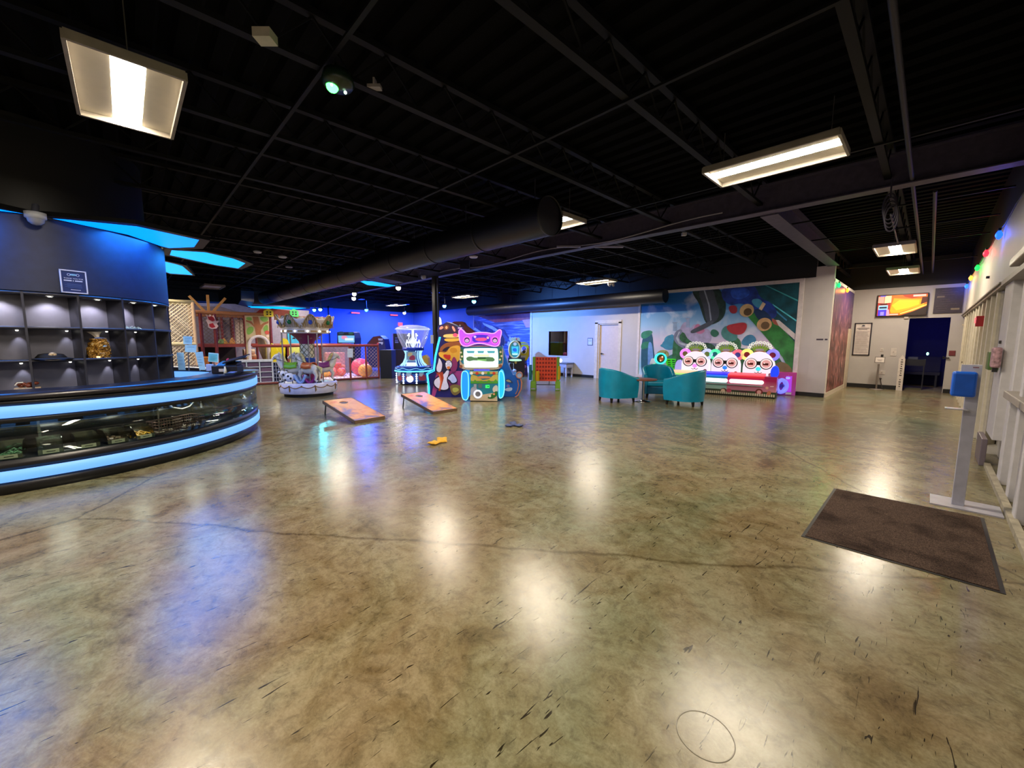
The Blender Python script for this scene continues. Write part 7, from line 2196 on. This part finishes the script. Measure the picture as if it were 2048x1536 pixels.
bag(884, 884, 1.0, YB, 'yellow bean bag leaning on the other yellow one', z=.012, tilt=.25)
bag(1018, 853, .5, NB_, 'navy bean bag at the left end of the navy heap', .06)
bag(1027, 851, 1.4, NB_, 'navy bean bag propped in the middle of the navy heap', .06, z=.015, tilt=.4)
bag(1038, 853, .1, NB_, 'navy bean bag at the right end of the navy heap', .06)

# black post --------------------------------------------------------------
t = thing('black_post', 'black steel post rising behind the burger cabinet, with a paper notice taped on it', 'post', (-10.85, 7.1, 0))
MB().box(-.08, .08, -.08, .08, 0, 3.46).build('post', mat('#08080c', .35), t, bevel=.01)
pf = Fr(-10.85, 7.1); q = pf.rect(861, 670, 867, 687, -.13)
o = MB(); o.box(q[0], q[1], -.135, -.12, q[2], q[3]); n_ = o.build('paper_notice', mat('#c8ccd8', .5), t); n_.rotation_euler = (0, 0, YAW)
o = MB(); o.cyl((.11, 0, .2), (.11, 0, 3.4), .012, n=8); o.build('conduit', mat('#2c3a6c', .3), t)

# sanitizer stand --------------------------------------------------------
sx_, sy_ = .36, 5.42
t = thing('sanitizer_stand', 'silver hand sanitizer stand with a blue dispenser, on a flat base plate', 'sanitizer stand', (sx_, sy_, 0))
SIL = mat('#a9a8b4', .35, .25)
MB().box(-.24, .2, -.13, .2, 0, .012).build('base_plate', SIL, t)
MB().box(-.105, -.025, -.03, .03, .012, 1.3).build('column', SIL, t, bevel=.004)
MB().box(-.15, -.025, -.035, -.03, 1.05, 1.3).build('back_board', mat('#b8b6bc', .35), t, bevel=.003)
art('small_lettering', t, -.036, [(rectp(-.08, -.045, 1.272, 1.282), mat('#8a5a60', .5))])
o = MB(); o.box(-.2, -.05, -.16, -.035, 1.02, 1.24); o.build('dispenser', mat('#0a55c0', .3), t, bevel=.02, seg=3)
o = MB(); o.box(-.22, -.08, -.15, -.02, .9, .907); o.tube([(-.22, -.15, .907), (-.08, -.15, .907)], .004, 5); o.build('drip_tray', mat('#b4b2b8', .3, .3), t)

# right wall small things ---------------------------------------------------
RWF = Fr(RW, 0, -PI / 2)
t = thing('fire_alarm', 'red fire alarm beacon glowing on the right wall below the head rail', 'alarm', (RW, 10.75, 1.86))
MB().box(-.1, 0, -.07, .07, -.09, .09).build('housing', mat('#b01024', .3, emit=.0), t, bevel=.01)
MB().box(-.115, -.1, -.04, .04, -.03, .06).build('lens', glow('#ff5a5a', 2.0), t)
t = thing('green_wall_box', 'green dispenser fixed to the right wall behind the sanitizer stand', 'dispenser', (RW - .02, 7.75, 1.28))
MB().box(-.09, 0, -.14, .1, -.12, .1).build('box', mat('#4c6a30', .4), t, bevel=.01)
t = thing('pink_toy_dispenser', 'pinkish white bag like dispenser hanging on the right wall post', 'dispenser', (RW - .03, 7.35, 1.3))
MB().box(-.08, 0, -.06, .07, -.1, .14).build('bag', mat('#a8848a', .5, noise=.3, scale=30), t, bevel=.02)
MB().box(-.06, -.02, -.03, .03, -.15, -.1).build('nozzle', BLACK, t)
t = thing('grey_low_box', 'grey metal box at floor level by the right wall', 'box', (RW - .06, 7.75, 0))
MB().box(-.03, .02, -.33, .27, 0, .33).build('box', mat('#6a6068', .4, .2), t, bevel=.006)
for i, (y, z, nme, lb) in enumerate(((17.0, 1.98, 'wall_bracket', 'small pale bracket near the far end of the right wall'), (7.7, 1.5, 'black_wall_switch', 'tiny black switch on the white post of the right wall'), (15.0, 1.0, 'door_closer', 'small dark hardware on the far right wall panels'), (10.9, 2.62, 'wall_hook', 'small dark hook high on the right wall'))):
    t = thing(nme, lb, 'hardware', (RW - .02, y, z)); MB().box(-.02, .02, -.025, .025, -.02, .02).build('body', mat(['#b8ac98', '#2c2826', '#3a3026', '#1c1816'][i], .5), t, bevel=.005)
# coloured string bulbs
def bulb(x, y, z, hx, label):
    t = thing('string_bulb', label, 'light bulb', (x, y, z), 0, 'large coloured string bulbs along the walls')
    o = MB(); o.lathe([(0, -.085), (.022, -.07), (.038, -.03), (.036, 0), (.022, .03), (.014, .045)], n=16); o.build('bulb', glow(hx, 3.0), t)
    MB().lathe([(.016, .04), (.018, .08), (0, .085)], n=12).build('socket', mat('#0c3018', .5), t)
    l = bpy.data.lights.new('bulb_light', 'POINT'); l.energy = 6; l.color = lin(hx)[:3]; l.shadow_soft_size = .05
    o = bpy.data.objects.new('bulb_light', l); COL.objects.link(o); o.location = (x - .06 if x > 0 else x + .06, y, z - .02)
bulb(RW - .05, 9.35, 3.08, '#1848ff', 'blue string bulb, nearest on the right wall')
bulb(RW - .05, 11.4, 3.12, '#ff2030', 'red string bulb on the right wall')
bulb(RW - .05, 13.3, 3.1, '#10e040', 'green string bulb on the right wall')
bulb(RW - .05, 15.3, 3.1, '#ff9a30', 'orange string bulb on the right wall')
bulb(RW - .05, 16.9, 3.05, '#2058ff', 'blue string bulb, farthest on the right wall')
bulb(-1.8, 13.75, 3.0, '#10e858', 'green string bulb at the corner of the brown mural')
bulb(-1.8, 15.3, 3.0, '#ff8820', 'orange string bulb above the brown mural')
o = MB(); o.tube([(RW - .03, y, 3.16 - .02 * math.sin(y * 3)) for y in [5 + .5 * i for i in range(25)]], .006, 5); tag(o.build('string_light_cord', mat('#141814', .6)), 'dark cord of the coloured bulbs along the top of the right wall', 'cord')

# ================================================================ CEILING THINGS
DUCT = mat('#0d0d16', .45, noise=.15)
t = thing('long_round_duct', 'long black round air duct crossing the room below the ceiling', 'duct', (0, 4.6, 3.3))
o = MB(); o.cyl((-20.6, 0, 0), (-4.02, 0, 0), .27, n=32); o.build('duct_run', DUCT, t)
o = MB()
x = -4.0
while x > -20: 
    o.M = Matrix.Translation((x, 0, 0)) @ Matrix.Rotation(PI / 2, 4, 'Y'); o.lathe([(.27, -.02), (.277, -.02), (.277, .02), (.27, .02)], n=32, closed=True); x -= 1.5
o.each('seam', DUCT, t)
for x in (-4.3, -6.0, -7.8, -9.7, -11.6, -13.5, -15.5, -17.5):
    MB().cyl((x, 0, .26), (x, 0, .6), .006, n=6).build('hanger_rod', mat('#4a4a58', .4, .5), t)
t = thing('duct_elbow', 'boxy black duct elbow dropping at the far left end of the long duct', 'duct', (-21.2, 4.0, 3.0), 0)
DE = Fr(-20.9, 4.3); 
P = blob(DE.poly([(449, 566), (494, 566), (494, 614), (462, 614), (451, 606), (449, 590)]), 1)
t.location = (-20.9, 4.3, 0); t.rotation_euler = (0, 0, YAW)
MB().prism(P, -.4, .5).build('elbow', DUCT, t, bevel=.02)
t = thing('second_round_duct', 'shorter black round duct in front of the mural wall', 'duct', (0, 12.9, 2.97))
MB().cyl((-16.6, 0, 0), (-6.15, 0, 0), .23, n=32).build('duct_run', DUCT, t)
for x in (-7.5, -9.7, -11.6, -13.5, -15.5):
    MB().cyl((x, 0, .22), (x, 0, .95), .006, n=6).build('hanger_rod', mat('#4a4a58', .4, .5), t)
# pipes along the aisle
for x, z in ((-.32, 3.5), (-.12, 3.52)):
    o = MB(); o.cyl((x, 2.0 if x < -.2 else 8, z), (x, 17.2, z), .022, n=10); tag(o.build('ceiling_pipe', mat('#131018', .6)), 'thin dark conduit along the right aisle ceiling' + (', the long one' if x < -.2 else ', the short far one'), 'pipe')
# cable bundle on the girder and dangling loops
o = MB(); 
o.tube([(x, 7.12, 3.52 + .05 * math.sin(x * 1.7)) for x in [-10.6 + .3 * i for i in range(28)]], .012, 6)
tag(o.build('girder_cable', mat('#8a8698', .5)), 'pale cable lying along the main ceiling beam', 'cable')
o = MB()
for k in range(4):
    o.tube([(-.5 + .06 * math.cos(a) + .01 * k, 7.1, 3.2 + .16 * math.sin(a) - .05 * k) for a in [2 * PI * i / 20 for i in range(20)]], .01, 5, closed=True)
o.tube([(-.5, 7.1, 3.55), (-.5, 7.1, 3.3)], .01, 5); o.tube([(-.48, 7.1, 3.1), (-.5, 9.2, 3.1), (-.6, 11.0, 3.5)], .01, 5)
tag(o.build('coiled_cable', mat('#2e2838', .5)), 'coil of dark cable hanging from the beam above the right aisle', 'cable')
def small(name, label, cat, px, py, z, fn, mt, group=None):
    g_ = G(px, py, z); o = MB(); fn(o); o = o.build(name, mt, loc=g_, rot=YAW); tag(o, label, cat, group); return o
pale = mat('#b4b0b4', .45)
disc = lambda r: (lambda o: o.lathe([(0, -.035), (r * .8, -.03), (r, 0), (r * .6, .02), (0, .02)], n=20))
small('smoke_detector', 'white round ceiling detector between the two blue spotlit beams and the middle light', 'detector', 947, 513, 3.5, disc(.11), mat('#cfd0e0', .4))
small('smoke_detector', 'white round detector right of the glowing blue panel tips, nearest', 'detector', 515, 503, 3.5, disc(.09), pale)
small('smoke_detector', 'white round detector right of the glowing blue panel tips, second', 'detector', 565, 513, 3.5, disc(.1), pale)
small('smoke_detector', 'dim round detector above the elbow end of the long duct', 'detector', 578, 533, 3.5, disc(.1), mat('#6a6a78', .5))
small('security_camera', 'small white camera on the beam at the black post', 'camera', 847, 553, 3.4, lambda o: (o.lathe([(0, -.09), (.06, -.07), (.08, -.02), (.08, .03), (0, .03)], n=20)), pale)
small('junction_box', 'white junction box high on the ceiling at the upper left', 'junction box', 530, 70, 3.6, lambda o: o.box(-.06, .06, -.05, .05, -.04, .02), mat('#b0a89c', .5))
small('strip_bracket', 'small pale bracket beside the green laser light', 'bracket', 748, 174, 3.6, lambda o: (o.box(-.06, .06, -.03, .03, -.015, .01), o.box(.0, .015, -.03, .03, .01, .06)), mat('#8a8486', .5))
small('pendant_stub', 'white stub hanging below the half hidden ceiling light', 'fixture', 1091, 467, 3.3, lambda o: o.box(-.06, .06, -.05, .05, -.02, .02), pale)
small('pendant_stub', 'tiny white fixture hanging right of the main beam, under the long bright light', 'fixture', 1368, 468, 3.5, lambda o: o.box(-.04, .04, -.03, .03, -.03, .02), pale)
small('ceiling_speaker', 'dark square speaker hanging near the black post', 'speaker', 930, 530, 3.45, lambda o: o.box(-.12, .12, -.1, .1, -.12, .1), mat('#0c1030', .5))
small('rail_light_box', 'white bar fixtures on the main beam above the white wall', 'fixture', 1180, 492, 3.48, lambda o: (o.box(-.7, -.2, -.03, .03, -.03, .0), o.box(.1, .7, -.03, .03, -.03, .0)), mat('#8c88a0', .5))
small('white_emergency_light', 'small twin head emergency light at the end of the light above the door', 'light', 1222, 568, 3.3, lambda o: (o.box(-.1, .1, -.04, .04, -.03, .04), o.ball((-.06, -.06, -.05), .04, 10, 8), o.ball((.06, -.06, -.05), .04, 10, 8)), pale)
# dome camera by the petals
dc = on_core(72, 442, 1.62)
t = thing('dome_camera', 'white dome security camera between two glowing blue ceiling panels at upper left', 'camera', (dc.x, dc.y, dc.z + .03))
MB().lathe([(0, .06), (.085, .06), (.085, .0), (.07, -.01)], n=28).build('housing', mat('#a8acb8', .4), t)
MB().lathe([(.07, -.01), (.062, -.045), (.035, -.07), (0, -.078)], n=28).build('dome', mat('#8c90a0', .15), t)
MB().cyl((0, 0, .06), (-.12, 0, .16), .03, n=10).build('mount', mat('#4a4c58', .4), t)
# laser projector
g_ = G(676, 166, 3.45)
t = thing('green_laser_light', 'round party laser on the ceiling glowing vivid green', 'light', g_)
o = MB(); o.lathe([(0, .08), (.1, .07), (.12, .0), (.1, -.03), (.0, -.05)], n=28); o.build('housing', mat('#16281c', .3), t)
MB().ball((-.01, -.04, -.035), .045, 14, 10).build('laser_lens', glow('#30ff40', 14), t)
MB().ball((.03, -.06, -.05), .01, 8, 6).ball((.01, .05, -.052), .012, 8, 6).build('small_lens', glow('#d0ffd8', 3), t)
MB().cyl((0, 0, .07), (0, 0, .14), .02, n=8).build('mount', BLACK, t)
# stage lights
def stage(px, py, z, hx, s, label, aim=None, power=0, ang=60, col=None):
    g_ = G(px, py, z)
    t = thing('stage_light', label, 'spotlight', g_, YAW)
    MB().cyl((0, .12, .04), (0, -.02, 0), .07, .09, 16).build('can', BLACK, t)
    MB().cyl((0, -.022, 0), (0, -.03, 0), .078, n=20).build('lens', glow(hx, s), t)
    MB().cyl((0, .05, .08), (0, .05, 3.55 - z), .012, n=8).build('bracket', BLACK, t)
    if aim:
        spot(g_ + Vector((.05, -.12, -.12)), aim, col or lin(hx)[:3], power, ang, .8, .08)
stage(708, 597, 3.1, '#fff0ff', 16, 'pinkish white spotlight, the brightest on the far track', (-16, 7, 0), 120, 80, (1, .7, 1))
stage(709, 588, 3.2, '#f4e8ff', 10, 'white spotlight just above the brightest one', None)
stage(797, 576, 3.2, '#ffd8d8', 16, 'warm pink spotlight on the thin beam left of the black post', (-12, 6, 0), 90, 80, (1, .6, .7))
stage(629, 620, 2.9, '#50f8f8', 14, 'left cyan spotlight of the pair above the carousel', (-19, 4, 1.2), 300, 90, (.0, .75, 1))
stage(641, 619, 2.9, '#8ffcff', 16, 'right cyan spotlight of the pair above the carousel', (-17, 5, 0), 200, 80, (.1, .8, 1))
stage(733, 620, 2.95, '#38c8ff', 14, 'sky blue spotlight in front of the deep blue wall', (-23, 8.6, 1.6), 500, 90, (.0, .08, 1))
stage(809, 626, 2.9, '#d8c8ff', 12, 'violet white spotlight right of the second red bar', (-22.9, 11, 1.6), 450, 100, (.0, .12, 1))
stage(889, 612, 3.0, '#5098ff', 14, 'blue spotlight right of the black post', (-17, 13, 2.4), 400, 100, (.03, .2, 1))
stage(948, 603, 3.0, '#50d0ff', 14, 'cyan blue spotlight at the end of the light in front of the second duct', (-11.5, 13.2, 1.2), 1500, 110, (.1, .3, 1))
# red neon bars and exit sign on the far wall
LWF = Fr(-22.98, 0, PI / 2)
for i, (px0, px1, py_) in enumerate(((702, 718, 625.5), (780, 794, 630))):
    a = LWF.p(px0, py_); b_ = LWF.p(px1, py_)
    t = thing('red_light_bar', ['glowing red bar light high on the blue wall, the left one', 'glowing red bar light high on the blue wall, the right one'][i], 'light', (-22.98, 0, 0), PI / 2)
    MB().box(a[0], b_[0], -.1, -.04, a[1] - .035, a[1] + .035).build('tube', glow('#ff5a78', 1.6), t); MB().box(a[0], b_[0], -.04, 0, a[1] - .05, a[1] + .05).build('housing', BLACK, t)
t = thing('exit_sign', 'small glowing red exit sign on the blue wall left of the clear dome', 'sign', (-22.98, 0, 0), PI / 2)
q = LWF.rect(796, 645, 804, 652)
MB().box(q[0], q[1], -.08, 0, q[2], q[3]).build('box', glow('#ff7088', 1.2), t)
text_mesh('EXIT', .14, 'lettering', glow('#c0102c', .9), t, ((q[0] + q[1]) / 2, -.082, (q[2] + q[3]) / 2))
# blue wash over the back of the arcade from added flood lights
for x, y, p_ in ((-19.5, 8.5, 260), (-20.5, 11.5, 260), (-14.5, 9.5, 120)):
    t = thing('added_flood_light', 'added blue flood light among the dark joists above the far games', 'light', (x, y, 3.45), 0, 'added blue flood lights over the far games')
    MB().box(-.18, .18, -.12, .12, 0, .1).build('housing', BLACK, t); MB().box(-.16, .16, -.1, .1, -.006, 0).build('lens', glow('#1838ff', 3), t)
    area((x, y, 3.42), .35, (.03, .12, 1), p_)
t = thing('blue_fill_lamp', 'added dim blue fill lamp inside the dark doorway room', 'light', (.1, 18.4, 2.8))  # unseen lamp added to tint the dark room blue
MB().box(-.2, .2, -.2, .2, 0, .1).build('housing', BLACK, t)
area((.1, 18.4, 2.78), .4, (.12, .12, 1), 14)
wd = bpy.data.worlds.new('world'); SC.world = wd; wd.use_nodes = True
wd.node_tree.nodes['Background'].inputs[0].default_value = (.02, .02, .03, 1)
wd.node_tree.nodes['Background'].inputs[1].default_value = .0
